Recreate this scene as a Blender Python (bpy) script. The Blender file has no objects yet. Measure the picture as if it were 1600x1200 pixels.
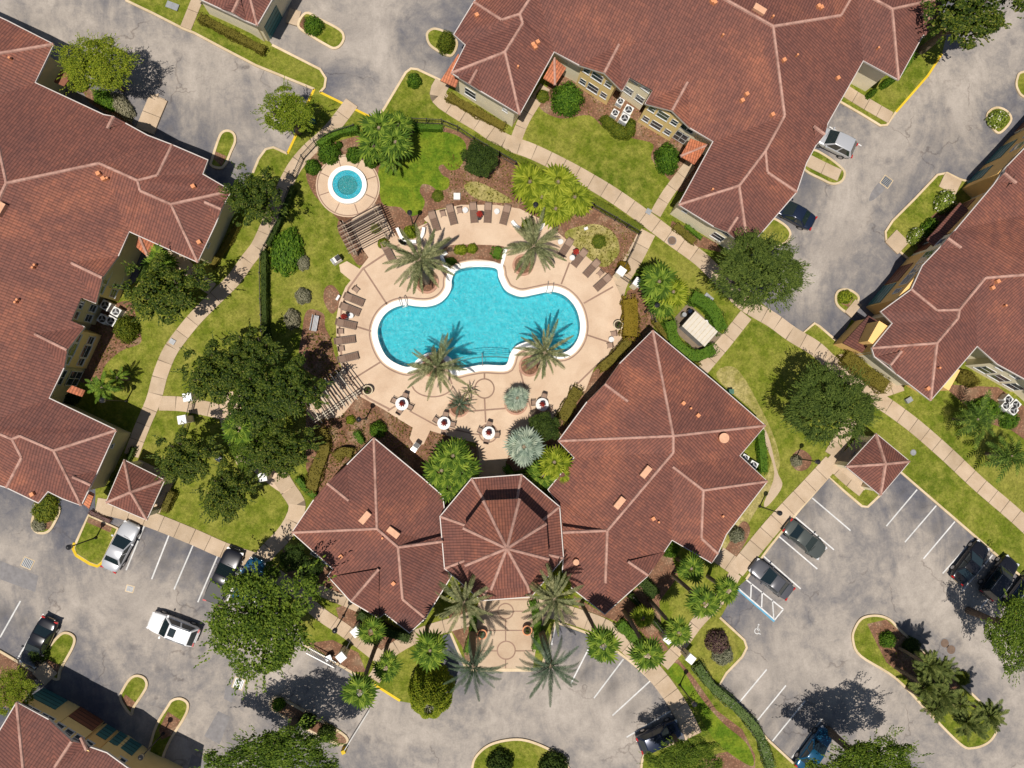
import bpy, bmesh, math, random
from mathutils import Vector, Matrix
from mathutils.geometry import tessellate_polygon
from mathutils.bvhtree import BVHTree
R = random.Random(7)
sc = bpy.context.scene
COL = sc.collection
# ------------------------------------------------------------ camera, light
H = 70.0; FPX = 1130.0; NAD = (730, 635)
nd = Vector((NAD[0]-800, 600-NAD[1], -FPX)).normalized()
ROT = nd.rotation_difference(Vector((0, 0, -1)))
cam = bpy.data.objects.new('camera', bpy.data.cameras.new('camera')); COL.objects.link(cam)
cam.location = (0, 0, H); cam.rotation_mode = 'QUATERNION'; cam.rotation_quaternion = ROT
cam.data.sensor_width = 36; cam.data.lens = 36*FPX/1600; cam.data.clip_end = 3000; cam.data.clip_start = 1
sc.camera = cam
w = bpy.data.worlds.new('World'); sc.world = w; w.use_nodes = True
SUNDIR = Vector((-.45, -.89, 0)).normalized()          # shadows fall up and a little to the right of the picture
ELEV = math.radians(73)
nt = w.node_tree; bg = nt.nodes['Background']; sky = nt.nodes.new('ShaderNodeTexSky')
sky.sky_type = 'NISHITA'; sky.sun_disc = False; sky.sun_elevation = ELEV
sky.sun_rotation = math.atan2(SUNDIR.x, SUNDIR.y)
nt.links.new(sky.outputs[0], bg.inputs[0]); bg.inputs[1].default_value = 0.06
sl = bpy.data.lights.new('sun', 'SUN'); sl.energy = 5.0; sl.angle = math.radians(.5); sl.color = (1, .935, .85)
so = bpy.data.objects.new('sun', sl); COL.objects.link(so)
sd = Vector((SUNDIR.x*math.cos(ELEV), SUNDIR.y*math.cos(ELEV), math.sin(ELEV)))
so.rotation_mode = 'QUATERNION'; so.rotation_quaternion = sd.to_track_quat('Z', 'Y'); so.location = sd*60
sc.view_settings.view_transform = 'Standard'; sc.view_settings.look = 'None'
sc.view_settings.exposure = 0.0; sc.view_settings.gamma = 1
sc.view_settings.use_curve_mapping = False
sc.render.engine = 'CYCLES'

def ray(px, py): return ROT @ Vector((px-800, 600-py, -FPX))
def W(px, py, z=0.0):                                   # where the sight line through a photo pixel meets height z
    d = ray(px, py); t = (z-H)/d.z
    return Vector((d.x*t, d.y*t, z))
PX = 1/16.1                                             # metres per photo pixel on the ground

# ------------------------------------------------------------ materials
MATS = {}
def nodes(name):
    m = bpy.data.materials.new(name); m.use_nodes = True; MATS[name] = m
    return m, m.node_tree.nodes, m.node_tree.links, m.node_tree.nodes['Principled BSDF']
def noise(ns, ls, co, scale, detail=5, rough=.6, dist=0):
    n = ns.new('ShaderNodeTexNoise'); n.inputs['Scale'].default_value = scale; n.inputs['Detail'].default_value = detail
    n.inputs['Roughness'].default_value = rough; n.inputs['Distortion'].default_value = dist
    ls.new(co, n.inputs['Vector']); return n.outputs[0]
def ramp(ns, ls, f, stops):
    r = ns.new('ShaderNodeValToRGB'); e = r.color_ramp.elements
    while len(e) > len(stops): e.remove(e[-1])
    while len(e) < len(stops): e.new(.5)
    for i, (p, c) in enumerate(stops): e[i].position = p; e[i].color = (*c, 1) if len(c) == 3 else c
    ls.new(f, r.inputs[0]); return r.outputs[0]
def mix(ns, ls, f, a, b, mode='MIX'):
    m = ns.new('ShaderNodeMix'); m.data_type = 'RGBA'; m.blend_type = mode
    for k, v in ((0, f), (6, a), (7, b)):
        if hasattr(v, 'links'): ls.new(v, m.inputs[k])
        else: m.inputs[k].default_value = v if k == 0 else (*v, 1)
    return m.outputs[2]
def math_(ns, ls, op, a, b=None, clamp=False):
    m = ns.new('ShaderNodeMath'); m.operation = op; m.use_clamp = clamp
    for k, v in ((0, a), (1, b)):
        if v is None: continue
        if hasattr(v, 'links'): ls.new(v, m.inputs[k])
        else: m.inputs[k].default_value = v
    return m.outputs[0]
def pos(ns): return ns.new('ShaderNodeNewGeometry').outputs['Position']
def bump(ns, ls, p, hgt, s, d=.05):
    b = ns.new('ShaderNodeBump'); b.inputs['Strength'].default_value = s; b.inputs['Distance'].default_value = d
    ls.new(hgt, b.inputs['Height']); ls.new(b.outputs[0], p.inputs['Normal'])
def simple(name, col, rough=.6, metal=0, var=.18, scale=3, obj=False, spec=.5, dirt=None):
    m, ns, ls, p = nodes(name)
    co = ns.new('ShaderNodeTexCoord').outputs['Object'] if obj else pos(ns)
    f = noise(ns, ls, co, scale)
    a = tuple(c*(1-var) for c in col); b = tuple(min(1, c*(1+var)) for c in col)
    c = ramp(ns, ls, f, [(.3, a), (.7, b)])
    if dirt:
        g = noise(ns, ls, co, scale*.23, 6, .7)
        c = mix(ns, ls, ramp(ns, ls, g, [(.45, (0, 0, 0)), (.7, (1, 1, 1))]), c, dirt)
    ls.new(c, p.inputs['Base Color']); p.inputs['Roughness'].default_value = rough; p.inputs['Metallic'].default_value = metal
    p.inputs['Specular IOR Level'].default_value = spec
    return m
def grass(name, c1, c2, c3, sc_=1.0):
    m, ns, ls, p = nodes(name); co = pos(ns)
    big = noise(ns, ls, co, .16*sc_, 5, .62, .4); fine = noise(ns, ls, co, 5, 6, .75); mid = noise(ns, ls, co, .9, 5, .7)
    c = ramp(ns, ls, big, [(.32, c1), (.5, c2), (.66, c3)])
    c = mix(ns, ls, ramp(ns, ls, mid, [(.42, (0, 0, 0)), (.72, (.85, .85, .85))]), c, tuple(x*1.35 for x in c3))
    c = mix(ns, ls, 1.0, c, ramp(ns, ls, fine, [(.3, (.52, .55, .45)), (.7, (1.35, 1.35, 1.25))]), 'MULTIPLY')
    ls.new(c, p.inputs['Base Color']); p.inputs['Roughness'].default_value = .95; p.inputs['Specular IOR Level'].default_value = .1
    bump(ns, ls, p, noise(ns, ls, co, 9, 4, .8), .9, .12)
    return m
grass('lawn', (.09, .13, .010), (.145, .175, .018), (.24, .225, .05))
grass('vivid_grass', (.075, .14, .009), (.105, .175, .013), (.18, .21, .02), 2)
grass('dry_grass', (.18, .19, .03), (.27, .24, .07), (.38, .31, .15), 2)
def mulch_mat():
    m, ns, ls, p = nodes('mulch'); co = pos(ns)
    c = ramp(ns, ls, noise(ns, ls, co, .45, 7, .72), [(.3, (.16, .075, .04)), (.5, (.27, .14, .085)), (.68, (.38, .27, .18))])
    v = ns.new('ShaderNodeTexVoronoi'); v.inputs['Scale'].default_value = 5; ls.new(co, v.inputs['Vector'])
    c = mix(ns, ls, 1.0, c, ramp(ns, ls, v.outputs['Distance'], [(0, (1.3, 1.25, 1.2)), (.5, (.62, .6, .55))]), 'MULTIPLY')
    ls.new(c, p.inputs['Base Color']); p.inputs['Roughness'].default_value = .95
    bump(ns, ls, p, noise(ns, ls, co, 8, 5, .8), .8, .08)
mulch_mat()
def concrete(name, a, b, st, scl=.5):
    m, ns, ls, p = nodes(name); co = pos(ns)
    f = noise(ns, ls, co, scl, 7, .65, .3); g = noise(ns, ls, co, 12, 4, .7)
    oi = ns.new('ShaderNodeObjectInfo')
    c = ramp(ns, ls, f, [(.33, a), (.62, b)])
    c = mix(ns, ls, ramp(ns, ls, noise(ns, ls, co, .22, 6, .7), [(.56, (0, 0, 0)), (.74, (.7, .7, .7))]), c, st)
    c = mix(ns, ls, 1.0, c, ramp(ns, ls, g, [(.3, (.88, .88, .88)), (.7, (1.08, 1.08, 1.08))]), 'MULTIPLY')
    c = mix(ns, ls, 1.0, c, ramp(ns, ls, oi.outputs['Random'], [(0, (.88, .88, .87)), (1, (1.06, 1.05, 1.05))]), 'MULTIPLY')
    ls.new(c, p.inputs['Base Color']); p.inputs['Roughness'].default_value = .9; p.inputs['Specular IOR Level'].default_value = .2
    bump(ns, ls, p, g, .3, .02)
concrete('sidewalk', (.40, .30, .20), (.50, .39, .28), (.33, .26, .19))
concrete('deck', (.47, .34, .235), (.56, .43, .31), (.37, .26, .18), .35)
concrete('joint', (.16, .12, .085), (.22, .17, .12), (.14, .1, .07))
concrete('deck_band', (.24, .155, .11), (.30, .2, .15), (.22, .14, .1))
concrete('kerb', (.50, .39, .24), (.62, .50, .34), (.38, .28, .15))
concrete('paint_yellow', (.62, .42, .02), (.70, .50, .04), (.55, .37, .05))
concrete('paint_white', (.52, .52, .51), (.66, .66, .65), (.45, .44, .42), 1.5)
concrete('paint_blue', (.10, .30, .45), (.13, .36, .52), (.18, .3, .38), 1.5)
def asphalt():
    m, ns, ls, p = nodes('asphalt'); co = pos(ns)
    at = ns.new('ShaderNodeAttribute'); at.attribute_name = 'wear'
    cl = ns.new('ShaderNodeMapping'); cl.inputs['Rotation'].default_value = (0, 0, .55); cl.inputs['Scale'].default_value = (1, .55, 1); ls.new(co, cl.inputs['Vector'])
    n1 = noise(ns, ls, cl.outputs[0], .14, 9, .68, .8); n2 = noise(ns, ls, co, .75, 8, .72, .3)
    f = math_(ns, ls, 'ADD', math_(ns, ls, 'MULTIPLY', at.outputs['Fac'], .52), math_(ns, ls, 'MULTIPLY', math_(ns, ls, 'SUBTRACT', n1, .5), 1.7))
    f = math_(ns, ls, 'ADD', f, math_(ns, ls, 'MULTIPLY', math_(ns, ls, 'SUBTRACT', n2, .5), .9))
    f = math_(ns, ls, 'ADD', f, .13)
    c = ramp(ns, ls, f, [(0, (.08, .084, .105)), (.2, (.125, .122, .134)), (.42, (.195, .18, .172)), (.66, (.305, .270, .236)), (.92, (.39, .345, .30))])
    # tar seams and cracks
    v = ns.new('ShaderNodeTexVoronoi'); v.feature = 'DISTANCE_TO_EDGE'; v.inputs['Scale'].default_value = .11
    dn = ns.new('ShaderNodeVectorMath'); dn.operation = 'ADD'
    n3 = ns.new('ShaderNodeTexNoise'); n3.inputs['Scale'].default_value = .5; n3.inputs['Detail'].default_value = 6; ls.new(co, n3.inputs['Vector'])
    sc3 = ns.new('ShaderNodeVectorMath'); sc3.operation = 'SCALE'; sc3.inputs['Scale'].default_value = 3.5
    ls.new(n3.outputs['Color'], sc3.inputs[0]); ls.new(co, dn.inputs[0]); ls.new(sc3.outputs[0], dn.inputs[1]); ls.new(dn.outputs[0], v.inputs['Vector'])
    cr = ramp(ns, ls, v.outputs['Distance'], [(0, (.62, .6, .6)), (.012, (1, 1, 1))])
    crm = mix(ns, ls, ramp(ns, ls, noise(ns, ls, co, .2, 3), [(.5, (0, 0, 0)), (.6, (1, 1, 1))]), (1, 1, 1), cr)
    c = mix(ns, ls, 1.0, c, crm, 'MULTIPLY')
    # oil drips
    v2 = ns.new('ShaderNodeTexVoronoi'); v2.inputs['Scale'].default_value = .33; ls.new(co, v2.inputs['Vector'])
    dr = math_(ns, ls, 'ADD', v2.outputs['Distance'], math_(ns, ls, 'MULTIPLY', n2, .35))
    c = mix(ns, ls, ramp(ns, ls, dr, [(.22, (.55, .55, .55)), (.34, (0, 0, 0))]), c, (.13, .12, .12))
    oa = ns.new('ShaderNodeAttribute'); oa.attribute_name = 'oil'
    c = mix(ns, ls, math_(ns, ls, 'MULTIPLY', oa.outputs['Fac'], ramp(ns, ls, n2, [(.35, (.3, .3, .3)), (.6, (1.0, 1.0, 1.0))])), c, (.06, .058, .062))
    g = noise(ns, ls, co, 6, 5, .8)
    c = mix(ns, ls, 1.0, c, ramp(ns, ls, g, [(.3, (.86, .86, .86)), (.7, (1.12, 1.12, 1.12))]), 'MULTIPLY')
    ls.new(c, p.inputs['Base Color']); p.inputs['Roughness'].default_value = .9; p.inputs['Specular IOR Level'].default_value = .25
    bump(ns, ls, p, g, .25, .02)
asphalt()
simple('asphalt_patch', (.19, .18, .18), .9, scale=2)
def roof_mat(name, base, hi, lo, amt):
    m, ns, ls, p = nodes(name)
    uv = ns.new('ShaderNodeUVMap').outputs[0]
    sx = ns.new('ShaderNodeSeparateXYZ'); ls.new(uv, sx.inputs[0])
    u = math_(ns, ls, 'MULTIPLY', sx.outputs[0], 1/.25); v = math_(ns, ls, 'MULTIPLY', sx.outputs[1], 1/.34)
    fu = math_(ns, ls, 'FRACT', u); fv = math_(ns, ls, 'FRACT', v)
    rib = math_(ns, ls, 'ABSOLUTE', math_(ns, ls, 'SUBTRACT', fu, .5))        # 0 crest .. .5 pan
    cell = ns.new('ShaderNodeCombineXYZ'); ls.new(math_(ns, ls, 'FLOOR', u), cell.inputs[0]); ls.new(math_(ns, ls, 'FLOOR', v), cell.inputs[1])
    wn = ns.new('ShaderNodeTexWhiteNoise'); ls.new(cell.outputs[0], wn.inputs['Vector'])
    big = noise(ns, ls, pos(ns), .12, 6, .68, .5); mid = noise(ns, ls, pos(ns), .9, 6, .7)
    f = math_(ns, ls, 'ADD', math_(ns, ls, 'MULTIPLY', big, 1.0), math_(ns, ls, 'MULTIPLY', mid, .35))
    c = ramp(ns, ls, f, [(.5, lo), (.72, base), (.92, hi)])
    c = mix(ns, ls, 1.0, c, ramp(ns, ls, wn.outputs['Value'], [(0, (.84, .84, .86)), (.5, (1, 1, 1)), (1, (1.16, 1.1, 1.06))]), 'MULTIPLY')
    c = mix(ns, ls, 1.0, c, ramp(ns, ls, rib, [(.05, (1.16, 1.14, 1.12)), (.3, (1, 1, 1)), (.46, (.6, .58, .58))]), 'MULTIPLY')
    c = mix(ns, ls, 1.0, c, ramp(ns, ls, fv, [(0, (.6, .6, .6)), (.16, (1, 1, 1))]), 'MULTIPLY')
    ls.new(c, p.inputs['Base Color']); p.inputs['Roughness'].default_value = .75; p.inputs['Specular IOR Level'].default_value = .3
    hgt = math_(ns, ls, 'ADD', math_(ns, ls, 'SUBTRACT', 1, math_(ns, ls, 'MULTIPLY', rib, 2)), math_(ns, ls, 'MULTIPLY', fv, .35))
    bump(ns, ls, p, hgt, amt, .07)
roof_mat('roof_tile', (.168, .067, .049), (.28, .105, .062), (.130, .055, .045), .42)
roof_mat('roof_tile_orange', (.44, .155, .075), (.5, .2, .1), (.3, .1, .055), .5)
simple('ridge_tile', (.43, .25, .195), .8, var=.2, scale=5, dirt=(.24, .12, .09))
simple('terracotta', (.62, .25, .11), .7, var=.12)
simple('terracotta_pale', (.6, .33, .2), .75, var=.12)
simple('gutter_white', (.52, .47, .43), .5, var=.06)
simple('soffit', (.55, .5, .42), .8, var=.05)
simple('stucco_yellow', (.82, .60, .25), .9, var=.06, scale=1, dirt=(.74, .53, .21))
simple('stucco_cream', (.84, .75, .54), .9, var=.05, scale=1, dirt=(.76, .67, .46))
simple('stucco_orange', (.80, .50, .18), .9, var=.07, scale=1)
simple('stucco_olive', (.56, .49, .27), .9, var=.07, scale=1)
simple('door_brown', (.20, .07, .035), .6)
simple('door_teal', (.05, .17, .17), .4, var=.1)
simple('white_metal', (.66, .66, .64), .4, var=.04)
simple('pillar_cap', (.8, .79, .76), .7, var=.05)
simple('grey_metal', (.30, .31, .32), .45, .3)
simple('black_metal', (.02, .02, .022), .45, .2)
simple('dark_iron', (.05, .045, .04), .6, .2)
simple('grill_steel', (.45, .45, .46), .3, .8)
simple('glass_dark', (.035, .05, .065), .08, 0, spec=.8)
simple('wood_weathered', (.30, .235, .175), .85, var=.25, scale=4)
simple('wood_white', (.48, .42, .33), .8, var=.12)
simple('wood_dark', (.055, .03, .022), .8)
simple('bark', (.14, .10, .07), .95, var=.35, scale=6)
simple('palm_bark', (.20, .15, .10), .95, var=.35, scale=6)
simple('sling_brown', (.155, .095, .065), .8, var=.15, obj=True)
simple('sling_light', (.27, .18, .13), .8, var=.12, obj=True)
simple('frame_bronze', (.10, .07, .05), .5)
simple('table_white', (.6, .6, .59), .35, var=.06)
simple('red_fabric', (.50, .035, .02), .8)
simple('pot_cream', (.5, .42, .28), .7); simple('soil', (.05, .035, .02), 1)
simple('rock', (.38, .33, .28), .9, var=.3)
simple('urn_dark', (.03, .05, .04), .5)
simple('tile_white', (.80, .79, .75), .5, var=.05, scale=2, dirt=(.74, .70, .62))
simple('green_plastic', (.04, .13, .09), .5)
simple('planter_brick', (.40, .22, .15), .85)
simple('rust_iron', (.14, .09, .06), .7)
def pool_mats():
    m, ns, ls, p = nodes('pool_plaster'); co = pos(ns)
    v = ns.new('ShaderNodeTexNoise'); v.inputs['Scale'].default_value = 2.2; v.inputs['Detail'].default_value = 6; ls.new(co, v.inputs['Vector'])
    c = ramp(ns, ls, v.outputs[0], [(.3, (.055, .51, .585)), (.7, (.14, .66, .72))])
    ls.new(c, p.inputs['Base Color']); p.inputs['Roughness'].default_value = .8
    m, ns, ls, p = nodes('pool_wall'); p.inputs['Base Color'].default_value = (.05, .46, .55, 1)
    m, ns, ls, p = nodes('water'); co = pos(ns); out = ns['Material Output']; ns.remove(p)
    tr = ns.new('ShaderNodeBsdfTransparent'); tr.inputs[0].default_value = (.66, .92, .95, 1)
    gl = ns.new('ShaderNodeBsdfGlossy'); gl.inputs['Roughness'].default_value = .05
    df = ns.new('ShaderNodeBsdfDiffuse'); df.inputs[0].default_value = (.45, .75, .78, 1)
    b = ns.new('ShaderNodeBump'); b.inputs['Strength'].default_value = .9; b.inputs['Distance'].default_value = .16
    h = math_(ns, ls, 'ADD', noise(ns, ls, co, 5.5, 5, .75, 1.2), noise(ns, ls, co, 1.2, 3, .6, .8))
    ls.new(h, b.inputs['Height']); ls.new(b.outputs[0], gl.inputs['Normal']); ls.new(b.outputs[0], df.inputs['Normal'])
    fr = ns.new('ShaderNodeFresnel'); fr.inputs[0].default_value = 1.33; ls.new(b.outputs[0], fr.inputs['Normal'])
    m0 = ns.new('ShaderNodeMixShader'); ls.new(ramp(ns, ls, noise(ns, ls, co, 4.5, 6, .8, 1.8), [(.50, (0, 0, 0)), (.66, (.4, .4, .4))]), m0.inputs[0])  # whitish mottles mixed into the water colour as painted sparkle
    ls.new(tr.outputs[0], m0.inputs[1]); ls.new(df.outputs[0], m0.inputs[2])
    m1 = ns.new('ShaderNodeMixShader'); ls.new(fr.outputs[0], m1.inputs[0]); ls.new(m0.outputs[0], m1.inputs[1]); ls.new(gl.outputs[0], m1.inputs[2])
    ls.new(m1.outputs[0], out.inputs[0])
    m, ns, ls, p = nodes('spa_plaster'); p.inputs['Base Color'].default_value = (.06, .30, .30, 1); p.inputs['Roughness'].default_value = .8
pool_mats()
def leaf_mat(name, dark, mid, lite, rough=.65, tr=.25, spots=None):
    m, ns, ls, p = nodes(name)
    g = ns.new('ShaderNodeNewGeometry'); oi = ns.new('ShaderNodeObjectInfo')
    big = noise(ns, ls, g.outputs['Position'], .7, 3, .6)
    f = math_(ns, ls, 'ADD', math_(ns, ls, 'MULTIPLY', g.outputs['Random Per Island'], .75), math_(ns, ls, 'MULTIPLY', big, .5))
    f = math_(ns, ls, 'SUBTRACT', f, .12)
    c = ramp(ns, ls, f, [(.1, dark), (.5, mid), (.92, lite)])
    if spots: c = mix(ns, ls, ramp(ns, ls, g.outputs['Random Per Island'], [(spots[0], (0, 0, 0)), (spots[0]+.02, (1, 1, 1))]), c, spots[1])
    c = mix(ns, ls, 1.0, c, ramp(ns, ls, oi.outputs['Random'], [(0, (.85, .9, .85)), (1, (1.12, 1.06, 1.0))]), 'MULTIPLY')
    ls.new(c, p.inputs['Base Color']); p.inputs['Roughness'].default_value = rough; p.inputs['Specular IOR Level'].default_value = .12
    t = ns.new('ShaderNodeBsdfTranslucent'); ls.new(mix(ns, ls, 1.0, c, (1.5, 1.6, .7), 'MULTIPLY'), t.inputs[0])
    ms = ns.new('ShaderNodeMixShader'); ms.inputs[0].default_value = tr
    ls.new(p.outputs[0], ms.inputs[1]); ls.new(t.outputs[0], ms.inputs[2]); ls.new(ms.outputs[0], ns['Material Output'].inputs[0])
leaf_mat('leaf_oak', (.022, .05, .005), (.075, .125, .010), (.18, .24, .028))
leaf_mat('leaf_bright', (.045, .08, .006), (.15, .20, .012), (.30, .33, .03))
leaf_mat('leaf_spray', (.025, .048, .01), (.072, .108, .018), (.16, .205, .04))
leaf_mat('leaf_magnolia', (.010, .024, .003), (.036, .064, .007), (.14, .165, .02), .55, .15, (.985, (.30, .25, .10)))
leaf_mat('leaf_dark', (.012, .028, .006), (.035, .06, .01), (.08, .12, .02))
leaf_mat('leaf_hedge', (.05, .08, .01), (.10, .13, .012), (.19, .20, .02))
leaf_mat('leaf_hedge_green', (.03, .07, .008), (.065, .14, .012), (.14, .23, .02))
leaf_mat('leaf_mixed', (.04, .07, .02), (.09, .14, .035), (.18, .22, .09), spots=(.9, (.3, .29, .26)))
leaf_mat('leaf_hedge_gold', (.10, .075, .006), (.21, .145, .012), (.34, .22, .03))
leaf_mat('leaf_hedge_olive', (.07, .065, .012), (.13, .11, .018), (.2, .17, .03))
leaf_mat('leaf_grey', (.13, .13, .08), (.24, .23, .16), (.34, .32, .24))
leaf_mat('leaf_purple', (.06, .03, .035), (.14, .08, .09), (.2, .17, .08))
leaf_mat('leaf_flower', (.06, .1, .015), (.17, .23, .03), (.33, .38, .08), spots=(.9, (.75, .72, .68)))
leaf_mat('palm_date', (.06, .075, .03), (.17, .18, .085), (.33, .33, .18))
leaf_mat('palm_green', (.035, .075, .01), (.11, .19, .02), (.28, .36, .05))
leaf_mat('palm_yellow', (.08, .12, .008), (.21, .26, .015), (.38, .41, .05))
leaf_mat('palm_olive', (.04, .06, .015), (.11, .14, .035), (.24, .26, .08))
leaf_mat('palm_silver', (.14, .19, .16), (.29, .35, .29), (.46, .52, .44), .5)
leaf_mat('palm_teal', (.03, .055, .035), (.075, .11, .07), (.15, .19, .13), .4)
leaf_mat('palm_spiky', (.03, .06, .01), (.075, .13, .02), (.17, .24, .04))
def paint(name, col, rough=.25, metal=.3):
    m, ns, ls, p = nodes(name); p.inputs['Base Color'].default_value = (*col, 1); p.inputs['Roughness'].default_value = rough
    p.inputs['Metallic'].default_value = metal; p.inputs['Coat Weight'].default_value = .6; p.inputs['Coat Roughness'].default_value = .08
paint('car_white', (.78, .78, .78), .3, 0); paint('car_silver', (.48, .49, .51)); paint('car_black', (.012, .012, .016)); paint('car_grey', (.10, .10, .11))
paint('car_navy', (.012, .02, .045)); paint('car_blue', (.01, .08, .16)); paint('car_grey_green', (.09, .1, .09)); paint('car_trim', (.02, .02, .02), .6, 0)
paint('car_glass', (.012, .022, .026), .05, 0); paint('car_lamp', (.7, .7, .7), .15, .2); paint('car_tail', (.4, .01, .008), .2, 0)
paint('rim', (.4, .4, .42), .3, .8)
simple('tyre', (.02, .02, .02), .9)

# ------------------------------------------------------------ object helpers
def tag(o, label=None, cat=None, group=None, kind=None):
    if label: o['label'] = label
    if cat: o['category'] = cat
    if group: o['group'] = group
    if kind: o['kind'] = kind
    return o
def mesh(name, V, F, mat, uv=None, smooth=False):
    me = bpy.data.meshes.new(name); me.from_pydata([tuple(v) for v in V], [], F)
    mats = mat if isinstance(mat, list) else [mat]
    for m in mats: me.materials.append(MATS[m])
    if uv:
        l = me.uv_layers.new(name='UVMap')
        l.data.foreach_set('uv', [c for t in uv for c in t])
    if smooth: me.polygons.foreach_set('use_smooth', [True]*len(me.polygons))
    me.update(); return me
def link(name, me, parent=None, loc=None, rot=None, scale=None):
    o = bpy.data.objects.new(name, me); COL.objects.link(o)
    if parent: o.parent = parent
    if loc is not None: o.location = loc
    if rot is not None: o.rotation_euler = rot
    if scale is not None: o.scale = scale if hasattr(scale, '__len__') else (scale,)*3
    return o
def thing(name, loc, label, cat, group=None, rz=0):
    o = link(name, None, None, loc, (0, 0, rz)); o.empty_display_size = .5
    return tag(o, label, cat, group)
def root_loc(o):
    while o.parent: o = o.parent
    return Vector(o.location)
def part(parent, name, V, F, mat, uv=None, smooth=False):           # V in world coordinates; parent without rotation
    l = root_loc(parent)
    return link(name, mesh(name, [Vector(v)-l for v in V], F, mat, uv, smooth), parent)
def box(V, F, c, s, rz=0, top=1.0):                                  # c centre of base
    cr, sr = math.cos(rz), math.sin(rz); b = len(V)
    for z, k in ((0, 1), (s[2], top)):
        for x, y in ((-1, -1), (1, -1), (1, 1), (-1, 1)):
            x *= s[0]/2*k; y *= s[1]/2*k
            V.append(Vector((c[0]+x*cr-y*sr, c[1]+x*sr+y*cr, c[2]+z)))
    for f in ((0, 3, 2, 1), (4, 5, 6, 7), (0, 1, 5, 4), (1, 2, 6, 5), (2, 3, 7, 6), (3, 0, 4, 7)): F.append([b+i for i in f])
def tube(V, F, a, b, r0, r1=None, n=8, cap=True):
    r1 = r0 if r1 is None else r1; a = Vector(a); b = Vector(b); d = (b-a).normalized()
    u = d.orthogonal().normalized(); v = d.cross(u); k = len(V)
    for p, r in ((a, r0), (b, r1)):
        for i in range(n):
            t = 2*math.pi*i/n; V.append(p+u*(r*math.cos(t))+v*(r*math.sin(t)))
    for i in range(n): F.append([k+i, k+(i+1) % n, k+n+(i+1) % n, k+n+i])
    if cap: F.append([k+n+i for i in range(n)]); F.append([k+n-1-i for i in range(n)])
def disc(V, F, c, r, z0, z1, n=24, r1=None):
    tube(V, F, (c[0], c[1], z0), (c[0], c[1], z1), r, r1, n)
def spline(pts, closed=False, n=5):
    out = []; L = len(pts)
    for i in range(L if closed else L-1):
        g = (lambda k: pts[k % L]) if closed else (lambda k: pts[max(0, min(L-1, k))])
        p0, p1, p2, p3 = g(i-1), g(i), g(i+1), g(i+2)
        for j in range(n):
            t = j/n
            out.append(tuple(.5*((2*p1[k])+(-p0[k]+p2[k])*t+(2*p0[k]-5*p1[k]+4*p2[k]-p3[k])*t*t+(-p0[k]+3*p1[k]-3*p2[k]+p3[k])*t**3) for k in (0, 1)))
    if not closed: out.append(tuple(pts[-1]))
    return out
def prism(poly, z0, z1, sides=True):                                  # poly: list of world (x, y)
    a = sum(poly[i][0]*poly[(i+1) % len(poly)][1]-poly[(i+1) % len(poly)][0]*poly[i][1] for i in range(len(poly)))
    if a < 0: poly = poly[::-1]
    n = len(poly); V = [Vector((p[0], p[1], z1)) for p in poly]; F = []
    for t in tessellate_polygon([V]):
        p, q, r = (V[i] for i in t)
        F.append(list(t) if (q-p).cross(r-p).z > 0 else [t[0], t[2], t[1]])
    if sides:
        V += [Vector((p[0], p[1], z0)) for p in poly]
        for i in range(n): j = (i+1) % n; F.append([i, n+i, n+j, j])
    return V, F
def wpoly(pts, smooth=False, z=0, n=5):
    if smooth: pts = spline(pts, True, n)
    return [tuple(W(p[0], p[1], z)[:2]) for p in pts]
def offset(poly, d):                                                   # + = outwards for ccw
    a = sum(poly[i][0]*poly[(i+1) % len(poly)][1]-poly[(i+1) % len(poly)][0]*poly[i][1] for i in range(len(poly)))
    s = 1 if a > 0 else -1; n = len(poly); out = []
    for i in range(n):
        p0, p, p1 = (Vector(poly[k % n][:2]) for k in (i-1, i, i+1))
        e0 = (p-p0).normalized(); e1 = (p1-p).normalized()
        n0 = Vector((e0.y, -e0.x)); n1 = Vector((e1.y, -e1.x)); m = n0+n1
        if m.length < .2: m = n0
        m.normalize(); k = max(.5, m.dot(n0))
        out.append(tuple(p+m*(d*s/k)))
    return out
def ribbon(line, w_, z0, z1, closed=False):                            # line: world (x, y) list; a strip with sides
    L = [Vector(p[:2]) for p in line]; n = len(L); V = []; F = []
    for i in range(n):
        a = L[(i-1) % n] if closed or i > 0 else L[i]; b = L[(i+1) % n] if closed or i < n-1 else L[i]
        d = (b-a).normalized(); q = Vector((-d.y, d.x))*w_/2
        for p, z in ((L[i]+q, z1), (L[i]-q, z1), (L[i]-q, z0), (L[i]+q, z0)): V.append(Vector((p.x, p.y, z)))
    for i in range(n if closed else n-1):
        j = (i+1) % n
        for k in range(4): F.append([4*i+k, 4*j+k, 4*j+(k+1) % 4, 4*i+(k+1) % 4][::-1])
    if not closed: F.append([0, 1, 2, 3]); F.append([4*n-1, 4*n-2, 4*n-3, 4*n-4])
    return V, F
def struct(name, V, F, mat, parent=None, uv=None):
    o = link(name, mesh(name, V, F, mat, uv), parent)
    if not parent: o['kind'] = 'structure'
    return o
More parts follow.
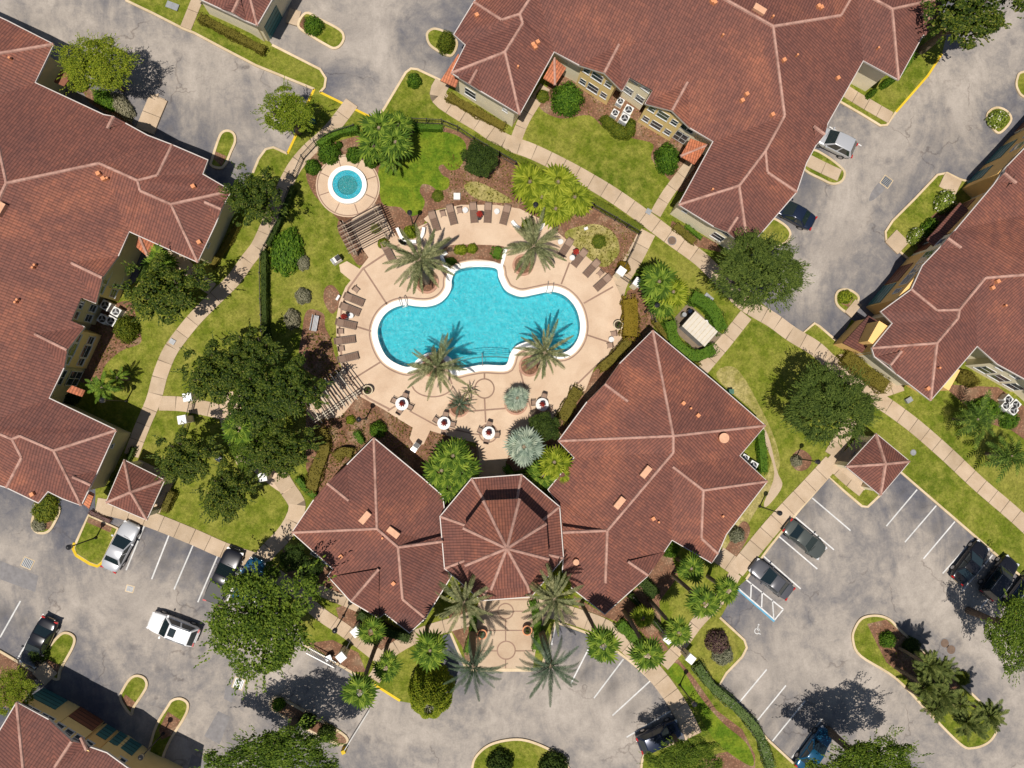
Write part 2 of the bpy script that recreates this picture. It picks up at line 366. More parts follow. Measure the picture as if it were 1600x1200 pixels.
# ------------------------------------------------------------ ground
AISLES = [[(-40, -30), (120, 55), (300, 110), (420, 190), (430, 60), (300, 110)], [(300, 110), (560, 40), (640, -40)], [(560, 40), (600, 130)],
          [(-60, 860), (110, 930), (330, 1010), (560, 1110), (700, 1150), (860, 1090), (960, 1130), (960, 1220)], [(330, 1010), (300, 1240)], [(700, 1150), (700, 1240)],
          [(1620, 20), (1500, 130), (1340, 300), (1260, 440)], [(1320, 830), (1270, 900), (1270, 1000), (1180, 1080)], [(1270, 1000), (1420, 1150), (1560, 1220)], [(1320, 830), (1420, 890), (1540, 1010), (1620, 1100)], [(1320, 830), (1380, 850)]]
AW = [[W(*p) for p in a] for a in AISLES]
def wear(x, y):
    best = 99
    for a in AW:
        for i in range(len(a)-1):
            ax, ay = a[i].x, a[i].y; bx, by = a[i+1].x-ax, a[i+1].y-ay
            t = max(0, min(1, ((x-ax)*bx+(y-ay)*by)/(bx*bx+by*by)))
            d = (x-ax-t*bx)**2+(y-ay-t*by)**2
            if d < best: best = d
    d = math.sqrt(best); return max(0, min(1, 1.25-d/6.5))
OIL = {}
_r = random.Random(11)
def oil(px, py, r, a):
    c = W(px, py); OIL.setdefault((int(c.x//4), int(c.y//4)), []).append((c.x, c.y, r, a))
for (x0, y0), (x1, y1), n, dx, dy in (((205, 836), (237, 848), 1, 0, 0), ((1250, 815), (1180, 895), 3, 18, 15), ((1415, 765), (1590, 915), 6, -14, 16), ((925, 1035), (1025, 1135), 3, -8, 14), ((1140, 1100), (1250, 1190), 4, 10, -18), ((245, 835), (330, 870), 3, -8, 22), ((1210, 835), (1270, 770), 3, 8, 6), ((10, 960), (60, 990), 2, 0, 0)):
    for k in range(n+1):
        t = k/max(1, n); x = x0+(x1-x0)*t; y = y0+(y1-y0)*t
        for q in range(3): oil(x+dx*q*.8+_r.uniform(-4, 4), y+dy*q*.8+_r.uniform(-4, 4), _r.uniform(.45, 1.0), _r.uniform(.3, .75))
for L_r, n, w_ in (((-20, 0, 330, 170), 12, 10), ((600, 20, 660, 100), 4, 10), ((1290, 400, 1500, 180), 14, 14), ((1260, 500, 1330, 520), 4, 8), ((430, 160, 330, 200), 6, 12), ((560, 30, 480, 90), 5, 14), ((1180, 1000, 1280, 1090), 6, 16), ((60, 900, 300, 960), 5, 14), ((1300, 250, 1230, 330), 6, 12), ((1250, 1060, 1170, 1150), 5, 10)):
    for k in range(n): t = _r.random(); oil(L_r[0]+(L_r[2]-L_r[0])*t+_r.uniform(-w_, w_), L_r[1]+(L_r[3]-L_r[1])*t+_r.uniform(-w_, w_), _r.uniform(1.0, 2.6), _r.uniform(.1, .3))
def oilv(x, y):
    v = 0; i, j = int(x//4), int(y//4)
    for a in (-1, 0, 1):
        for b in (-1, 0, 1):
            for cx, cy, r, s in OIL.get((i+a, j+b), ()): v = max(v, s*math.exp(-((x-cx)**2+(y-cy)**2)/(r*r*.6)))
    return v
def gr(lim):
    c = []; x = -lim
    while x <= lim: c.append(x); x += .5
    for k, s in ((6, 1), (12, 1), (30, 1), (80, 1), (200, 1), (500, 1)): c.insert(0, c[0]-k); c.append(c[-1]+k)
    return c
gx, gy = gr(56), gr(46); V = [Vector((x, y, 0)) for y in gy for x in gx]; nx = len(gx)
F = [[j*nx+i, j*nx+i+1, (j+1)*nx+i+1, (j+1)*nx+i] for j in range(len(gy)-1) for i in range(nx-1)]
def inside(x, y, P):
    c = False; n = len(P)
    for i in range(n):
        x1, y1 = P[i][0], P[i][1]; x2, y2 = P[i-1][0], P[i-1][1]
        if (y1 > y) != (y2 > y) and x < (x2-x1)*(y-y1)/(y2-y1)+x1: c = not c
    return c
POOL = [(706, 437), (712, 425), (728, 419), (750, 417), (775, 420), (779, 434), (788, 452), (800, 460), (816, 464), (838, 460), (862, 456), (883, 463), (899, 481), (906, 505), (904, 525), (895, 541), (880, 551), (862, 549), (846, 538), (826, 534), (806, 541), (797, 553), (793, 566), (786, 571), (755, 570), (730, 574), (712, 577),
        (707, 562), (690, 552), (670, 551), (653, 561), (641, 573), (624, 570), (606, 559), (595, 541), (590, 520), (594, 503), (604, 489), (619, 480), (636, 477), (652, 479), (670, 479), (686, 474), (698, 464), (705, 451)]
pool_w = wpoly(POOL, True, .12, 4)
F = [f for f in F if not any(inside(V[i].x, V[i].y, pool_w) for i in f)]
ground = struct('asphalt', V, F, 'asphalt')
at = ground.data.attributes.new('wear', 'FLOAT', 'POINT'); at.data.foreach_set('value', [wear(v.x, v.y) for v in V])
at = ground.data.attributes.new('oil', 'FLOAT', 'POINT'); at.data.foreach_set('value', [oilv(v.x, v.y) for v in V])
BEDS = []
def area(name, pts, mat, z, smooth=False, z0=None, parent=None, n=5):
    if mat == 'mulch': BEDS.append(wpoly(pts, smooth, z, 2))
    V, F = prism(wpoly(pts, smooth, z, n), z-.12 if z0 is None else z0, z)
    return struct(name, V, F, mat, parent)
def kerb(pts, mat='kerb', smooth=False, closed=False, wd=.22, top=.15):
    L = spline(pts, closed, 5) if smooth else pts
    V, F = ribbon([W(p[0], p[1], top) for p in L], wd, 0, top, closed)
    return struct('kerb', V, F, mat)
LZ = .12
CEN = [(195, -60), (196, 0), (240, 21), (285, 44), (303, 51), (350, 76), (400, 102), (491, 139), (482, 158), (471, 180), (462, 212), (449, 240), (427, 230), (415, 233), (404, 248), (395, 270), (378, 292), (340, 300),
       (300, 380), (170, 470), (90, 600), (150, 680), (150, 760), (150, 800), (184, 802), (240, 822), (400, 887), (440, 905), (458, 960), (475, 1007), (550, 1051), (585, 1070), (625, 1095), (655, 1100), (676, 1082), (660, 1049), (672, 1020), (692, 992), (704, 989),
       (728, 1045), (735, 1047), (830, 1047), (846, 1044), (868, 972), (880, 978), (925, 993), (975, 1026), (1012, 1058), (1040, 1092), (1060, 1128), (1072, 1157), (1050, 1163), (1018, 1174), (1004, 1186), (1000, 1240),
       (1290, 1240), (1240, 1193), (1200, 1156), (1160, 1110), (1122, 1074), (1135, 1052), (1160, 1026), (1167, 1012), (1163, 1000), (1125, 965), (1152, 917), (1166, 905), (1200, 858), (1250, 796), (1295, 745), (1320, 768), (1347, 791), (1356, 792), (1375, 774), (1407, 737),
       (1480, 800), (1562, 871), (1640, 940), (1700, 900), (1700, 600), (1480, 560), (1330, 500), (1311, 536), (1281, 510), (1273, 505), (1267, 509), (1254, 521), (1200, 483), (1168, 452), (1152, 425), (1168, 400), (1200, 386), (1226, 380), (1235, 367), (1230, 355), (1215, 344), (1200, 338),
       (1180, 300), (1120, 200), (1000, 100), (860, 60), (760, 80), (690, 126), (652, 108), (642, 107), (634, 113), (600, 170), (588, 187), (500, 144), (508, 133), (509, 122), (500, 108), (425, 70), (400, 40), (330, -30), (310, -60)]
def with_hole(outer, hole, z, z0):
    a = [Vector((p[0], p[1], z)) for p in outer]; b = [Vector((p[0], p[1], z)) for p in hole]
    Vv = a+b; F = [list(t) for t in tessellate_polygon([a, b])]
    n = len(a); Vv += [Vector((p.x, p.y, z0)) for p in a+b]; m = len(a+b)
    for s, l in ((0, len(a)), (len(a), len(b))):
        for i in range(l): j = (i+1) % l; F.append([s+i, s+j, m+s+j, m+s+i])
    return Vv, F
V, F = with_hole(wpoly(CEN), offset(pool_w, .35), LZ, -.02); struct('lawn', V, F, 'lawn')
def isl(pts, kcl=True, smooth=True, mat='lawn'):
    area('island_lawn', pts, mat, LZ+.004, smooth, 0); kerb(pts, smooth=smooth, closed=kcl)
isl([(332, 246), (341, 218), (347, 207), (356, 204), (365, 209), (367, 221), (360, 238), (353, 254), (345, 262), (330, 258)])
isl([(466, 40), (478, 20), (500, 30), (530, 46), (537, 58), (532, 70), (522, 75), (510, 70), (485, 55)])
isl([(667, 55), (672, 47), (682, 45), (700, 52), (714, 66), (706, 86), (690, 82), (672, 70)])
isl([(1268, 235), (1290, 243), (1315, 262), (1320, 272), (1315, 283), (1302, 287), (1285, 280), (1256, 262)])
isl([(1543, 182), (1548, 172), (1560, 168), (1574, 174), (1580, 188), (1563, 207), (1552, 200)])
isl([(1600, 112), (1590, 122), (1590, 138), (1604, 152), (1650, 152), (1650, 112)])
isl([(1306, 465), (1310, 455), (1320, 452), (1332, 455), (1342, 465), (1336, 478), (1328, 490), (1310, 478)])
isl([(1480, 270), (1500, 280), (1540, 290), (1530, 330), (1440, 420), (1400, 388), (1385, 375), (1384, 362), (1395, 345), (1430, 310), (1465, 273)], smooth=False)
area('island_lawn', [(1440, -20), (1480, 50), (1472, 84), (1450, 118), (1400, 175), (1386, 195), (1376, 196), (1310, 155), (1340, 90)], 'lawn', LZ+.004)
kerb([(1472, 84), (1450, 118), (1400, 175)], 'paint_yellow'); kerb([(1400, 175), (1386, 195), (1376, 196), (1345, 177), (1312, 158)])
isl([(62, 776), (88, 790), (92, 800), (82, 822), (72, 832), (58, 832), (50, 822), (52, 806)])
isl([(138, 805), (184, 826), (160, 878), (152, 884), (140, 880), (118, 866), (115, 856), (120, 845)], smooth=False)
kerb([(116, 848), (114, 858), (119, 868), (140, 881), (152, 885), (160, 879)], 'paint_yellow', top=.158, wd=.26)
isl([(62, 1040), (78, 1010), (94, 992), (104, 989), (114, 994), (116, 1003), (110, 1018), (94, 1046), (88, 1062)])
isl([(188, 1092), (194, 1074), (204, 1060), (214, 1056), (225, 1060), (229, 1070), (224, 1082), (208, 1106), (204, 1116)])
isl([(240, 1145), (262, 1104), (270, 1094), (282, 1092), (292, 1098), (293, 1108), (286, 1124), (262, 1164), (236, 1230), (222, 1230)])
area('island_lawn', [(-60, 1000), (0, 1018), (58, 1052), (30, 1110), (-60, 1090)], 'mulch', LZ); kerb([(-30, 1004), (0, 1018), (58, 1052)])
isl([(423, 1096), (430, 1090), (445, 1095), (490, 1120), (540, 1151), (532, 1164), (480, 1140), (430, 1112), (423, 1104)], mat='mulch')
isl([(1333, 1000), (1336, 982), (1348, 966), (1370, 962), (1390, 968), (1405, 983), (1435, 1010), (1480, 1050), (1530, 1095), (1552, 1125), (1558, 1140), (1545, 1160), (1520, 1169), (1500, 1162), (1450, 1112), (1400, 1060), (1345, 1025)])
isl([(737, 1205), (742, 1185), (760, 1167), (785, 1158), (815, 1156), (845, 1165), (872, 1180), (888, 1200), (900, 1240), (730, 1240)])
for pts, m, s in (([(196, 0), (240, 21), (285, 44), (303, 51), (350, 76), (400, 102), (491, 139)], 'kerb', 0), ([(491, 139), (482, 158), (471, 180)], 'paint_yellow', 0), ([(471, 180), (462, 212), (449, 240)], 'paint_yellow', 0),
                  ([(449, 240), (427, 230), (415, 233), (404, 248), (395, 270)], 'kerb', 0), ([(500, 144), (588, 187)], 'paint_yellow', 0), ([(500, 144), (507, 136), (509, 122), (500, 108), (425, 70)], 'kerb', 0),
                  ([(588, 187), (600, 170), (634, 113), (642, 107), (652, 108), (688, 125)], 'kerb', 0), ([(150, 800), (184, 802), (240, 822), (400, 887), (440, 905)], 'kerb', 0), ([(475, 1007), (550, 1051), (585, 1070)], 'kerb', 0), ([(585, 1070), (625, 1095)], 'paint_yellow', 0),
                  ([(660, 1049), (676, 1082)], 'kerb', 0), ([(704, 989), (728, 1045)], 'kerb', 0), ([(846, 1044), (868, 972)], 'kerb', 0), ([(868, 972), (925, 993), (975, 1026), (1012, 1058), (1040, 1092), (1060, 1128), (1072, 1157), (1050, 1163), (1018, 1174), (1004, 1186), (1000, 1240)], 'kerb', 1),
                  ([(1240, 1193), (1200, 1156), (1160, 1110), (1122, 1074), (1135, 1052), (1160, 1026), (1167, 1012), (1163, 1000), (1125, 965)], 'kerb', 0), ([(1166, 905), (1200, 858), (1250, 796), (1295, 745), (1320, 768), (1347, 791), (1356, 792), (1375, 774), (1407, 737), (1480, 800), (1562, 871), (1640, 940)], 'kerb', 0),
                  ([(1311, 536), (1281, 510), (1273, 505), (1254, 521), (1200, 483)], 'kerb', 0), ([(1200, 386), (1226, 380), (1235, 367), (1230, 355), (1215, 344), (1200, 338)], 'kerb', 1)):
    kerb(pts, m, smooth=bool(s))
# ---- beds and lawn patches
area('mulch_bed', [(478, 262), (500, 232), (560, 212), (640, 197), (700, 200), (760, 228), (830, 264), (900, 308), (1000, 362), (985, 400), (968, 425), (955, 435), (930, 412), (880, 372), (850, 345), (800, 326), (775, 322), (720, 322), (675, 330), (662, 350), (640, 380), (600, 392), (560, 372), (520, 334), (488, 300)], 'mulch', LZ+.01, True)
area('vivid_lawn', [(592, 262), (612, 246), (640, 228), (648, 206), (700, 207), (725, 220), (728, 240), (718, 262), (702, 266), (692, 257), (685, 262), (692, 274), (702, 280), (700, 294), (685, 298), (673, 290), (660, 288), (656, 300), (664, 315), (656, 333), (640, 337), (626, 324), (600, 320), (593, 300)], 'vivid_grass', LZ+.018, True, n=3)
area('lawn_circle', [(882, 368), (910, 352), (940, 352), (962, 368), (968, 392), (958, 408), (945, 417), (925, 408)], 'dry_grass', LZ+.018, True)
area('dry_verge', [(725, 290), (745, 284), (780, 300), (800, 315), (770, 316), (740, 308)], 'dry_grass', LZ+.018, True)
area('mulch_bed', [(505, 490), (480, 485), (472, 520), (470, 570), (520, 600), (545, 600), (525, 560), (517, 530), (508, 510)], 'mulch', LZ+.01, True)
area('mulch_bed', [(508, 450), (520, 446), (532, 462), (530, 478), (518, 490), (506, 470)], 'mulch', LZ+.01, True)
area('mulch_bed', [(535, 345), (580, 395), (562, 415), (545, 392), (528, 360)], 'mulch', LZ+.01, True)
area('mulch_bed', [(478, 640), (530, 590), (560, 612), (600, 637), (640, 662), (700, 680), (745, 700), (742, 740), (690, 800), (560, 760), (492, 780), (478, 730)], 'mulch', LZ+.01)
area('mulch_bed', [(980, 455), (1005, 440), (1030, 470), (1010, 560), (1020, 600), (900, 700), (830, 730), (790, 740), (792, 700), (868, 660), (900, 610), (952, 555), (972, 500)], 'mulch', LZ+.01)
area('dry_verge', [(1120, 590), (1150, 575), (1190, 640), (1215, 700), (1215, 740), (1180, 800), (1140, 860), (1120, 820), (1200, 740), (1190, 660)], 'dry_grass', LZ+.01, True)
area('mulch_bed', [(1138, 850), (1160, 815), (1172, 830), (1150, 870), (1130, 868)], 'mulch', LZ+.018, True)
area('mulch_bed', [(1235, 718), (1250, 702), (1268, 715), (1262, 732), (1245, 735)], 'mulch', LZ+.01, True)
area('mulch_bed', [(1185, 660), (1200, 680), (1214, 735), (1222, 760), (1200, 790), (1194, 785), (1210, 740), (1195, 690)], 'sidewalk', LZ+.014, True)
area('mulch_bed', [(860, 130), (905, 100), (1040, 190), (1115, 225), (1095, 270), (1065, 300), (1045, 280), (1018, 248), (1020, 225), (985, 215), (945, 200), (920, 180), (875, 185), (842, 165)], 'mulch', LZ+.01, True)
area('mulch_bed', [(895, 930), (945, 960), (1012, 905), (1050, 870), (1060, 900), (1030, 940), (1035, 1000), (1045, 1015), (1030, 1020), (1000, 985), (960, 970), (905, 950)], 'mulch', LZ+.01)
area('mulch_bed', [(1060, 1030), (1085, 1060), (1120, 1110), (1160, 1140), (1180, 1180), (1180, 1240), (1165, 1240), (1150, 1160), (1105, 1120), (1065, 1070), (1045, 1035)], 'mulch', LZ+.01)
area('mulch_bed', [(1100, 1185), (1120, 1178), (1150, 1172), (1165, 1200), (1150, 1240), (1095, 1240)], 'mulch', LZ+.014)
area('vivid_lawn', [(1045, 1045), (1053, 1036), (1066, 1045), (1095, 1090), (1130, 1130), (1165, 1160), (1178, 1190), (1168, 1195), (1120, 1160), (1088, 1110), (1070, 1080), (1050, 1060)], 'vivid_grass', LZ+.03, True)
area('mulch_bed', [(525, 950), (545, 942), (592, 966), (640, 990), (640, 1000), (612, 1008), (600, 1025), (560, 990), (530, 970)], 'mulch', LZ+.01)
area('mulch_bed', [(480, 1005), (520, 1000), (560, 1020), (572, 1050), (550, 1050)], 'mulch', LZ+.01)
area('mulch_bed', [(730, 940), (752, 985), (752, 1020), (728, 1036), (722, 1010), (705, 985), (700, 955)], 'mulch', LZ+.01)
area('mulch_bed', [(830, 935), (900, 935), (880, 965), (850, 975), (842, 1020), (832, 1020), (825, 980)], 'vivid_grass', LZ+.01)
area('mulch_bed', [(440, 850), (520, 890), (545, 938), (495, 920), (450, 900)], 'mulch', LZ+.01)
area('mulch_bed', [(140, 500), (200, 470), (215, 510), (220, 535), (190, 548), (165, 570), (150, 600), (115, 590), (120, 560)], 'mulch', LZ+.01, True)
area('mulch_bed', [(1050, 345), (1065, 352), (1120, 380), (1130, 395), (1085, 385), (1045, 362)], 'mulch', LZ+.01)
area('mulch_bed', [(1355, 975), (1385, 968), (1405, 985), (1445, 1020), (1500, 1070), (1500, 1110), (1430, 1070), (1385, 1035), (1372, 1010)], 'mulch', LZ+.012)
area('mulch_bed', [(1005, 905), (1050, 850), (1056, 862), (1040, 900), (1012, 935), (990, 930)], 'mulch', LZ+.02)
area('mulch_bed', [(1470, 600), (1560, 605), (1620, 650), (1620, 700), (1580, 672), (1540, 660)], 'mulch', LZ+.01)
area('mulch_bed', [(1430, 360), (1465, 330), (1490, 330), (1455, 400), (1435, 392)], 'mulch', LZ+.01)
for p in ([(248, 1140), (262, 1112), (282, 1125), (270, 1148), (252, 1156)], [(190, 1095), (196, 1085), (212, 1098), (206, 1112)], [(64, 1040), (74, 1030), (94, 1040), (88, 1055)], [(332, 246), (336, 236), (354, 244), (346, 260)], [(70, 795), (88, 800), (78, 826), (62, 828), (54, 815)],
          [(138, 808), (176, 822), (172, 832), (136, 816)], [(1308, 466), (1318, 456), (1334, 464), (1326, 480), (1314, 474)], [(466, 42), (474, 26), (490, 34), (482, 52)], [(120, 130), (190, 160), (210, 200), (190, 195), (140, 160)]):
    area('mulch_bed', p, 'mulch', LZ+.012)
area('dry_verge', [(262, 240), (330, 100), (400, 180)], 'dry_grass', .02) if False else None
# ---- walks made of cast slabs
WK = [0]
def walk(pts, wpx, slab=1.55, z=LZ+.03):
    WK[0] += 1; z += .0009*WK[0]
    L = [W(p[0], p[1], z) for p in spline(pts, False, 6)]
    wd = wpx*PX
    V, F = ribbon(L, wd-.06, 0, z); base = struct('sidewalk', V, F, 'joint')
    d = [0]
    for i in range(1, len(L)): d.append(d[-1]+(L[i].xy-L[i-1].xy).length)
    n = max(1, round(d[-1]/slab)); st = d[-1]/n
    def at(s):
        s = max(0, min(d[-1]-1e-4, s))
        for i in range(1, len(d)):
            if d[i] >= s: t = (s-d[i-1])/max(1e-6, d[i]-d[i-1]); return L[i-1].lerp(L[i], t)
        return L[-1]
    for k in range(n):
        q = [at(k*st+.03), at(k*st+st/2), at((k+1)*st-.03)]
        V, F = ribbon(q, wd, 0, z+.012+.004*((k*7) % 3)); link('slab', mesh('slab', V, F, 'sidewalk'), base)
    return base
walk([(550, 160), (515, 205), (480, 237), (455, 270), (430, 325), (405, 382), (388, 405), (365, 437), (337, 465), (307, 495), (283, 524), (265, 550), (250, 587), (240, 625), (222, 667), (205, 712)], 22)
walk([(332, 452), (305, 432), (278, 402), (262, 385)], 20, z=LZ+.02)
walk([(248, 630), (290, 632), (352, 645)], 22, z=LZ+.02)
walk([(360, 655), (372, 690), (385, 720)], 30, z=LZ+.02)
walk([(692, 128), (684, 150), (712, 172), (750, 195), (787, 220), (830, 236), (880, 260), (920, 282), (955, 303), (990, 327), (1017, 347), (1050, 372), (1095, 405), (1130, 440), (1162, 473), (1207, 500), (1237, 522), (1275, 545), (1300, 568), (1366, 620), (1395, 640), (1432, 668), (1480, 710), (1530, 757), (1587, 806), (1640, 856)], 25)
walk([(805, 222), (820, 185), (852, 135)], 18, z=LZ+.02)
walk([(1024, 335), (1045, 300), (1080, 255)], 18, z=LZ+.02)
walk([(1012, 362), (990, 405), (968, 440), (960, 470)], 27, z=LZ+.02)
walk([(1166, 492), (1132, 535), (1096, 578)], 22, z=LZ+.02)
walk([(1300, 722), (1265, 760), (1225, 802), (1195, 836), (1150, 892)], 27)
walk([(1158, 892), (1122, 866)], 27, z=LZ+.02)
walk([(1294, 715), (1325, 745), (1350, 765)], 26, z=LZ+.02)
walk([(1330, 655), (1312, 690), (1300, 712)], 26, z=LZ+.02)
walk([(1330, 590), (1318, 552)], 18, z=LZ+.02); walk([(1375, 612), (1410, 600)], 22, z=LZ+.02)
walk([(436, 742), (452, 768), (465, 792), (448, 830), (418, 862), (405, 880)], 25)
walk([(150, 790), (185, 797), (235, 812), (300, 838), (350, 860), (398, 876)], 24, z=LZ+.02)
walk([(400, 880), (450, 912), (495, 955), (537, 984), (578, 1015), (598, 1035), (584, 1062)], 20)
walk([(470, 900), (500, 922), (565, 950)], 16, z=LZ+.02)
walk([(598, 1028), (615, 1014), (655, 992), (690, 980), (745, 965)], 20, z=LZ+.02)
walk([(845, 948), (900, 964), (950, 984), (990, 1018), (1025, 1054), (1052, 1090), (1070, 1120), (1084, 1150)], 27)
walk([(1036, 1040), (1062, 1010), (1090, 972), (1125, 935), (1150, 895)], 20, z=LZ+.02)
walk([(290, 44), (312, -10)], 17, z=LZ+.02)
walk([(1262, 250), (1290, 264), (1312, 274)], 20, z=LZ+.02); walk([(1318, 140), (1350, 160), (1392, 184)], 20, z=LZ+.02)
walk([(1392, 368), (1412, 388)], 28, z=LZ+.02); walk([(1472, 280), (1498, 294)], 26, z=LZ+.02)
walk([(248, 152), (238, 175), (226, 205)], 28, z=LZ+.04)
walk([(455, 38), (462, 15)], 18, z=.1); walk([(60, 1062), (80, 1042)], 26, z=LZ+.04); walk([(1325, 492), (1342, 472)], 14, z=LZ+.04)
area('drive_apron', [(232, 205), (248, 146), (240, 148), (258, 155), (255, 170), (240, 205)], 'sidewalk', LZ-.02)
# ---- garden plaza under the trees, entry plaza
area('plaza', [(345, 625), (372, 612), (400, 640), (395, 700), (440, 745), (455, 760), (440, 770), (390, 730), (350, 680)], 'deck', LZ+.05, True)
PZ = LZ+.056
area('entry_plaza', [(752, 930), (828, 930), (862, 944), (900, 958), (895, 966), (862, 958), (842, 985), (832, 1047), (735, 1047), (728, 1037), (752, 1020), (750, 985), (735, 974), (700, 985), (698, 970), (745, 950)], 'deck', PZ)
# ---- pool deck with its joints
DECK = [(668, 348), (662, 342), (676, 330), (720, 320), (775, 320), (812, 326), (850, 345), (882, 372), (930, 412), (944, 424), (958, 436), (970, 462), (972, 500), (972, 532), (950, 555), (928, 576), (915, 610), (887, 620), (866, 655), (840, 668), (800, 690), (792, 720), (746, 720), (744, 692), (700, 681), (672, 673), (662, 694), (648, 697), (640, 685), (645, 668),
        (625, 656), (600, 640), (560, 618), (532, 652), (486, 656), (478, 640), (520, 596), (534, 578), (526, 540), (525, 500), (530, 472), (540, 448), (548, 438), (532, 425), (530, 414), (542, 408), (562, 420), (576, 402), (560, 380), (548, 350), (560, 318), (590, 322), (608, 352), (622, 372), (640, 360)]
DZ = LZ+.05
# deck polygon with a hole for the pool: tessellate with both loops
V, F = with_hole(wpoly(DECK, False, DZ), offset(pool_w, .35), DZ, 0); pool_deck = struct('pool_deck', V, F, 'deck')
def band(pts, wpx=3, z=DZ, par=None, closed=False, name='deck_band'):
    V, F = ribbon([W(p[0], p[1], z) for p in pts], wpx*PX, z-.02, z+.005, closed)
    return link(name, mesh(name, V, F, 'deck_band'), par or pool_deck)
def arc(cx, cy, rx, ry, a0, a1, n=40): return [(cx+rx*math.cos(math.radians(a0+(a1-a0)*i/n)), cy-ry*math.sin(math.radians(a0+(a1-a0)*i/n))) for i in range(n+1)]
inner = wpoly(POOL, True, DZ, 4)
V, F = ribbon(offset(inner, .78), .13, DZ-.02, DZ+.005, True); link('deck_band', mesh('deck_band', V, F, 'deck_band'), pool_deck)
for i, q in enumerate(([(567, 418), (605, 476)], [(556, 510), (582, 518)], [(552, 592), (594, 566)], [(890, 410), (877, 444)], [(958, 448), (912, 474)], [(916, 523), (952, 535)], [(935, 568), (900, 602)], [(745, 690), (748, 722)], [(746, 720), (790, 720)],
          [(757, 622), (759, 660)], [(757, 582), (757, 592)], [(729, 643), (790, 638)], [(700, 582), (706, 600)], [(812, 578), (830, 640)], [(606, 642), (640, 620)])): band(q, 2.6, DZ+.001*(i % 3))
band([(p[0], p[1]) for p in [(668, 350), (640, 372), (600, 398), (567, 420), (545, 450), (534, 480), (530, 520), (534, 560), (548, 594), (575, 622), (610, 640)]], 3, DZ+.004)
band(arc(757, 607, 15, 15, 0, 360), 2.2, DZ+.002, closed=False); band(arc(763, 677, 14, 14, 0, 360), 2.2, DZ+.002)
band(arc(676, 600, 32, 20, 190, 350), 2.2, DZ+.003)
band([(640, 642), (680, 664), (740, 678), (760, 680)], 2.2, DZ+.003)
band([(665, 352), (700, 340), (730, 338)], 2, DZ+.003) if False else None
area('mulch_bed', [(690, 398), (697, 385), (725, 382), (780, 384), (788, 390), (780, 412), (770, 408), (740, 405), (715, 410), (702, 416)], 'mulch', DZ+.02, True, z0=DZ-.05)
ep = bpy.data.objects['entry_plaza']
for c in ((790, 955, 12), (791, 1016, 14)): band(arc(c[0], c[1], c[2], c[2], 0, 360), 2, PZ+.002, ep)
for i, q in enumerate(([(752, 937), (830, 937)], [(760, 985), (822, 985)], [(790, 967), (790, 1002)], [(757, 955), (778, 955)], [(802, 955), (826, 955)], [(752, 1017), (777, 1017)], [(805, 1017), (834, 1017)], [(790, 1030), (790, 1045)])): band(q, 1.8, PZ+.001*(i % 2), ep)
kerb([(735, 1047), (832, 1047)], 'kerb', wd=.3, top=.2)
# ---- pool
pool = thing('swimming_pool', W(748, 497, 0), 'large free-form turquoise swimming pool with white coping and rounded bays', 'swimming pool')
def ring(poly, d0, d1, z0, z1):
    a = offset(poly, d0) if d0 else poly; b = offset(poly, d1); n = len(poly); V = []; F = []
    for p, z in ((a, z0), (a, z1), (b, z1), (b, z0)): V += [Vector((q[0], q[1], z)) for q in p]
    for i in range(n):
        j = (i+1) % n
        for k in range(4): l = (k+1) % 4; F.append([k*n+i, l*n+i, l*n+j, k*n+j])
    return V, F
V, F = ring(pool_w, 0, .58, DZ-.3, DZ+.06); part(pool, 'coping', V, F, 'tile_white')
hole = []
n = len(pool_w); V = [Vector((p[0], p[1], DZ)) for p in pool_w]+[Vector((p[0], p[1], -1.3)) for p in pool_w]
F = [[i, (i+1) % n, n+(i+1) % n, n+i] for i in range(n)]; part(pool, 'basin_wall', V, F, 'pool_wall')
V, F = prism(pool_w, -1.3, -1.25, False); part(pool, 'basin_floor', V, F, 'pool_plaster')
V, F = prism(offset(pool_w, .01), 0, .03, False); tag(part(pool, 'water', V, F, 'water'))
for k in range(4):
    st = [(797-k*0.5, 557-k*3.2), (786, 556-k*3.4), (760, 555-k*3.4), (735, 558-k*3.4), (718, 562-k*3.4)]
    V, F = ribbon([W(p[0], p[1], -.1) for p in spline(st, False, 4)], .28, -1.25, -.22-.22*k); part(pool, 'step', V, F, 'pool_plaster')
    V, F = ribbon([W(p[0], p[1]+1.6, -.1) for p in spline(st, False, 4)], .05, -1.2, -.21-.22*k); part(pool, 'step_edge', V, F, 'deck_band')
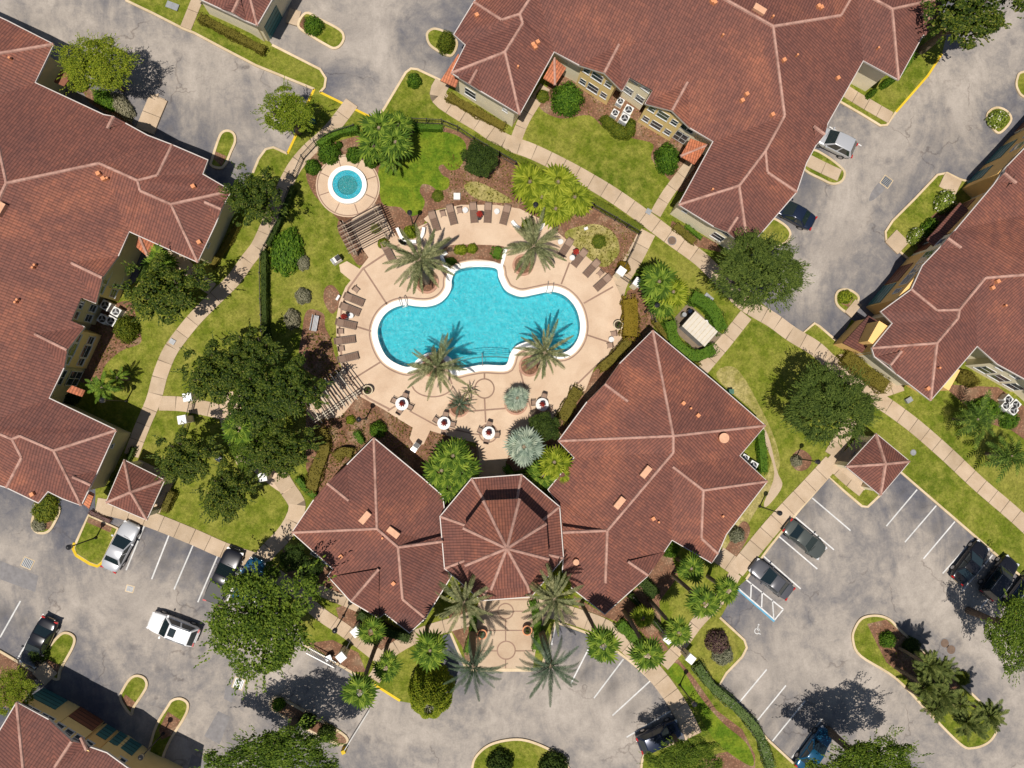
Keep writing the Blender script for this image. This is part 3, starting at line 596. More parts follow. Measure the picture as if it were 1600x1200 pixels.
# ------------------------------------------------------------ buildings
CAMP = Vector((0, 0, H))
def mitre_walls(th, outline, ze, mat, over=.5, z0=0):
    poly = [tuple(p) for p in offset([tuple(W(p[0], p[1], ze)[:2]) for p in outline], -over)]
    V, F = prism(poly, z0, ze-.12); part(th, 'wall', V, F, mat)
def building(label, ze, outline, faces, ridges, gables=(), wall='stucco_yellow', pitch=.3, mat='roof_tile', over=.85, group=None, cat='building', th=None, name='apartment_building', gut=True, prox=(), z0=0):
    cx = sum(p[0] for p in outline)/len(outline); cy = sum(p[1] for p in outline)/len(outline)
    if th is None: th = thing(name, W(cx, cy, 0), label, cat, group)
    eave = {p[:2] for p in outline if len(p) == 2 or p[2] != 'p'}
    def key(q): return min((p[:2] for p in outline), key=lambda p: (p[0]-q[0])**2+(p[1]-q[1])**2)
    gz = []; cut = []
    for g in gables:
        l, r_ = key(g[2]), key(g[3]); near = (l[0]-g[2][0])**2+(l[1]-g[2][1])**2 < 2 and (r_[0]-g[3][0])**2+(r_[1]-g[3][1])**2 < 2
        zr = ze+(W(*g[2], ze)-W(*g[3], ze)).length/2*pitch*1.25+.12; gz.append(zr); A = g[0]; done = False
        if near:
            for f in faces:
                for i in range(len(f)):
                    a, b = f[i], f[(i+1) % len(f)]
                    if a and b and {a[:2], b[:2]} == {l, r_} and i+1 < len(f)+1 and i > -1:
                        f.insert(i+1, A); done = True; break
                if done: break
        cut.append((l, r_) if done else None)
    pl = []
    for f in faces:
        if f[0] is None: pl.append(None); continue
        a = W(*f[0][:2], ze); b = W(*f[1][:2], ze); d = (b-a).normalized(); n = Vector((-d.y, d.x, 0))
        c = sum((W(*p[:2], ze) for p in f), Vector())/len(f)
        if (c-a).dot(n) < 0: n = -n
        pl.append((a, n, d))
    def onpl(p, px):
        a, n, d = p; r = ray(*px)
        # z = ze + pitch*((X-a).n)
        t = (ze-H+pitch*(-(a.dot(n))))/(r.z-pitch*r.dot(n)); return (CAMP+r*t).z
    Z = {}
    for f, p in zip(faces, pl):
        for v in f:
            if v is None: continue
            k = v[:2]
            if k in eave: Z[k] = ze; continue
            if len(v) == 3 and v[2] != 'p': Z[k] = v[2]; continue
            if p: Z.setdefault(k, []).append(onpl(p, k)) if isinstance(Z.get(k, []), list) else None
    Z = {k: (sum(v)/len(v) if isinstance(v, list) and v else v) for k, v in Z.items()}
    P = {k: W(k[0], k[1], z if not isinstance(z, list) else ze) for k, z in Z.items()}
    V = []; F = []; UV = []
    for f, p in zip(faces, pl):
        f = [v for v in f if v is not None]; q = [P[v[:2]] for v in f if v[:2] in P]
        if p: d = p[2]; a = p[0]
        else: d = (q[1]-q[0]).normalized(); a = q[0]
        for t in tessellate_polygon([[Vector((v.x, v.y, 0)) for v in q]]):
            t = [q[i] for i in t]
            nn = (t[1]-t[0]).cross(t[2]-t[0])
            if nn.length < 1e-6: continue
            if nn.z < 0: t.reverse(); nn = -nn
            b = len(V); V += t; F.append([b, b+1, b+2])
            nn.normalize(); dd = Vector((d.x, d.y, 0)); dd = (dd-nn*dd.dot(nn)).normalized(); e = nn.cross(dd)
            for v in t: UV.append(((v-a).dot(dd), (v-a).dot(e)))
    roof = part(th, 'roof', V, F, mat, UV)
    bvh = BVHTree.FromPolygons([tuple(v) for v in V], F)
    def rp(px, py):
        r = ray(px, py).normalized(); h = bvh.ray_cast(CAMP, r)
        return (h[0], h[1]) if h[0] else (W(px, py, ze+1), Vector((0, 0, 1)))
    for r in ridges:
        for i in range(len(r)-1):
            a = P[r[i][:2]]; b = P[r[i+1][:2]]
            V = []; F = []; ridge_cap(V, F, a, b); part(roof, 'ridge_cap', V, F, 'ridge_tile')
    for g in gables:
        (ix, iy), (ox, oy), l, rr = g[:4]; l = W(*l, ze); rr = W(*rr, ze); zr = gz[gables.index(g)]; zr = Z.get(g[0], zr) if cut[gables.index(g)] and not isinstance(Z.get(g[0], zr), list) else zr
        A = W(ix, iy, zr); B = W(ox, oy, zr); A.z += .06
        V = []; F = []; UV = []
        for t in ((A, B, l), (A, B, rr)):
            b = len(V); V += list(t); F.append([b, b+1, b+2]); dd = (B-A).normalized()
            for v in t: UV.append(((v-A).dot(dd), (v-A-dd*(v-A).dot(dd)).length))
        gr_ = part(th, 'gable_roof', V, F, mat, UV)
        V = []; F = []; ridge_cap(V, F, A, B); part(gr_, 'ridge_cap', V, F, 'ridge_tile')
        dn = Vector((0, 0, -.25)); V = [B, l, rr, B+dn, l+dn, rr+dn]; F = [[0, 1, 4, 3], [0, 2, 5, 3]]; part(gr_, 'fascia', V, F, 'gutter_white'); V = [p-dd*over*.98+dn*.3 for p in (B, l, rr)]; part(th, 'gable_wall', V, [[0, 1, 2]], wall or 'stucco_cream')
    ol = [Vector((*W(p[0], p[1], ze)[:2],)) for p in outline]
    sp_ = []; runs = [[]]; nO = len(outline)
    for i in range(nO):
        a, b = outline[i][:2], outline[(i+1) % nO][:2]; pa, pb = W(*a, ze), W(*b, ze); sp_.append(tuple(pa[:2])); runs[-1].append(pa)
        for cg, g in zip(cut, gables):
            if cg and {a, b} == set(cg):
                q = (W(*g[0], ze)-W(*g[1], ze)).normalized()*over; sp_ += [tuple((pa+q)[:2]), tuple((pb+q)[:2])]; runs.append([])
                break
    V, F = prism(sp_, ze-.1, ze-.03); part(th, 'soffit', V, F, 'soffit')
    if wall: mitre_walls(th, outline, ze, wall, over if len(outline) < 60 else over, z0)
    if gut:
        if len(runs) > 1: runs[0] = runs.pop()+runs[0]
        else: runs[0].append(runs[0][0])
        for L in runs:
            if len(L) > 1: V, F = ribbon(L, .085, ze-.16, ze+.02); part(th, 'gutter', V, F, 'gutter_white')
    return th, roof, rp
def ridge_cap(V, F, a, b):
    d = (b-a); u = Vector((-d.y, d.x, 0)).normalized()*.15; up = Vector((0, 0, .12)); lo = Vector((0, 0, -.06)); k = len(V)
    for p in (a, b):
        V += [p+u+lo, p+u*.6+up*.75, p+up, p-u*.6+up*.75, p-u+lo]
    for i in range(4): F.append([k+i, k+i+1, k+6+i, k+5+i])
    F.append([k, k+1, k+2, k+3, k+4]); F.append([k+9, k+8, k+7, k+6, k+5])
def windows(th, A, B, specs, z0=0, wall=None, depth=1.5, h=5.05, frame='white_metal', roofm=None):
    """A, B: wall foot in photo pixels (ground); specs: (fraction along, sill height, width, height[, kind])"""
    a = W(*A, 0); b = W(*B, 0); d = (b-a); L = d.length; d.normalize(); n = Vector((d.y, -d.x, 0))
    if n.dot(Vector((0, 0, 0))-a) < 0 and (a-W(*NAD)).dot(n) > 0: n = -n
    elif (a-W(*NAD)).dot(n) > 0: n = -n
    if wall:
        V = []; F = []; m = (a+b)/2-n*depth/2; box(V, F, (m.x, m.y, 0), (L, depth, h), math.atan2(d.y, d.x)); part(th, 'bay_wall', V, F, wall)
    rz = math.atan2(d.y, d.x)
    for s in specs:
        t, z, w_, hh = s[:4]; kind = s[4] if len(s) > 4 else 'window'
        c = a+d*(L*t); z = z-.3 if z > 3.3 else z
        if kind == 'window':
            V = []; F = []
            for dx, dz, sx, sz in ((0, 0, w_+.1, .07), (0, hh-.07, w_+.1, .07), (-(w_)/2, 0, .07, hh), (w_/2, 0, .07, hh), (0, hh*.5, w_, .04)):
                q = c+d*dx+n*.01; box(V, F, (q.x, q.y, z+dz), (sx, .05, sz), rz)
            f = part(th, 'window', V, F, frame)
            V = []; F = []; q = c+n*.003; box(V, F, (q.x, q.y, z+.04), (w_-.02, .035, hh-.08), rz); part(f, 'pane', V, F, 'glass_dark')
            V = []; F = []; q = c+n*.035; box(V, F, (q.x, q.y, z-.07), (w_+.14, .07, .06), rz); part(f, 'sill', V, F, frame)
        elif kind == 'screen':      # recessed balcony behind a mesh screen
            V = []; F = []; q = c+n*.02; box(V, F, (q.x, q.y, z), (w_, .05, hh), rz); f = part(th, 'porch_screen', V, F, 'glass_dark')
            V = []; F = []
            for dx, dz, sx, sz in ((0, 0, w_+.1, .1), (0, hh-.1, w_+.1, .1), (-w_/2, 0, .08, hh), (w_/2, 0, .08, hh), (0, 0, .06, hh), (0, hh*.45, w_, .06)):
                q = c+d*dx+n*.03; box(V, F, (q.x, q.y, z+dz), (sx, .05, sz), rz)
            part(f, 'screen_frame', V, F, frame)
        else:                       # doors
            V = []; F = []; q = c+n*.03; box(V, F, (q.x, q.y, z), (w_, .08, hh), rz); f = part(th, 'garage_door' if w_ > 1.5 else 'door', V, F, kind)
            V = []; F = []
            for k in range(1, 4): q = c+n*.075; box(V, F, (q.x, q.y, z+hh*k/4), (w_*.96, .02, .04), rz)
            part(f, 'groove', V, F, 'car_trim')
def vents(th, roof, rp, L):
    for p in L:
        x, y, kind = p[:3]; q, nn = rp(x, y)
        V = []; F = []
        if kind == 'skylight': box(V, F, (q.x, q.y, q.z-.35), (1.15, .55, .75), math.radians(p[3])); part(roof, 'dormer_vent', V, F, 'terracotta_pale')
        elif kind == 'pipe': disc(V, F, (q.x, q.y), .10, q.z-.1, q.z+.4, 10); part(roof, 'vent_pipe', V, F, 'terracotta')
        elif kind == 'box': box(V, F, (q.x, q.y, q.z-.2), (.36, .36, .5), math.radians(p[3] if len(p) > 3 else 30), .9); part(roof, 'vent_box', V, F, 'terracotta')
        elif kind == 'drum': disc(V, F, (q.x, q.y), .42, q.z-.2, q.z+.55, 20); f = part(roof, 'vent_drum', V, F, 'terracotta'); V = []; F = []; disc(V, F, (q.x, q.y), .47, q.z+.55, q.z+.62, 20); part(f, 'drum_cap', V, F, 'terracotta_pale')
        elif kind == 'drum_s': disc(V, F, (q.x, q.y), .28, q.z-.2, q.z+.5, 16); part(roof, 'vent_drum', V, F, 'terracotta_pale')
K_ = (1338, -17)
G_APT = 'two-storey apartment buildings under brown tile roofs'
o2 = [(866, 81), (905, 102), (972, 142), (984, 121, 'p'), (1020, 141, 'p'), (1008, 162), (1078, 200), (1114, 221), (1060, 320), (1115, 354), (1155, 378), (1169, 388), (1245, 300), (1260, 255), (1275, 227), (1286, 214), (1294, 192), (1349, 95), (1404, 125), (1440, 59), (1462, 32), (1480, -5), (1440, -80), (1300, -160), (1000, -240), (830, -110), (740, 3), (709, 54), (727, 70), (705, 114), (752, 143), (812, 179)]
b2, r2, rp2 = building('large apartment block above the pool garden with two yellow courtyard bays and air conditioners', 5.2, o2,
    [[(866, 81), (905, 102), (972, 142), (984, 121), (1020, 141), (1008, 162), (1078, 200), (1114, 221), (1226, 181), (1208, 41), (1013, -69), (838, -18)],
     [(812, 179), (866, 81), (838, -18), (812, 22), (817, 36), (789, 81)], [(709, 54), (727, 70), (784, 31), (740, 3)],
     [(727, 70), (705, 114), (789, 81), (817, 36), (812, 22), (784, 31)], [(705, 114), (752, 143), (812, 179), (789, 81)],
     [None, (740, 3), (784, 31), (812, 22), (838, -18), (1013, -69), (1000, -240), (830, -110)],
     [(1114, 221), (1060, 320), (1155, 290), (1196, 236), (1226, 181)], [(1060, 320), (1115, 354), (1155, 378), (1169, 388), (1155, 290)],
     [(1169, 388), (1245, 300), (1199, 269), (1196, 236), (1155, 290)],
     [(1294, 192), (1349, 95), K_, (1314, 24), (1208, 41), (1226, 181), (1196, 236), (1199, 269), (1245, 300), (1260, 255), (1275, 227), (1286, 214)],
     [(1349, 95), (1404, 125), (1394, 14), K_], [(1404, 125), (1440, 59), (1462, 32), (1480, -5), (1394, 14)], [None, K_, (1394, 14), (1480, -5), (1440, -80)],
     [None, (1013, -69), (1208, 41), (1314, 24), K_, (1440, -80), (1300, -160), (1000, -240)]],
    [[(838, -18), (1013, -69), (1208, 41), (1226, 181), (1196, 236), (1155, 290), (1060, 320)], [(1155, 290), (1169, 388)], [(1196, 236), (1199, 269), (1245, 300)], [(1208, 41), (1314, 24), K_, (1394, 14), (1404, 125)], [(1394, 14), (1480, -5)],
     [(740, 3), (784, 31), (812, 22), (838, -18)], [(812, 22), (817, 36), (789, 81), (705, 114)], [(789, 81), (812, 179)]],
    [((967, 70), (944, 114), (905, 102), (972, 142)), ((1074, 129), (1050, 173), (1008, 162), (1078, 200)), ((745, 110), (733, 131), (716, 121), (752, 143)), ((1152, 340), (1137, 363), (1115, 354), (1155, 378)),
     ((1271, 197), (1289, 210), (1293, 195), (1275, 227)), ((1439, 22), (1462, 33), (1468, 15), (1445, 58))], 'stucco_cream', group=G_APT)
WIN3 = [(.16, 3.75, .65, 1.0), (.48, 3.65, 1.15, 1.25), (.82, 3.75, .65, 1.0), (.16, 1.1, .65, 1.0), (.48, .95, 1.15, 1.3), (.82, 1.1, .65, 1.0)]
windows(b2, (899, 134), (947, 165), WIN3, wall='stucco_yellow', depth=2.2)
windows(b2, (995, 191), (1045, 221), WIN3, wall='stucco_yellow', depth=2.2)
windows(b2, (967, 150), (999, 173), [(.25, 4.3, .9, .9), (.78, 4.3, .9, .9), (.25, 1.5, .9, 1.1), (.78, 1.5, .9, 1.1)], wall='stucco_cream', depth=2.6, h=5.1)
windows(b2, (875, 112), (899, 127), [(.55, 2.9, 1.3, 2.1, 'screen'), (.55, .3, 1.3, 1.9, 'screen')], wall='stucco_cream', depth=1.5)
windows(b2, (1046, 214), (1072, 230), [(.45, 2.9, 1.3, 2.1, 'screen'), (.45, .3, 1.3, 1.9, 'screen')], wall='stucco_cream', depth=1.5)
windows(b2, (712, 143), (800, 199), [(.26, 1.0, 1.2, 1.4), (.26, 3.6, 1.2, 1.3), (.85, 2.6, .5, .5)], wall='stucco_cream', depth=1.2, h=5.05)
windows(b2, (1046, 335), (1138, 392), [(.12, 2.6, .5, .5), (.72, 1.0, 1.2, 1.4), (.72, 3.6, 1.2, 1.2)], wall='stucco_cream', depth=1.2, h=5.05)
windows(b2, (1326, 141), (1375, 172), [(.2, 0, 1.4, 2.2, 'door_brown')], wall=None) if False else None
vents(b2, r2, rp2, [(833, 71, 'box'), (840, 67, 'box'), (836, 75, 'box'), (1166, 148, 'box'), (1159, 158, 'box'), (1185, 17, 'skylight', -30), (1128, 57, 'pipe'), (1206, 28, 'pipe'), (1278, 11, 'box'), (1282, 13, 'box'), (1224, 95, 'box'), (1308, 123, 'box'), (1206, 180, 'box'), (745, 25, 'box'), (809, 106, 'pipe'), (1112, 3, 'box'), (1116, 5, 'box'), (1112, 297, 'pipe'), (1244, 88, 'pipe'), (1370, 77, 'pipe')])
def hiproof(th, corners, ze, apex=None, ridge=None, mat='roof_tile', zr=None, caps=True):
    c = [W(*p, ze) for p in corners]
    if apex: tops = [W(*apex, zr)]*4
    else: a, b = W(*ridge[0], zr), W(*ridge[1], zr); tops = [a, b, b, a] if len(ridge) == 2 else None
    V = []; F = []; UV = []
    for i in range(4):
        p, q = c[i], c[(i+1) % 4]; s = [p, q, tops[(i+1) % 4], tops[i]]
        if (s[2]-s[3]).length < 1e-4: s = s[:3]
        b = len(V); V += s; F.append([b+k for k in range(len(s))]); d = (q-p).normalized(); nn = d.cross((s[2]-q)).normalized(); e = nn.cross(d)
        for v in s: UV.append(((v-p).dot(d), (v-p).dot(e)))
    rf = part(th, 'roof', V, F, mat, UV)
    if caps:
        for i in range(4): V = []; F = []; ridge_cap(V, F, c[i], tops[i]); part(rf, 'ridge_cap', V, F, 'ridge_tile')
    V, F = ribbon(offset([tuple(p[:2]) for p in c], .03), .085, ze-.15, ze+.02, True); part(th, 'gutter', V, F, 'gutter_white')
    V, F = prism([tuple(p[:2]) for p in c], ze-.1, ze-.03); part(th, 'soffit', V, F, 'soffit')
    return rf
def lean_to(th, quad, zs, mat='roof_tile_orange', cap=None, name='porch_roof'):
    q = [W(p[0], p[1], z) for p, z in zip(quad, zs)]; d = (q[1]-q[0]).normalized(); UV = []
    for v in q: e = v-q[0]; u = e.dot(d); UV.append((u, (e-d*u).length))
    low = [v+Vector((0, 0, -.14)) for v in q]
    f = part(th, name, q+low, [[0, 1, 2, 3], [7, 6, 5, 4], [0, 4, 5, 1], [1, 5, 6, 2], [2, 6, 7, 3], [3, 7, 4, 0]], mat, [UV[i] for i in (0, 1, 2, 3, 3, 2, 1, 0, 0, 0, 1, 1, 1, 1, 2, 2, 2, 2, 3, 3, 3, 3, 0, 0)])
    if cap: V = []; F = []; ridge_cap(V, F, q[cap[0]], q[cap[1]]); part(f, 'ridge_cap', V, F, 'ridge_tile')
for c_, ap in (([(866, 90), (885, 106), (867, 133), (849, 122)], (1, 3)), ([(1079, 216), (1107, 226), (1085, 257), (1063, 244)], (1, 3))):
    lean_to(b2, [c_[0], c_[1], c_[2], c_[3]], (3.4, 2.9, 2.9, 3.2), cap=(0, 2) if ap == (1, 3) and c_[0][0] < 900 else (1, 3))
lean_to(b2, [(688, 126), (712, 137), (727, 96), (716, 84)], (2.9, 2.9, 3.6, 3.6)); lean_to(b2, [(1172, 392), (1190, 378), (1205, 352), (1182, 360)], (2.8, 2.8, 3.4, 3.4)) if False else None

o3 = [(11, 32), (84, 69), (55, 129), (162, 179), (177, 182), (199, 194), (230, 211), (269, 226), (325, 250), (317, 272), (362, 298), (346, 327), (337, 350), (309, 410), (202, 362), (185, 400), (150, 474), (127, 465, 'p'), (111, 501, 'p'), (132, 511), (100, 575), (77, 622), (182, 672), (154, 734), (127, 790), (97, 779), (75, 768), (60, 786), (10, 762), (-60, 740), (-200, 500), (-200, 300), (-120, 80), (-80, -10)]
b3, r3, rp3 = building('apartment block with olive walls and sprawling brown roof at the left edge of the photo', 5.2, o3,
    [[(202, 362), (185, 400), (150, 474), (127, 465), (111, 501), (132, 511), (100, 575), (77, 622), (-30, 666), (-90, 494), (10, 286), (155, 255)],
     [(202, 362), (309, 410), (267, 319), (219, 298), (215, 282), (155, 255)], [(309, 410), (337, 350), (346, 327), (362, 298), (267, 319)],
     [(55, 129), (162, 179), (177, 182), (199, 194), (230, 211), (269, 226), (246, 274), (215, 282), (155, 255), (10, 286), (-18, 155)],
     [(317, 272), (362, 298), (267, 319), (219, 298), (215, 282), (246, 274), (269, 226), (325, 250)], [(84, 69), (55, 129), (-18, 155), (-5, 84)],
     [(11, 32), (84, 69), (-5, 84), (-80, -10)], [None, (-5, 84), (-18, 155), (10, 286), (-90, 494), (-200, 300), (-120, 80), (-80, -10)],
     [(77, 622), (182, 672), (84, 704), (31, 681), (19, 686), (-30, 666)], [(182, 672), (154, 734), (127, 790), (84, 704)],
     [(97, 779), (127, 790), (84, 704), (31, 681), (19, 686), (34, 715), (75, 768)], [(10, 762), (60, 786), (75, 768), (34, 715)],
     [None, (10, 762), (34, 715), (19, 686), (-30, 666), (-90, 494), (-200, 500), (-60, 740)], [None, (-90, 494), (-200, 300), (-200, 500)]],
    [[(-18, 155), (10, 286), (155, 255), (215, 282), (219, 298), (267, 319), (309, 410)], [(10, 286), (-90, 494), (-30, 666), (19, 686), (31, 681), (84, 704), (182, 672)], [(267, 319), (362, 298)], [(215, 282), (246, 274), (269, 226)],
     [(84, 69), (-5, 84)], [(84, 704), (127, 790)], [(19, 686), (34, 715), (10, 762)]],
    [((112, 411), (160, 434), (185, 400), (150, 474)), ((55, 522), (105, 547), (132, 511), (100, 575)), ((168, 201), (177, 182), (164, 180), (197, 192)), ((320, 316), (346, 327), (352, 312), (338, 345)), ((114, 745), (142, 758), (152, 736), (132, 774))],
    'stucco_olive', group=G_APT)
WIN2 = [(.2, 3.7, .75, 1.0), (.52, 3.6, 1.2, 1.3), (.83, 3.7, .75, 1.0), (.2, 1.1, .75, 1.0), (.52, .95, 1.2, 1.3), (.83, 1.1, .75, 1.0)]
windows(b3, (209, 416), (186, 472), WIN2, wall='stucco_yellow', depth=2.2); windows(b3, (160, 524), (136, 576), WIN2, wall='stucco_yellow', depth=2.2)
windows(b3, (163, 478), (150, 508), [(.25, 3.8, .7, 1.1), (.75, 3.8, .7, 1.1), (.25, 1.2, .7, 1.1), (.75, 1.2, .7, 1.1)], wall='stucco_olive', depth=2.5, h=5.1)
windows(b3, (222, 388), (210, 416), [(.55, 2.9, 1.3, 2.1, 'screen'), (.55, .3, 1.3, 2, 'screen')], wall='stucco_olive', depth=1.5)
windows(b3, (134, 578), (120, 606), [(.5, 2.9, 1.4, 2.1, 'screen'), (.5, .3, 1.4, 2, 'screen')], wall='stucco_olive', depth=1.5)
windows(b3, (366, 332), (333, 414), [(.12, 3.6, 1.1, 1.1), (.75, 2.6, .5, .5)], wall='stucco_olive', depth=1.2, h=5.05)
windows(b3, (206, 676), (178, 738), [(.3, 2.6, .4, .5)], wall='stucco_olive', depth=.9, h=4.95)
vents(b3, r3, rp3, [(3, 328, 'skylight', 62), (155, 272, 'box'), (163, 280, 'box'), (303, 292, 'box'), (312, 379, 'box'), (54, 419, 'pipe'), (57, 415, 'pipe'), (27, 473, 'pipe'), (30, 469, 'pipe'), (52, 772, 'box'), (18, 93, 'pipe'), (170, 280, 'pipe')])
lean_to(b3, [(216, 366), (243, 378), (232, 403), (212, 385)], (3.5, 2.9, 2.9, 3.2), cap=(0, 2)); lean_to(b3, [(112, 602), (133, 610), (128, 620), (104, 612)], (3.3, 2.9, 2.9, 3.2)); lean_to(b3, [(130, 788), (140, 768), (147, 772), (139, 795)], (2.9, 3.3, 3.3, 2.9))
lean_to(b3, [(84, 128), (100, 135), (112, 118), (96, 108)], (2.6, 2.6, 2.6, 2.6), 'door_brown')

o4 = [(1424, 452), (1376, 487), (1394, 505), (1362, 544), (1366, 557), (1400, 584), (1454, 626), (1527, 541), (1558, 569), (1600, 592), (1700, 680), (1760, 550), (1760, 300), (1700, 120), (1600, 232), (1571, 262), (1552, 289), (1492, 360), (1465, 390), (1441, 415)]
b4, r4, rp4 = building('apartment block at the right edge of the photo with shaded garages along its left side', 5.4, o4,
    [[(1552, 289), (1492, 360), (1465, 390), (1441, 415), (1424, 452), (1464, 485), (1499, 484), (1524, 453), (1540, 434), (1640, 426), (1760, 300), (1700, 120), (1600, 232), (1571, 262)],
     [(1394, 505), (1362, 544), (1464, 536), (1497, 497), (1499, 484), (1464, 485), (1424, 452), (1376, 487)], [(1400, 584), (1454, 626), (1464, 536), (1362, 544), (1366, 557)],
     [(1454, 626), (1527, 541), (1524, 453), (1499, 484), (1497, 497), (1464, 536)], [(1527, 541), (1558, 569), (1600, 592), (1700, 680), (1760, 550), (1640, 426), (1540, 434), (1524, 453)], [None, (1640, 426), (1760, 550), (1760, 300)]],
    [[(1424, 452), (1464, 485), (1499, 484), (1540, 434), (1640, 426)], [(1499, 484), (1497, 497), (1464, 536), (1362, 544)], [(1464, 536), (1454, 626)]],
    [((1408, 549), (1391, 571), (1370, 558), (1402, 586)), ((1587, 286), (1569, 270), (1574, 259), (1556, 285)), ((1501, 387), (1481, 372), (1492, 360), (1468, 388))], 'stucco_cream', group=G_APT, over=1.15)
windows(b4, (1353, 480), (1419, 402), [(.22, .1, 2.6, 2.2, 'door_teal'), (.62, .1, 2.4, 2.2, 'door_brown'), (.2, 3.8, .6, .9), (.42, 3.7, 1.3, 1.2), (.62, 3.7, 1.0, 1.2), (.85, 3.4, 1.6, 1.7, 'screen')], wall='stucco_orange', depth=2.5)
windows(b4, (1421, 402), (1443, 380), [(.5, 3.7, .8, .9), (.5, .1, 1.1, 2.1, 'door_brown')], wall='stucco_cream', depth=2.5)
windows(b4, (1446, 377), (1502, 318), [(.3, .1, 2.6, 2.3, 'door_brown'), (.75, .1, 2.2, 2.3, 'door_brown')], wall='stucco_orange', depth=2.5)
windows(b4, (1502, 296), (1580, 213), [(.2, .1, 1.8, 2.2, 'door_teal'), (.62, .1, 2.6, 2.2, 'door_teal'), (.55, 3.7, 1, 1.2), (.8, 3.7, 1, 1.2)], wall='stucco_orange', depth=2.5)
windows(b4, (1584, 208), (1650, 138), [(.2, .1, 2.4, 2.2, 'door_brown'), (.6, .1, 2.4, 2.2, 'door_teal'), (.3, 3.7, 1, 1.2)], wall='stucco_cream', depth=2.5)
windows(b4, (1506, 571), (1578, 612), [(.2, 3.9, .8, .9), (.2, .9, 1.3, 1.7), (.5, 3.9, .8, .9), (.5, .9, 1.3, 1.7), (.82, 3.9, .8, .9), (.82, .9, 1.3, 1.7)], wall='stucco_cream', depth=2.5)
windows(b4, (1508, 552), (1530, 568), [(.4, 2.9, 1.2, 2, 'screen'), (.4, .3, 1.2, 2, 'screen')], wall='stucco_orange', depth=2.5)
windows(b4, (1312, 540), (1430, 612), [(.3, 3.6, 1.6, 1.2), (.85, .9, 1.3, .7)], wall='stucco_orange', depth=2.2, h=5.1)
V = []; F = []; g = [W(1330, 531), W(1372, 495)]; m = (g[0]+g[1])/2; 
lean_to(b4, [(1317, 536), (1357, 493), (1383, 508), (1347, 551)], (2.8, 2.8, 3.9, 3.9), mat='roof_tile', name='garage_roof')
q = [W(1317, 536, 2.65), W(1357, 493, 2.65), W(1383, 508, 2.65), W(1347, 551, 2.65)]; V, F = prism(offset([tuple(p[:2]) for p in q], -.2), 0, 2.64); part(b4, 'garage_wall', V, F, 'stucco_orange')
for qd in ([(1448, 374), (1500, 316), (1514, 328), (1462, 388)],): lean_to(b4, qd, (2.7, 2.7, 3.3, 3.3), mat='roof_tile', name='garage_roof')
vents(b4, r4, rp4, [(1557, 440, 'box'), (1549, 450, 'box'), (1448, 607, 'box', 40), (1465, 575, 'pipe'), (1568, 478, 'pipe')])

o5 = [(26, 1097), (76, 1124), (135, 1165), (167, 1176), (200, 1200), (270, 1235), (250, 1370), (-80, 1290), (-72, 1260)]
b5, r5, rp5 = building('yellow apartment block in the lower left corner with teal and brown garage doors', 5.2, o5,
    [[(26, 1097), (-72, 1260), (46, 1297)], [(26, 1097), (76, 1124), (135, 1165), (167, 1176), (200, 1200), (270, 1235), (250, 1370), (46, 1297)], [None, (-72, 1260), (-80, 1290), (250, 1370), (46, 1297)]],
    [[(26, 1097), (46, 1297)]], [((86, 1198), (112, 1158), (76, 1124), (135, 1165)), ((136, 1172), (126, 1152), (122, 1161), (138, 1166))], 'stucco_yellow', group=G_APT, over=1.0)
windows(b5, (71, 1076), (125, 1104), [(.3, .1, 2.5, 2.0, 'door_teal'), (.25, 3.2, 1.5, 1.6, 'screen'), (.7, 3.2, 1.2, 1.6, 'screen')], wall='stucco_yellow', depth=3)
windows(b5, (126, 1104), (163, 1127), [(.5, .1, 2.5, 2.0, 'door_brown'), (.1, 3.8, .7, 1.1), (.48, 3.8, .7, 1.1), (.85, 3.8, .7, 1.1)], wall='stucco_yellow', depth=3)
windows(b5, (165, 1130), (185, 1142), [(.5, .1, 1.0, 2.0, 'door_teal'), (.3, 3.6, .7, .9)], wall='stucco_orange', depth=3)
windows(b5, (187, 1142), (227, 1167), [(.45, .1, 2.4, 2.0, 'door_teal'), (.2, 3.9, .7, .9), (.75, 3.0, .7, .9)], wall='stucco_yellow', depth=3)
lean_to(b5, [(12, 1088), (18, 1086), (38, 1100), (26, 1108)], (3.2, 3.2, 3.6, 3.6))
lean_to(b5, [(116, 1104), (152, 1124), (148, 1136), (112, 1112)], (2.6, 2.6, 2.9, 2.9), 'door_brown', name='canopy') if False else None

o6 = [(315, 0), (345, 14), (385, 33), (402, 40), (425, 0), (470, -80), (384, -120), (270, -20)]
b6, r6, rp6 = building('small corner building at the top left with tiled roof and teal garage door', 5.0, o6,
    [[(345, 14), (402, 40), (384, -28), (300, -60), (270, -20), (315, 0)], [(402, 40), (425, 0), (470, -80), (384, -28)], [None, (384, -28), (470, -80), (384, -120), (270, -20), (300, -60, 6.2)]],
    [[(402, 40), (384, -28)]], [((375, -4), (363, 20), (345, 14), (385, 33))], 'stucco_cream', group=G_APT)
windows(b6, (318, 8), (414, 66), [(.3, 2.4, .5, .8), (.75, 3.6, 1.2, 1.1)], wall='stucco_cream', depth=2.2, h=4.95)
windows(b6, (420, 66), (446, 18), [(.45, .1, 2.4, 2.1, 'door_teal'), (.9, 3.5, .9, 1)], wall='stucco_cream', depth=2.2, h=4.95)

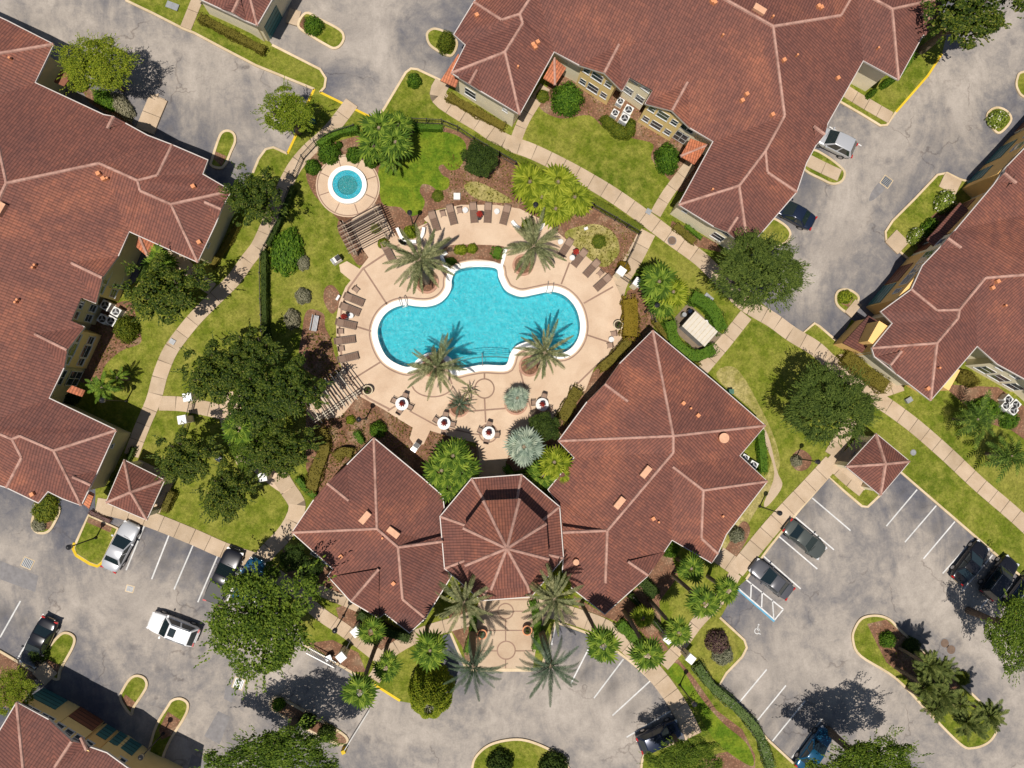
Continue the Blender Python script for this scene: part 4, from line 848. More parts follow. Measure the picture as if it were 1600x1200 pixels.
# ---- clubhouse
ZC = 3.4
o1 = [(1020, 516), (968, 568), (917, 628), (872, 689), (897, 715), (856, 765), (874, 790), (880, 872), (878, 905), (892, 918), (945, 960), (985, 924), (1012, 900), (1050, 844), (1112, 880), (1122, 865), (1135, 835), (1199, 752), (1156, 712), (1196, 665), (1121, 600)]
club, rr_, rpc = building('clubhouse with two hipped brown tile wings either side of a two-tier octagonal hall', ZC, o1,
    [[(917, 628), (872, 689), (1052, 681), (1020, 516), (968, 568)], [(1020, 516), (1121, 600), (1196, 665), (1052, 681)], [(1196, 665), (1156, 712), (1051, 729), (1052, 707), (1052, 681)], [(1156, 712), (1199, 752), (1099, 766), (1051, 729)],
     [(1199, 752), (1135, 835), (1122, 865), (1096, 841), (1099, 766)], [(1050, 844), (1112, 880), (1122, 865), (1096, 841), (1099, 766), (1051, 729)],
     [(1050, 844), (1012, 900), (985, 924), (945, 960), (946, 911), (949, 829), (1052, 707), (1051, 729)], [(856, 765), (897, 715), (1052, 707), (949, 829), (880, 872), (874, 790)], [(872, 689), (897, 715), (1052, 707), (1052, 681)],
     [(892, 918), (945, 960), (946, 911), (949, 829), (880, 872), (878, 905)]],
    [[(1020, 516), (1052, 681), (1052, 707), (949, 829), (880, 872)][:4], [(872, 689), (1052, 681), (1196, 665)], [(949, 829), (946, 911)], [(1051, 729), (1099, 766), (1199, 752)], [(1099, 766), (1096, 841), (1122, 865)]],
    [((981, 627), (945, 600), (968, 568), (917, 628)), ((981, 877), (1013, 899), (1040, 862), (987, 922))], 'stucco_cream', name='clubhouse', over=.6)
vents(club, rr_, rpc, [(1067, 630, 'box', 45), (1090, 649, 'box', 45), (1128, 684, 'drum'), (1008, 737, 'skylight', 50), (967, 785, 'skylight', 50), (1020, 810, 'box'), (1028, 815, 'pipe'), (899, 877, 'drum_s'), (1128, 806, 'pipe'), (1078, 638, 'pipe')])
rg = bpy.data.objects.new('x', None)
V = []; F = []; ridge_cap(V, F, W(949, 829, 5.15), W(879, 832, 5.15)); part(rr_, 'ridge_cap', V, F, 'ridge_tile')
bpy.data.objects.remove(rg)
o1b = [(456, 832), (490, 781), (542, 726), (584, 684), (659, 746), (692, 775), (700, 850), (705, 901), (665, 966), (640, 989), (601, 959), (592, 966), (548, 940), (512, 900), (520, 889)]
_, rl_, rpl = building(None, ZC, o1b,
    [[(456, 832), (490, 781), (542, 726), (584, 684), (589, 826)], [(584, 684), (659, 746), (692, 775), (700, 850), (622, 855), (589, 826)],
     [(456, 832), (520, 889), (512, 900), (548, 940), (592, 966), (601, 959), (640, 989), (665, 966), (629, 936), (622, 855), (589, 826)], [(665, 966), (705, 901), (700, 850), (622, 855), (629, 936)]],
    [[(584, 684), (589, 826), (622, 855), (629, 936), (665, 966)], [(456, 832), (589, 826)]],
    [((545, 782), (511, 755), (542, 726), (490, 781)), ((592, 889), (549, 939), (514, 902), (592, 966))], 'stucco_cream', th=club)
vents(club, rl_, rpl, [(571, 808, 'skylight', 50), (615, 831, 'skylight', -38), (533, 869, 'box', 40), (615, 911, 'box', 45), (598, 840, 'pipe')])
V = []; F = []; ridge_cap(V, F, W(622, 855, 5.05), W(692, 846, 5.05)); part(rl_, 'ridge_cap', V, F, 'ridge_tile')
lo = [W(x, y, 4.6) for x, y in ((737, 748), (815, 742), (874, 792), (880, 872), (830, 932), (752, 936), (695, 888), (688, 807))]
lo = [W(x, y, 4.6) for x, y in ((737, 748), (815, 742), (874, 792), (880, 872), (830, 932), (752, 938), (695, 888), (688, 807))]
hi = [W(x, y, 7.4) for x, y in ((755, 782), (812, 779), (854, 818), (858, 874), (825, 917), (767, 922), (726, 884), (723, 825))]
apx = W(792, 857, 9.7); cc = sum(hi, Vector())/8
inn = [cc+(v-cc)*.9 for v in hi]
for v in inn: v.z = 5.55
def oct_roof(ring_, top, name):
    V = []; F = []; UV = []
    for i in range(8):
        j = (i+1) % 8; p, q = ring_[i], ring_[j]; s = [p, q, top] if isinstance(top, Vector) else [p, q, top[j], top[i]]
        b = len(V); V += s; F.append([b+k for k in range(len(s))]); d = (q-p).normalized(); nn = d.cross(s[2]-q).normalized(); e = nn.cross(d)
        for v in s: UV.append(((v-p).dot(d), (v-p).dot(e)))
    rf = part(club, name, V, F, 'roof_tile', UV)
    for i in range(8): V = []; F = []; ridge_cap(V, F, ring_[i], top if isinstance(top, Vector) else top[i]); part(rf, 'ridge_cap', V, F, 'ridge_tile')
    if name[0] == 'l': V, F = ribbon(offset([tuple(p[:2]) for p in ring_], .03), .085, ring_[0].z-.16, ring_[0].z+.02, True); part(club, 'gutter', V, F, 'gutter_white')
    V, F = prism([tuple(p[:2]) for p in ring_], ring_[0].z-.1, ring_[0].z-.04); part(club, 'soffit', V, F, 'soffit')
    return rf
oct_roof(lo, inn, 'lower_octagon_roof'); ro = oct_roof(hi, apx, 'upper_octagon_roof')
V, F = prism([tuple((cc+(v-cc)*.88)[:2]) for v in hi], 5.0, 7.3); part(club, 'lantern_wall', V, F, 'stucco_cream')
lc = sum(lo, Vector())/8; V, F = prism([tuple((lc+(v-lc)*.93)[:2]) for v in lo], 0, 4.5); part(club, 'wall', V, F, 'stucco_cream')
for i in range(8):
    a, b = [(cc+(v-cc)*.885) for v in (hi[i], hi[(i+1) % 8])]; m = (a+b)/2; V = []; F = []; box(V, F, (m.x, m.y, 6.1), (2.0, .1, .9), math.atan2(b.y-a.y, b.x-a.x)); part(club, 'window', V, F, 'glass_dark')
V, F = prism(wpoly([(748, 718), (790, 718), (790, 748), (748, 750)]), 0, .16+.03); part(club, 'porch_slab', V, F, 'sidewalk')
# entrance glass doors toward the pool
V = []; F = []
# ---- small tiled pavilions
for label, cs, ap, ze in (('small square pavilion with a four-sided tiled roof at the left car park', [(194, 719), (257, 750), (229, 812), (166, 785)], (204, 769), 3.0), ('small square pavilion with a four-sided tiled roof at the right car park', [(1369, 678), (1421, 721), (1376, 774), (1322, 729)], (1384, 725), 3.0)):
    c = sum((W(*p, ze) for p in cs), Vector())/4; t = thing('pavilion', (c.x, c.y, 0), label, 'pavilion', 'tiled pavilions by the car parks')
    hiproof(t, cs, ze, apex=ap, zr=ze+1.35)
    cn = [W(*p, ze) for p in cs]; k = [c+(v-c)*.8 for v in cn]
    for v in k: V = []; F = []; box(V, F, (v.x, v.y, 0), (.45, .45, ze-.1), math.atan2(cn[1].y-cn[0].y, cn[1].x-cn[0].x)); part(t, 'pillar', V, F, 'stucco_cream')
    V, F = prism([tuple((c+(v-c)*.95)[:2]) for v in cn], 0, LZ+.06); part(t, 'floor_slab', V, F, 'sidewalk')
    V = []; F = []; box(V, F, (c.x, c.y, LZ+.06), (2.4, .6, 1.6), math.atan2(cn[1].y-cn[0].y, cn[1].x-cn[0].x)); part(t, 'mailbox_bank', V, F, 'grey_metal')
# ------------------------------------------------------------ road markings and patches
def mark(pts, wpx=2.1, mat='paint_white', z=.006, name='parking_line', closed=False):
    V, F = ribbon([W(p[0], p[1], z) for p in pts], wpx*PX, z-.002, z, closed); link(name, mesh(name, V, F, mat), ground)
for a, b in (((226, 820), (197, 891)), ((264, 836), (237, 905)), ((302, 851), (272, 921)), ((341, 866), (309, 941)), ((378, 881), (350, 952)), ((415, 897), (392, 955)), ((32, 939), (0, 996)), ((68, 959), (27, 1030)), ((-6, 925), (-30, 965)),
             ((919, 1015), (892, 1068)), ((974, 1030), (928, 1091)), ((1016, 1064), (957, 1118)), ((1048, 1111), (979, 1152)), ((1198, 1046), (1148, 1106)), ((1228, 1071), (1179, 1131)), ((1258, 1095), (1207, 1158)), ((1285, 1123), (1237, 1184)),
             ((1269, 778), (1329, 829)), ((1243, 808), (1303, 859)), ((1217, 838), (1277, 889)), ((1192, 868), (1251, 920)), ((1433, 765), (1385, 822)), ((1463, 790), (1414, 847)), ((1492, 815), (1443, 873)), ((1522, 841), (1473, 896)), ((1551, 867), (1503, 924)), ((1580, 893), (1532, 950)), ((1296, 198), (1346, 228)), ((660, 1049), (673, 1068)), ((868, 975), (862, 1008))): mark([a, b])
mark([(1165, 905), (1224, 952)]); mark([(1224, 952), (1210, 969)]); mark([(1152, 918), (1210, 968)]); mark([(1174, 912), (1173, 934)], 2); mark([(1191, 925), (1190, 950)], 2); mark([(1207, 938), (1209, 966)], 2); mark([(1152, 920), (1210, 971)], 3.2, 'paint_blue', .0045)
def wheelchair(px, py, rz, s=1.0):
    c = W(px, py, .006); V = []; F = []; cr, sr = math.cos(rz), math.sin(rz)
    def loc(p): return Vector((c.x+(p[0]*cr-p[1]*sr)*s, c.y+(p[0]*sr+p[1]*cr)*s, .006))
    for pl_, wd in (([(.32*math.cos(a/10), -.18+.32*math.sin(a/10)) for a in range(22, 78)], .1), ([(-.12, .42), (-.05, -.02), (.24, -.02), (.42, -.4), (.56, -.34)], .11), ([(-.08, .18), (.2, .16)], .09)):
        v, f = ribbon([loc(p) for p in pl_], wd*s, .004, .006); k = len(V); V += v; F += [[i+k for i in q] for q in f]
    k = len(V); V += [loc((-.13+.11*math.cos(i*.785), .6+.11*math.sin(i*.785))) for i in range(8)]; F.append([k+i for i in range(8)])
    link('wheelchair_symbol', mesh('wheelchair_symbol', V, F, 'paint_white'), ground)
wheelchair(702, 1064, .1, 1.0); wheelchair(1184, 984, -.4, .8)
for q in ([(352, 1073), (378, 1064), (362, 1098), (350, 1092)], [(341, 1111), (360, 1120), (343, 1163), (319, 1150)], [(300, 1178), (330, 1194), (310, 1240), (285, 1230)], [(0, 876), (60, 900), (55, 925), (0, 905)]):
    V, F = prism(wpoly(q), .002, .0045, False); link('asphalt_patch', mesh('asphalt_patch', V, F, 'asphalt_patch'), ground)
# drains and manholes
def manhole(px, py, r, label, z=.0, mat='rust_iron', rim='asphalt_patch'):
    t = thing('manhole', W(px, py, 0), label, 'manhole cover'); c = W(px, py, z)
    V = []; F = []; disc(V, F, c, r*1.2, z-.05, z+.012, 24); part(t, 'frame', V, F, rim)
    V = []; F = []; disc(V, F, c, r, z-.05, z+.02, 24); part(t, 'cover', V, F, mat)
manhole(1476, 1005, .42, 'round brown manhole cover beside the long planted island, the upper of two')
manhole(1486, 1015, .44, 'round brown manhole cover beside the long planted island, the lower of two')
manhole(1050, 376, .38, 'round rusty manhole cover set in the concrete walk by the top apartment block', LZ+.05)
manhole(1427, 707, .26, 'small grey round cover in the grass strip right of the tiled pavilion', LZ+.01, 'grey_metal')
def grate(px, py, w_, d_, deg, label, slots=6):
    t = thing('drain_grate', W(px, py, 0), label, 'drain'); c = W(px, py); rz = math.radians(deg)
    V = []; F = []; box(V, F, (c.x, c.y, -.05), (w_+.16, d_+.16, .06), rz); part(t, 'frame', V, F, 'kerb')
    V = []; F = []; box(V, F, (c.x, c.y, -.04), (w_, d_, .055), rz); part(t, 'pit', V, F, 'black_metal')
    for k in range(slots):
        u = (k+.5)/slots-.5; V = []; F = []; box(V, F, (c.x+u*w_*math.cos(rz), c.y+u*w_*math.sin(rz), 0), (w_/slots*.55, d_, .025), rz); part(t, 'bar', V, F, 'grey_metal')
grate(43, 880, .9, .8, -25, 'square storm drain in the dark strip of the left car park'); grate(203, 920, .6, .5, -15, 'small square drain in the road left of the white SUV')
grate(373, 1068, .9, .9, -20, 'square drain grate below the big oak in the road'); grate(1385, 284, .9, .9, 55, 'square drain with concrete surround and wet stain in the upper right road')
V, F = prism(wpoly([(1383, 288), (1374, 285), (1362, 300), (1358, 314), (1368, 310), (1380, 298)], True), .002, .0045, False); link('stain', mesh('stain', V, F, 'asphalt_patch'), ground)
# ------------------------------------------------------------ spa
c = W(544, 291, 0); spa = thing('hot_tub', c, 'round raised hot tub with white rim and green water in a circular patio', 'hot tub')
def circ(c, r, n=40): return [(c.x+r*math.cos(2*math.pi*i/n), c.y+r*math.sin(2*math.pi*i/n)) for i in range(n)]
V, F = ring(circ(c, 1.42), 0, .42, LZ, .55); part(spa, 'rim', V, F, 'tile_white')
V, F = prism(circ(c, 1.5), LZ, .2, False); part(spa, 'floor', V, F, 'spa_plaster')
V, F = ring(circ(c, .95), 0, .55, .14, .37); part(spa, 'bench', V, F, 'pool_wall')
V, F = prism(circ(c, 1.43), .4, .46, False); part(spa, 'water', V, F, 'water')
V, F = prism(circ(c, 3.05), 0, LZ+.045); sp = struct('spa_patio', V, F, 'deck')
V, F = ribbon(circ(c, 2.9), .1, LZ+.03, LZ+.052, True); link('deck_band', mesh('deck_band', V, F, 'deck_band'), sp)
for a in range(20, 380, 45):
    a = math.radians(a); V, F = ribbon([(c.x+1.9*math.cos(a), c.y+1.9*math.sin(a)), (c.x+2.85*math.cos(a), c.y+2.85*math.sin(a))], .09, LZ+.03, LZ+.051); link('deck_band', mesh('deck_band', V, F, 'deck_band'), sp)
def handrail(px, py, deg, label, span=.55, ln=1.0, zb=DZ):
    t = thing('pool_ladder', W(px, py, 0), label, 'pool ladder', 'pool handrails'); c = W(px, py, zb); rz = math.radians(deg); d = Vector((math.cos(rz), math.sin(rz), 0)); n = Vector((-d.y, d.x, 0))
    for s in (-1, 1):
        V = []; F = []; L = [c+n*(s*span/2)+d*x+Vector((0, 0, z)) for x, z in ((-ln*.45, 0), (-ln*.4, .6), (-ln*.1, .8), (ln*.3, .75), (ln*.5, .3), (ln*.5, -.5))]
        for i in range(5): tube(V, F, L[i], L[i+1], .035, n=8)
        part(t, 'rail', V, F, 'grill_steel')
    for k in range(2): V = []; F = []; q = c+d*ln*.5+Vector((0, 0, -.15-.2*k)); tube(V, F, q-n*span/2, q+n*span/2, .035); part(t, 'rung', V, F, 'white_metal')
handrail(630, 471, -72, 'steel ladder at the left lobe of the pool'); handrail(859, 449, -100, 'steel ladder at the right lobe of the pool')
t = thing('step_handrail', W(754, 565, 0), 'single dark handrail running down the pool entry steps', 'handrail'); V = []; F = []
a = W(754, 572, DZ); b = W(753, 553, -.2)
for i, (p, q) in enumerate(((a, a+Vector((0, 0, .8))), (a+Vector((0, 0, .8)), b+Vector((0, 0, .7))), (b+Vector((0, 0, .7)), b+Vector((0, 0, -.6))))): tube(V, F, p, q, .04)
part(t, 'rail', V, F, 'grey_metal')
# white screen walls and raised planters by the pool
def lowwall(pts, label, h=.7, wd=.3, mat='tile_white', z=DZ, smooth=True, name='garden_wall'):
    L = spline(pts, False, 5) if smooth else pts; c = W(pts[0][0], pts[0][1]); V, F = ribbon([W(p[0], p[1], z+h) for p in L], wd, z, z+h)
    t = link(name, mesh(name, [v-Vector(c) for v in V], F, mat), None, c); return tag(t, label, 'garden wall')
lowwall([(620, 356), (628, 372), (640, 377), (650, 377)], 'curved white garden wall left of the top left date palm'); lowwall([(662, 355), (660, 366), (655, 374)], 'short white garden wall above the top left date palm')
lowwall([(849, 334), (851, 345), (845, 357), (838, 362)], 'curved white garden wall below the yellow-green palm clump'); lowwall([(812, 357), (806, 352), (800, 345)], 'short white garden wall left of the palm clump') 
lowwall([(698, 394), (690, 400), (695, 414), (704, 424), (722, 416), (745, 411), (765, 412), (784, 415), (787, 402), (790, 388)], 'long white raised ledge behind the top edge of the pool', .4, .35, smooth=False)
def planter(px, py, r, label, wall='planter_brick'):
    c = W(px, py, 0); t = thing('palm_planter', c, label, 'planter', 'round planters around the pool'); V, F = ring(circ(c, r-.16, 28), 0, .2, DZ-.05, DZ+.22); part(t, 'ring_wall', V, F, wall); V, F = prism(circ(c, r-.14, 28), DZ, DZ+.12, False); part(t, 'mulch_fill', V, F, 'mulch')
planter(667, 441, 1.1, 'round planter under the top left date palm of the pool'); planter(817, 415, 1.0, 'round planter under the top right date palm of the pool'); planter(827, 572, 1.0, 'round planter under the bottom right date palm of the pool'); planter(678, 572, 1.1, 'round planter under the bottom left date palm of the pool')
planter(717, 636, .95, 'round planter with the silvery cycad left of the paved circle'); planter(806, 630, 1.1, 'round planter with the silvery palm right of the paved circle')
# ------------------------------------------------------------ furniture
def lounger(px, py, deg, label, back=True):
    t = thing('sun_lounger', W(px, py, DZ), label, 'sun lounger', 'brown sun loungers round the pool deck', math.radians(deg)); return t
L_ = {}
def build_lounger(t):
    def pm(n, V, F, m): L_.setdefault(n, []).append(None); return link(n, mesh(n, V, F, m), t)
    V = []; F = []; box(V, F, (.28, 0, .32), (1.25, .62, .05)); s = pm('seat', V, F, 'sling_brown')
    V = []; F = []
    for k in range(6): box(V, F, (-.25+k*.2, 0, .371), (.015, .6, .008))
    link('seam', mesh('seam', V, F, 'wood_dark'), s)
    V = [Vector(v) for v in ((-.35, -.31, .34), (-.35, .31, .34), (-.95, .31, .78), (-.95, -.31, .78), (-.37, -.31, .29), (-.37, .31, .29), (-.98, .31, .73), (-.98, -.31, .73))]
    pm('backrest', V, [[0, 1, 2, 3], [7, 6, 5, 4], [0, 4, 5, 1], [1, 5, 6, 2], [2, 6, 7, 3], [3, 7, 4, 0]], 'sling_light')
    V = []; F = []; tube(V, F, (-.97, -.3, .78), (-.97, .3, .78), .07, n=8); pm('head_pillow', V, F, 'sling_brown')
    for sy in (-1, 1): V = []; F = []; box(V, F, (0, sy*.34, .3), (1.85, .05, .07)); pm('side_rail', V, F, 'frame_bronze')
    for sx in (-.75, .8):
        for sy in (-1, 1): V = []; F = []; box(V, F, (sx, sy*.34, 0), (.05, .05, .3)); pm('leg', V, F, 'frame_bronze')
def copy_tree(o, parent=None):
    c = o.copy(); COL.objects.link(c); c.parent = parent
    for ch in list(o.children): copy_tree(ch, c)
    return c
first = None; KP = {}
def place(key, builder, loc, rz, label, cat, group, name, scale=None):
    loc = Vector(loc)
    if key not in KP:
        t = thing(name, loc, label, cat, group, rz); builder(t); KP[key] = t
    else:
        t = copy_tree(KP[key]); t.location = loc; t.rotation_euler = (0, 0, rz); t.scale = (1, 1, 1)
        for q in ('label', 'group', 'category'):
            if q in t: del t[q]
        tag(t, label, cat, group)
    if scale: t.scale = (scale,)*3 if not hasattr(scale, '__len__') else scale
    return t
ords = ['first', 'second', 'third', 'fourth', 'fifth', 'sixth']
LG = 'brown sun loungers round the pool deck'
spots = [(555, 469, -22), (549, 484, -22), (543, 507, -12), (541, 532, 8), (546, 559, 14)]
for i, (x, y, a) in enumerate(spots): place('lng', build_lounger, W(x, y, DZ), math.radians(a), f'brown sun lounger, {ords[i]} from the top in the column left of the pool', 'sun lounger', LG, 'sun lounger'.replace(' ', '_'))
for i, (x, y, a) in enumerate([(679, 348, -72), (706, 338, -75), (740, 335, -85), (762, 335, -93), (789, 338, -105)]): place('lng', build_lounger, W(x, y, DZ), math.radians(a), f'brown sun lounger, {ords[i]} from the left in the row above the pool', 'sun lounger', LG, 'sun_lounger')
for i, (x, y, a) in enumerate([(883, 389, 238), (904, 405, 232), (923, 421, 228), (940, 443, 222)]): place('lng', build_lounger, W(x, y, DZ), math.radians(a), f'brown sun lounger, {ords[i]} from the top in the slanting row right of the pool', 'sun lounger', LG, 'sun_lounger')
place('lng', build_lounger, W(607, 395, DZ), math.radians(-62), 'brown sun lounger standing alone beside the wooden pergola', 'sun lounger', LG, 'sun_lounger')
def build_stool(t):
    V = []; F = []; box(V, F, (0, 0, .3), (.5, .46, .05)); link('seat', mesh('seat', V, F, 'sling_light'), t)
    V = []; F = []; box(V, F, (-.27, 0, .35), (.06, .5, .35)); link('backrest', mesh('backrest', V, F, 'sling_brown'), t)
    for sx in (-.25, .25):
        for sy in (-.24, .24): V = []; F = []; box(V, F, (sx, sy, 0), (.04, .04, .3)); link('leg', mesh('leg', V, F, 'frame_bronze'), t)
for i, (x, y, a, l) in enumerate([(557, 453, -40, 'low brown deck chair above the loungers left of the pool'), (533, 518, 0, 'low brown deck chair between the third and fourth left loungers'), (534, 545, 8, 'low brown deck chair between the two lowest left loungers'), (692, 335, -75, 'low brown deck chair left in the row above the pool'), (718, 330, -80, 'low brown deck chair beside the second lounger above the pool'),
                                  (937, 428, 225, 'low brown deck chair between the loungers right of the pool'), (958, 522, 190, 'low brown deck chair just below the urn at the right deck edge'), (952, 540, 190, 'lower brown deck chair by the right deck edge')]): place('stl', build_stool, W(x, y, DZ), math.radians(a), l, 'deck chair', 'low deck chairs round the pool', 'deck_chair')
def build_side(t):
    V = []; F = []; disc(V, F, (0, 0), .27, .42, .46, 20); link('table_top', mesh('table_top', V, F, 'table_white'), t)
    V = []; F = []; disc(V, F, (0, 0), .06, .02, .42, 10); link('stem', mesh('stem', V, F, 'table_white'), t); V = []; F = []; disc(V, F, (0, 0), .2, 0, .03, 16); link('foot', mesh('foot', V, F, 'table_white'), t)
for x, y, l in ((727, 330, 'small round white table beside the row above the pool, left one'), (776, 332, 'small round white table between the two rightmost loungers above the pool'), (893, 404, 'small round white table beside the red parasol right of the pool'), (954, 531, 'small round white table between two deck chairs at the right deck edge'), (875, 379, 'small round white table at the top of the right lounger row'), (549, 494, 'small round white table beside the left red parasol')):
    place('sid', build_side, W(x, y, DZ), 0, l, 'side table', 'small white side tables', 'side_table')
def build_parasol(t, h=2.3):
    V = []; F = []; disc(V, F, (0, 0), .26, 0, .08, 20); link('base', mesh('base', V, F, 'black_metal'), t); V = []; F = []; tube(V, F, (0, 0, .08), (0, 0, h), .025); link('pole', mesh('pole', V, F, 'frame_bronze'), t)
    V = [Vector((0, 0, h+.1))]; F = []; n = 16
    for k, (z, r) in enumerate(((h-.1, .10), (h-.7, .22), (h-1.2, .28))):
        for i in range(n): q = r*(1.25 if i % 2 else .6); V.append(Vector((q*math.cos(i*math.tau/n), q*math.sin(i*math.tau/n), z)))
    F += [[0, 1+i, 1+(i+1) % n] for i in range(n)]
    for k in range(2): F += [[1+k*n+i, 1+(k+1)*n+i, 1+(k+1)*n+(i+1) % n, 1+k*n+(i+1) % n] for i in range(n)]
    link('folded_canopy', mesh('folded_canopy', V, F, 'red_fabric'), t)
for x, y, l in ((541, 497, 'folded red parasol among the loungers left of the pool'), (749, 340, 'folded red parasol in the lounger row above the pool'), (897, 398, 'folded red parasol in the slanting lounger row right of the pool')):
    place('par', build_parasol, W(x, y, DZ), R.random(), l, 'parasol', 'folded red parasols', 'parasol')
def build_patio(t):
    V = []; F = []; disc(V, F, (0, 0), .62, .70, .735, 32); tt = link('table_top', mesh('table_top', V, F, 'table_white'), t)
    V = []; F = []; disc(V, F, (0, 0), .05, .03, .7, 10); link('stem', mesh('stem', V, F, 'white_metal'), t); V = []; F = []; disc(V, F, (0, 0), .32, 0, .04, 20); link('foot', mesh('foot', V, F, 'white_metal'), t)
def build_chair(t):
    V = []; F = []; box(V, F, (0, 0, .42), (.46, .46, .04)); link('seat', mesh('seat', V, F, 'sling_light'), t)
    V = []; F = []; box(V, F, (-.25, 0, .46), (.05, .46, .48)); link('backrest', mesh('backrest', V, F, 'sling_brown'), t)
    for sy in (-.25, .25): V = []; F = []; box(V, F, (-.02, sy, .62), (.46, .04, .03)); link('armrest', mesh('armrest', V, F, 'frame_bronze'), t)
    for sx in (-.22, .22):
        for sy in (-.24, .24): V = []; F = []; box(V, F, (sx, sy, 0), (.035, .035, .62)); link('leg', mesh('leg', V, F, 'frame_bronze'), t)
for x, y, l, angs in ((629, 631, 'leftmost', (70, 160, 250, 335)), (694, 661, 'second from left', (80, 160, 270, 350)), (763, 676, 'lowest, inside the paved ring', (85, 165, 255, 345)), (846, 632, 'rightmost, beside the clubhouse hedge', (75, 170, 250, 330))):
    c = W(x, y, DZ); place('pat', build_patio, c, 0, f'round white patio table, {l}', 'patio table', 'round white patio tables', 'patio_table')
    t = place('parsm', lambda q: build_parasol(q, 2.0), c+Vector((0, 0, .0)), R.random()*3, f'folded red parasol through the patio table, {l}', 'parasol', 'folded red parasols', 'parasol')
    for k, a in enumerate(angs):
        a = math.radians(a); d = Vector((math.cos(a), math.sin(a), 0)); sd_ = ['upper', 'left', 'lower', 'right'][k]
        place('chr', build_chair, c+d*.82, a+math.pi+R.uniform(-.3, .3), f'brown patio chair on the {sd_} side of the patio table, {l}', 'patio chair', 'brown patio chairs', 'patio_chair')
def urn(px, py, label, z=DZ, mat='pot_cream'):
    def b(t):
        for nm, rs, m in (('bowl', ((.22, 0), (.3, .25), (.44, .6), (.46, .66)), mat), ):
            V = []; F = []
            for (r0, z0), (r1, z1) in zip(rs, rs[1:]): tube(V, F, (0, 0, z0), (0, 0, z1), r0, r1, 20, False)
            link(nm, mesh(nm, V, F, m, smooth=True), t)
        V, F = ring([(.38*math.cos(i*math.tau/24), .38*math.sin(i*math.tau/24)) for i in range(24)], 0, .1, .6, .68); link('rim', mesh('rim', V, F, mat), t)
        V = []; F = []; disc(V, F, (0, 0), .38, .55, .6, 20); link('soil', mesh('soil', V, F, 'soil'), t)
        V = []; F = []
        for k in range(14): a = R.random()*6.28; r = .28; V2 = [Vector((0, 0, .6)), Vector((r*math.cos(a)*.6-.03, r*math.sin(a)*.6+.03, .85)), Vector((r*math.cos(a), r*math.sin(a), .8)), Vector((r*math.cos(a)*.6+.05, r*math.sin(a)*.6-.05, .82))]; q = len(V); V += V2; F.append([q, q+1, q+2, q+3])
        link('leaves', mesh('leaves', V, F, 'leaf_dark'), t)
    return place('urn'+mat, b, W(px, py, z), R.random(), label, 'planter urn', 'round planter urns', 'planter_urn')
urn(964, 509, 'cream urn planter at the right edge of the pool deck'); urn(576, 610, 'cream urn planter by the lower left pergola'); urn(631, 379, 'cream urn planter beside the curved white wall at the upper left of the deck'); urn(753, 988, 'dark urn planter left of the entry plaza', PZ, 'terracotta'); urn(823, 982, 'dark urn planter right of the entry plaza', PZ, 'terracotta')
# grills
def build_grill(t):
    V = []; F = []; box(V, F, (0, 0, 0), (.9, .55, .85)); link('cabinet', mesh('cabinet', V, F, 'tile_white'), t); V = []; F = []; box(V, F, (.25, 0, .85), (.55, .5, .22), 0, .8); link('hood', mesh('hood', V, F, 'black_metal'), t)
    V = []; F = []; box(V, F, (-.33, 0, .85), (.2, .55, .04)); link('shelf', mesh('shelf', V, F, 'grill_steel'), t)
for x, y, a, l in ((527, 408, 35, 'white barbecue with black hood on the small round patio at the left of the deck'), (650, 698, 55, 'white barbecue with black hood on the small patio by the left clubhouse wing')): place('gri', build_grill, W(x, y, DZ), math.radians(a), l, 'barbecue', 'white barbecues', 'barbecue')
# ------------------------------------------------------------ pergolas
def pergola(label, quad, n, beams, mat, h=2.6, m2='wood_dark'):
    """quad: photo points at height h: A,B the ends of one beam, D,C of the other; slats run from AB to DC"""
    A, B, C, D = (W(*p, h) for p in quad); c = (A+B+C+D)/4; t = thing('pergola', (c.x, c.y, 0), label, 'pergola')
    for a, b in ((A, B), (D, C)):
        for s in (0, 1):
            q = (b-a).normalized(); u = (D-A).normalized()*.12*(1 if s else -1); V, F = ribbon([a+u-q*.3, b+u+q*.3], .07, h-.22, h-.02); part(t, 'beam', V, F, mat)
        for s in (.05, .5, .95): p = a.lerp(b, s); V = []; F = []; box(V, F, (p.x, p.y, 0), (.18, .18, h-.2)); part(t, 'post', V, F, mat)
    for k in range(n):
        s = k/(n-1); a = A.lerp(B, s); b = D.lerp(C, s); u = (b-a).normalized()*.55
        V, F = ribbon([a-u, b+u], .065, h, h+.16); part(t, 'slat', V, F, mat if k % 2 else m2)
    return t
pergola('grey slatted wooden pergola between the hot tub and the pool deck', [(535, 350), (553, 392), (603, 366), (585, 323)], 14, 2, 'wood_weathered')
pergola('white slatted pergola over the path between the garden trees and the deck', [(490, 656), (552, 606), (538, 588), (486, 628)], 15, 2, 'wood_white') if False else None
pergola('pale slatted pergola over the path from the garden trees to the pool deck', [(494, 656), (558, 614), (534, 582), (476, 628)], 15, 2, 'wood_white')
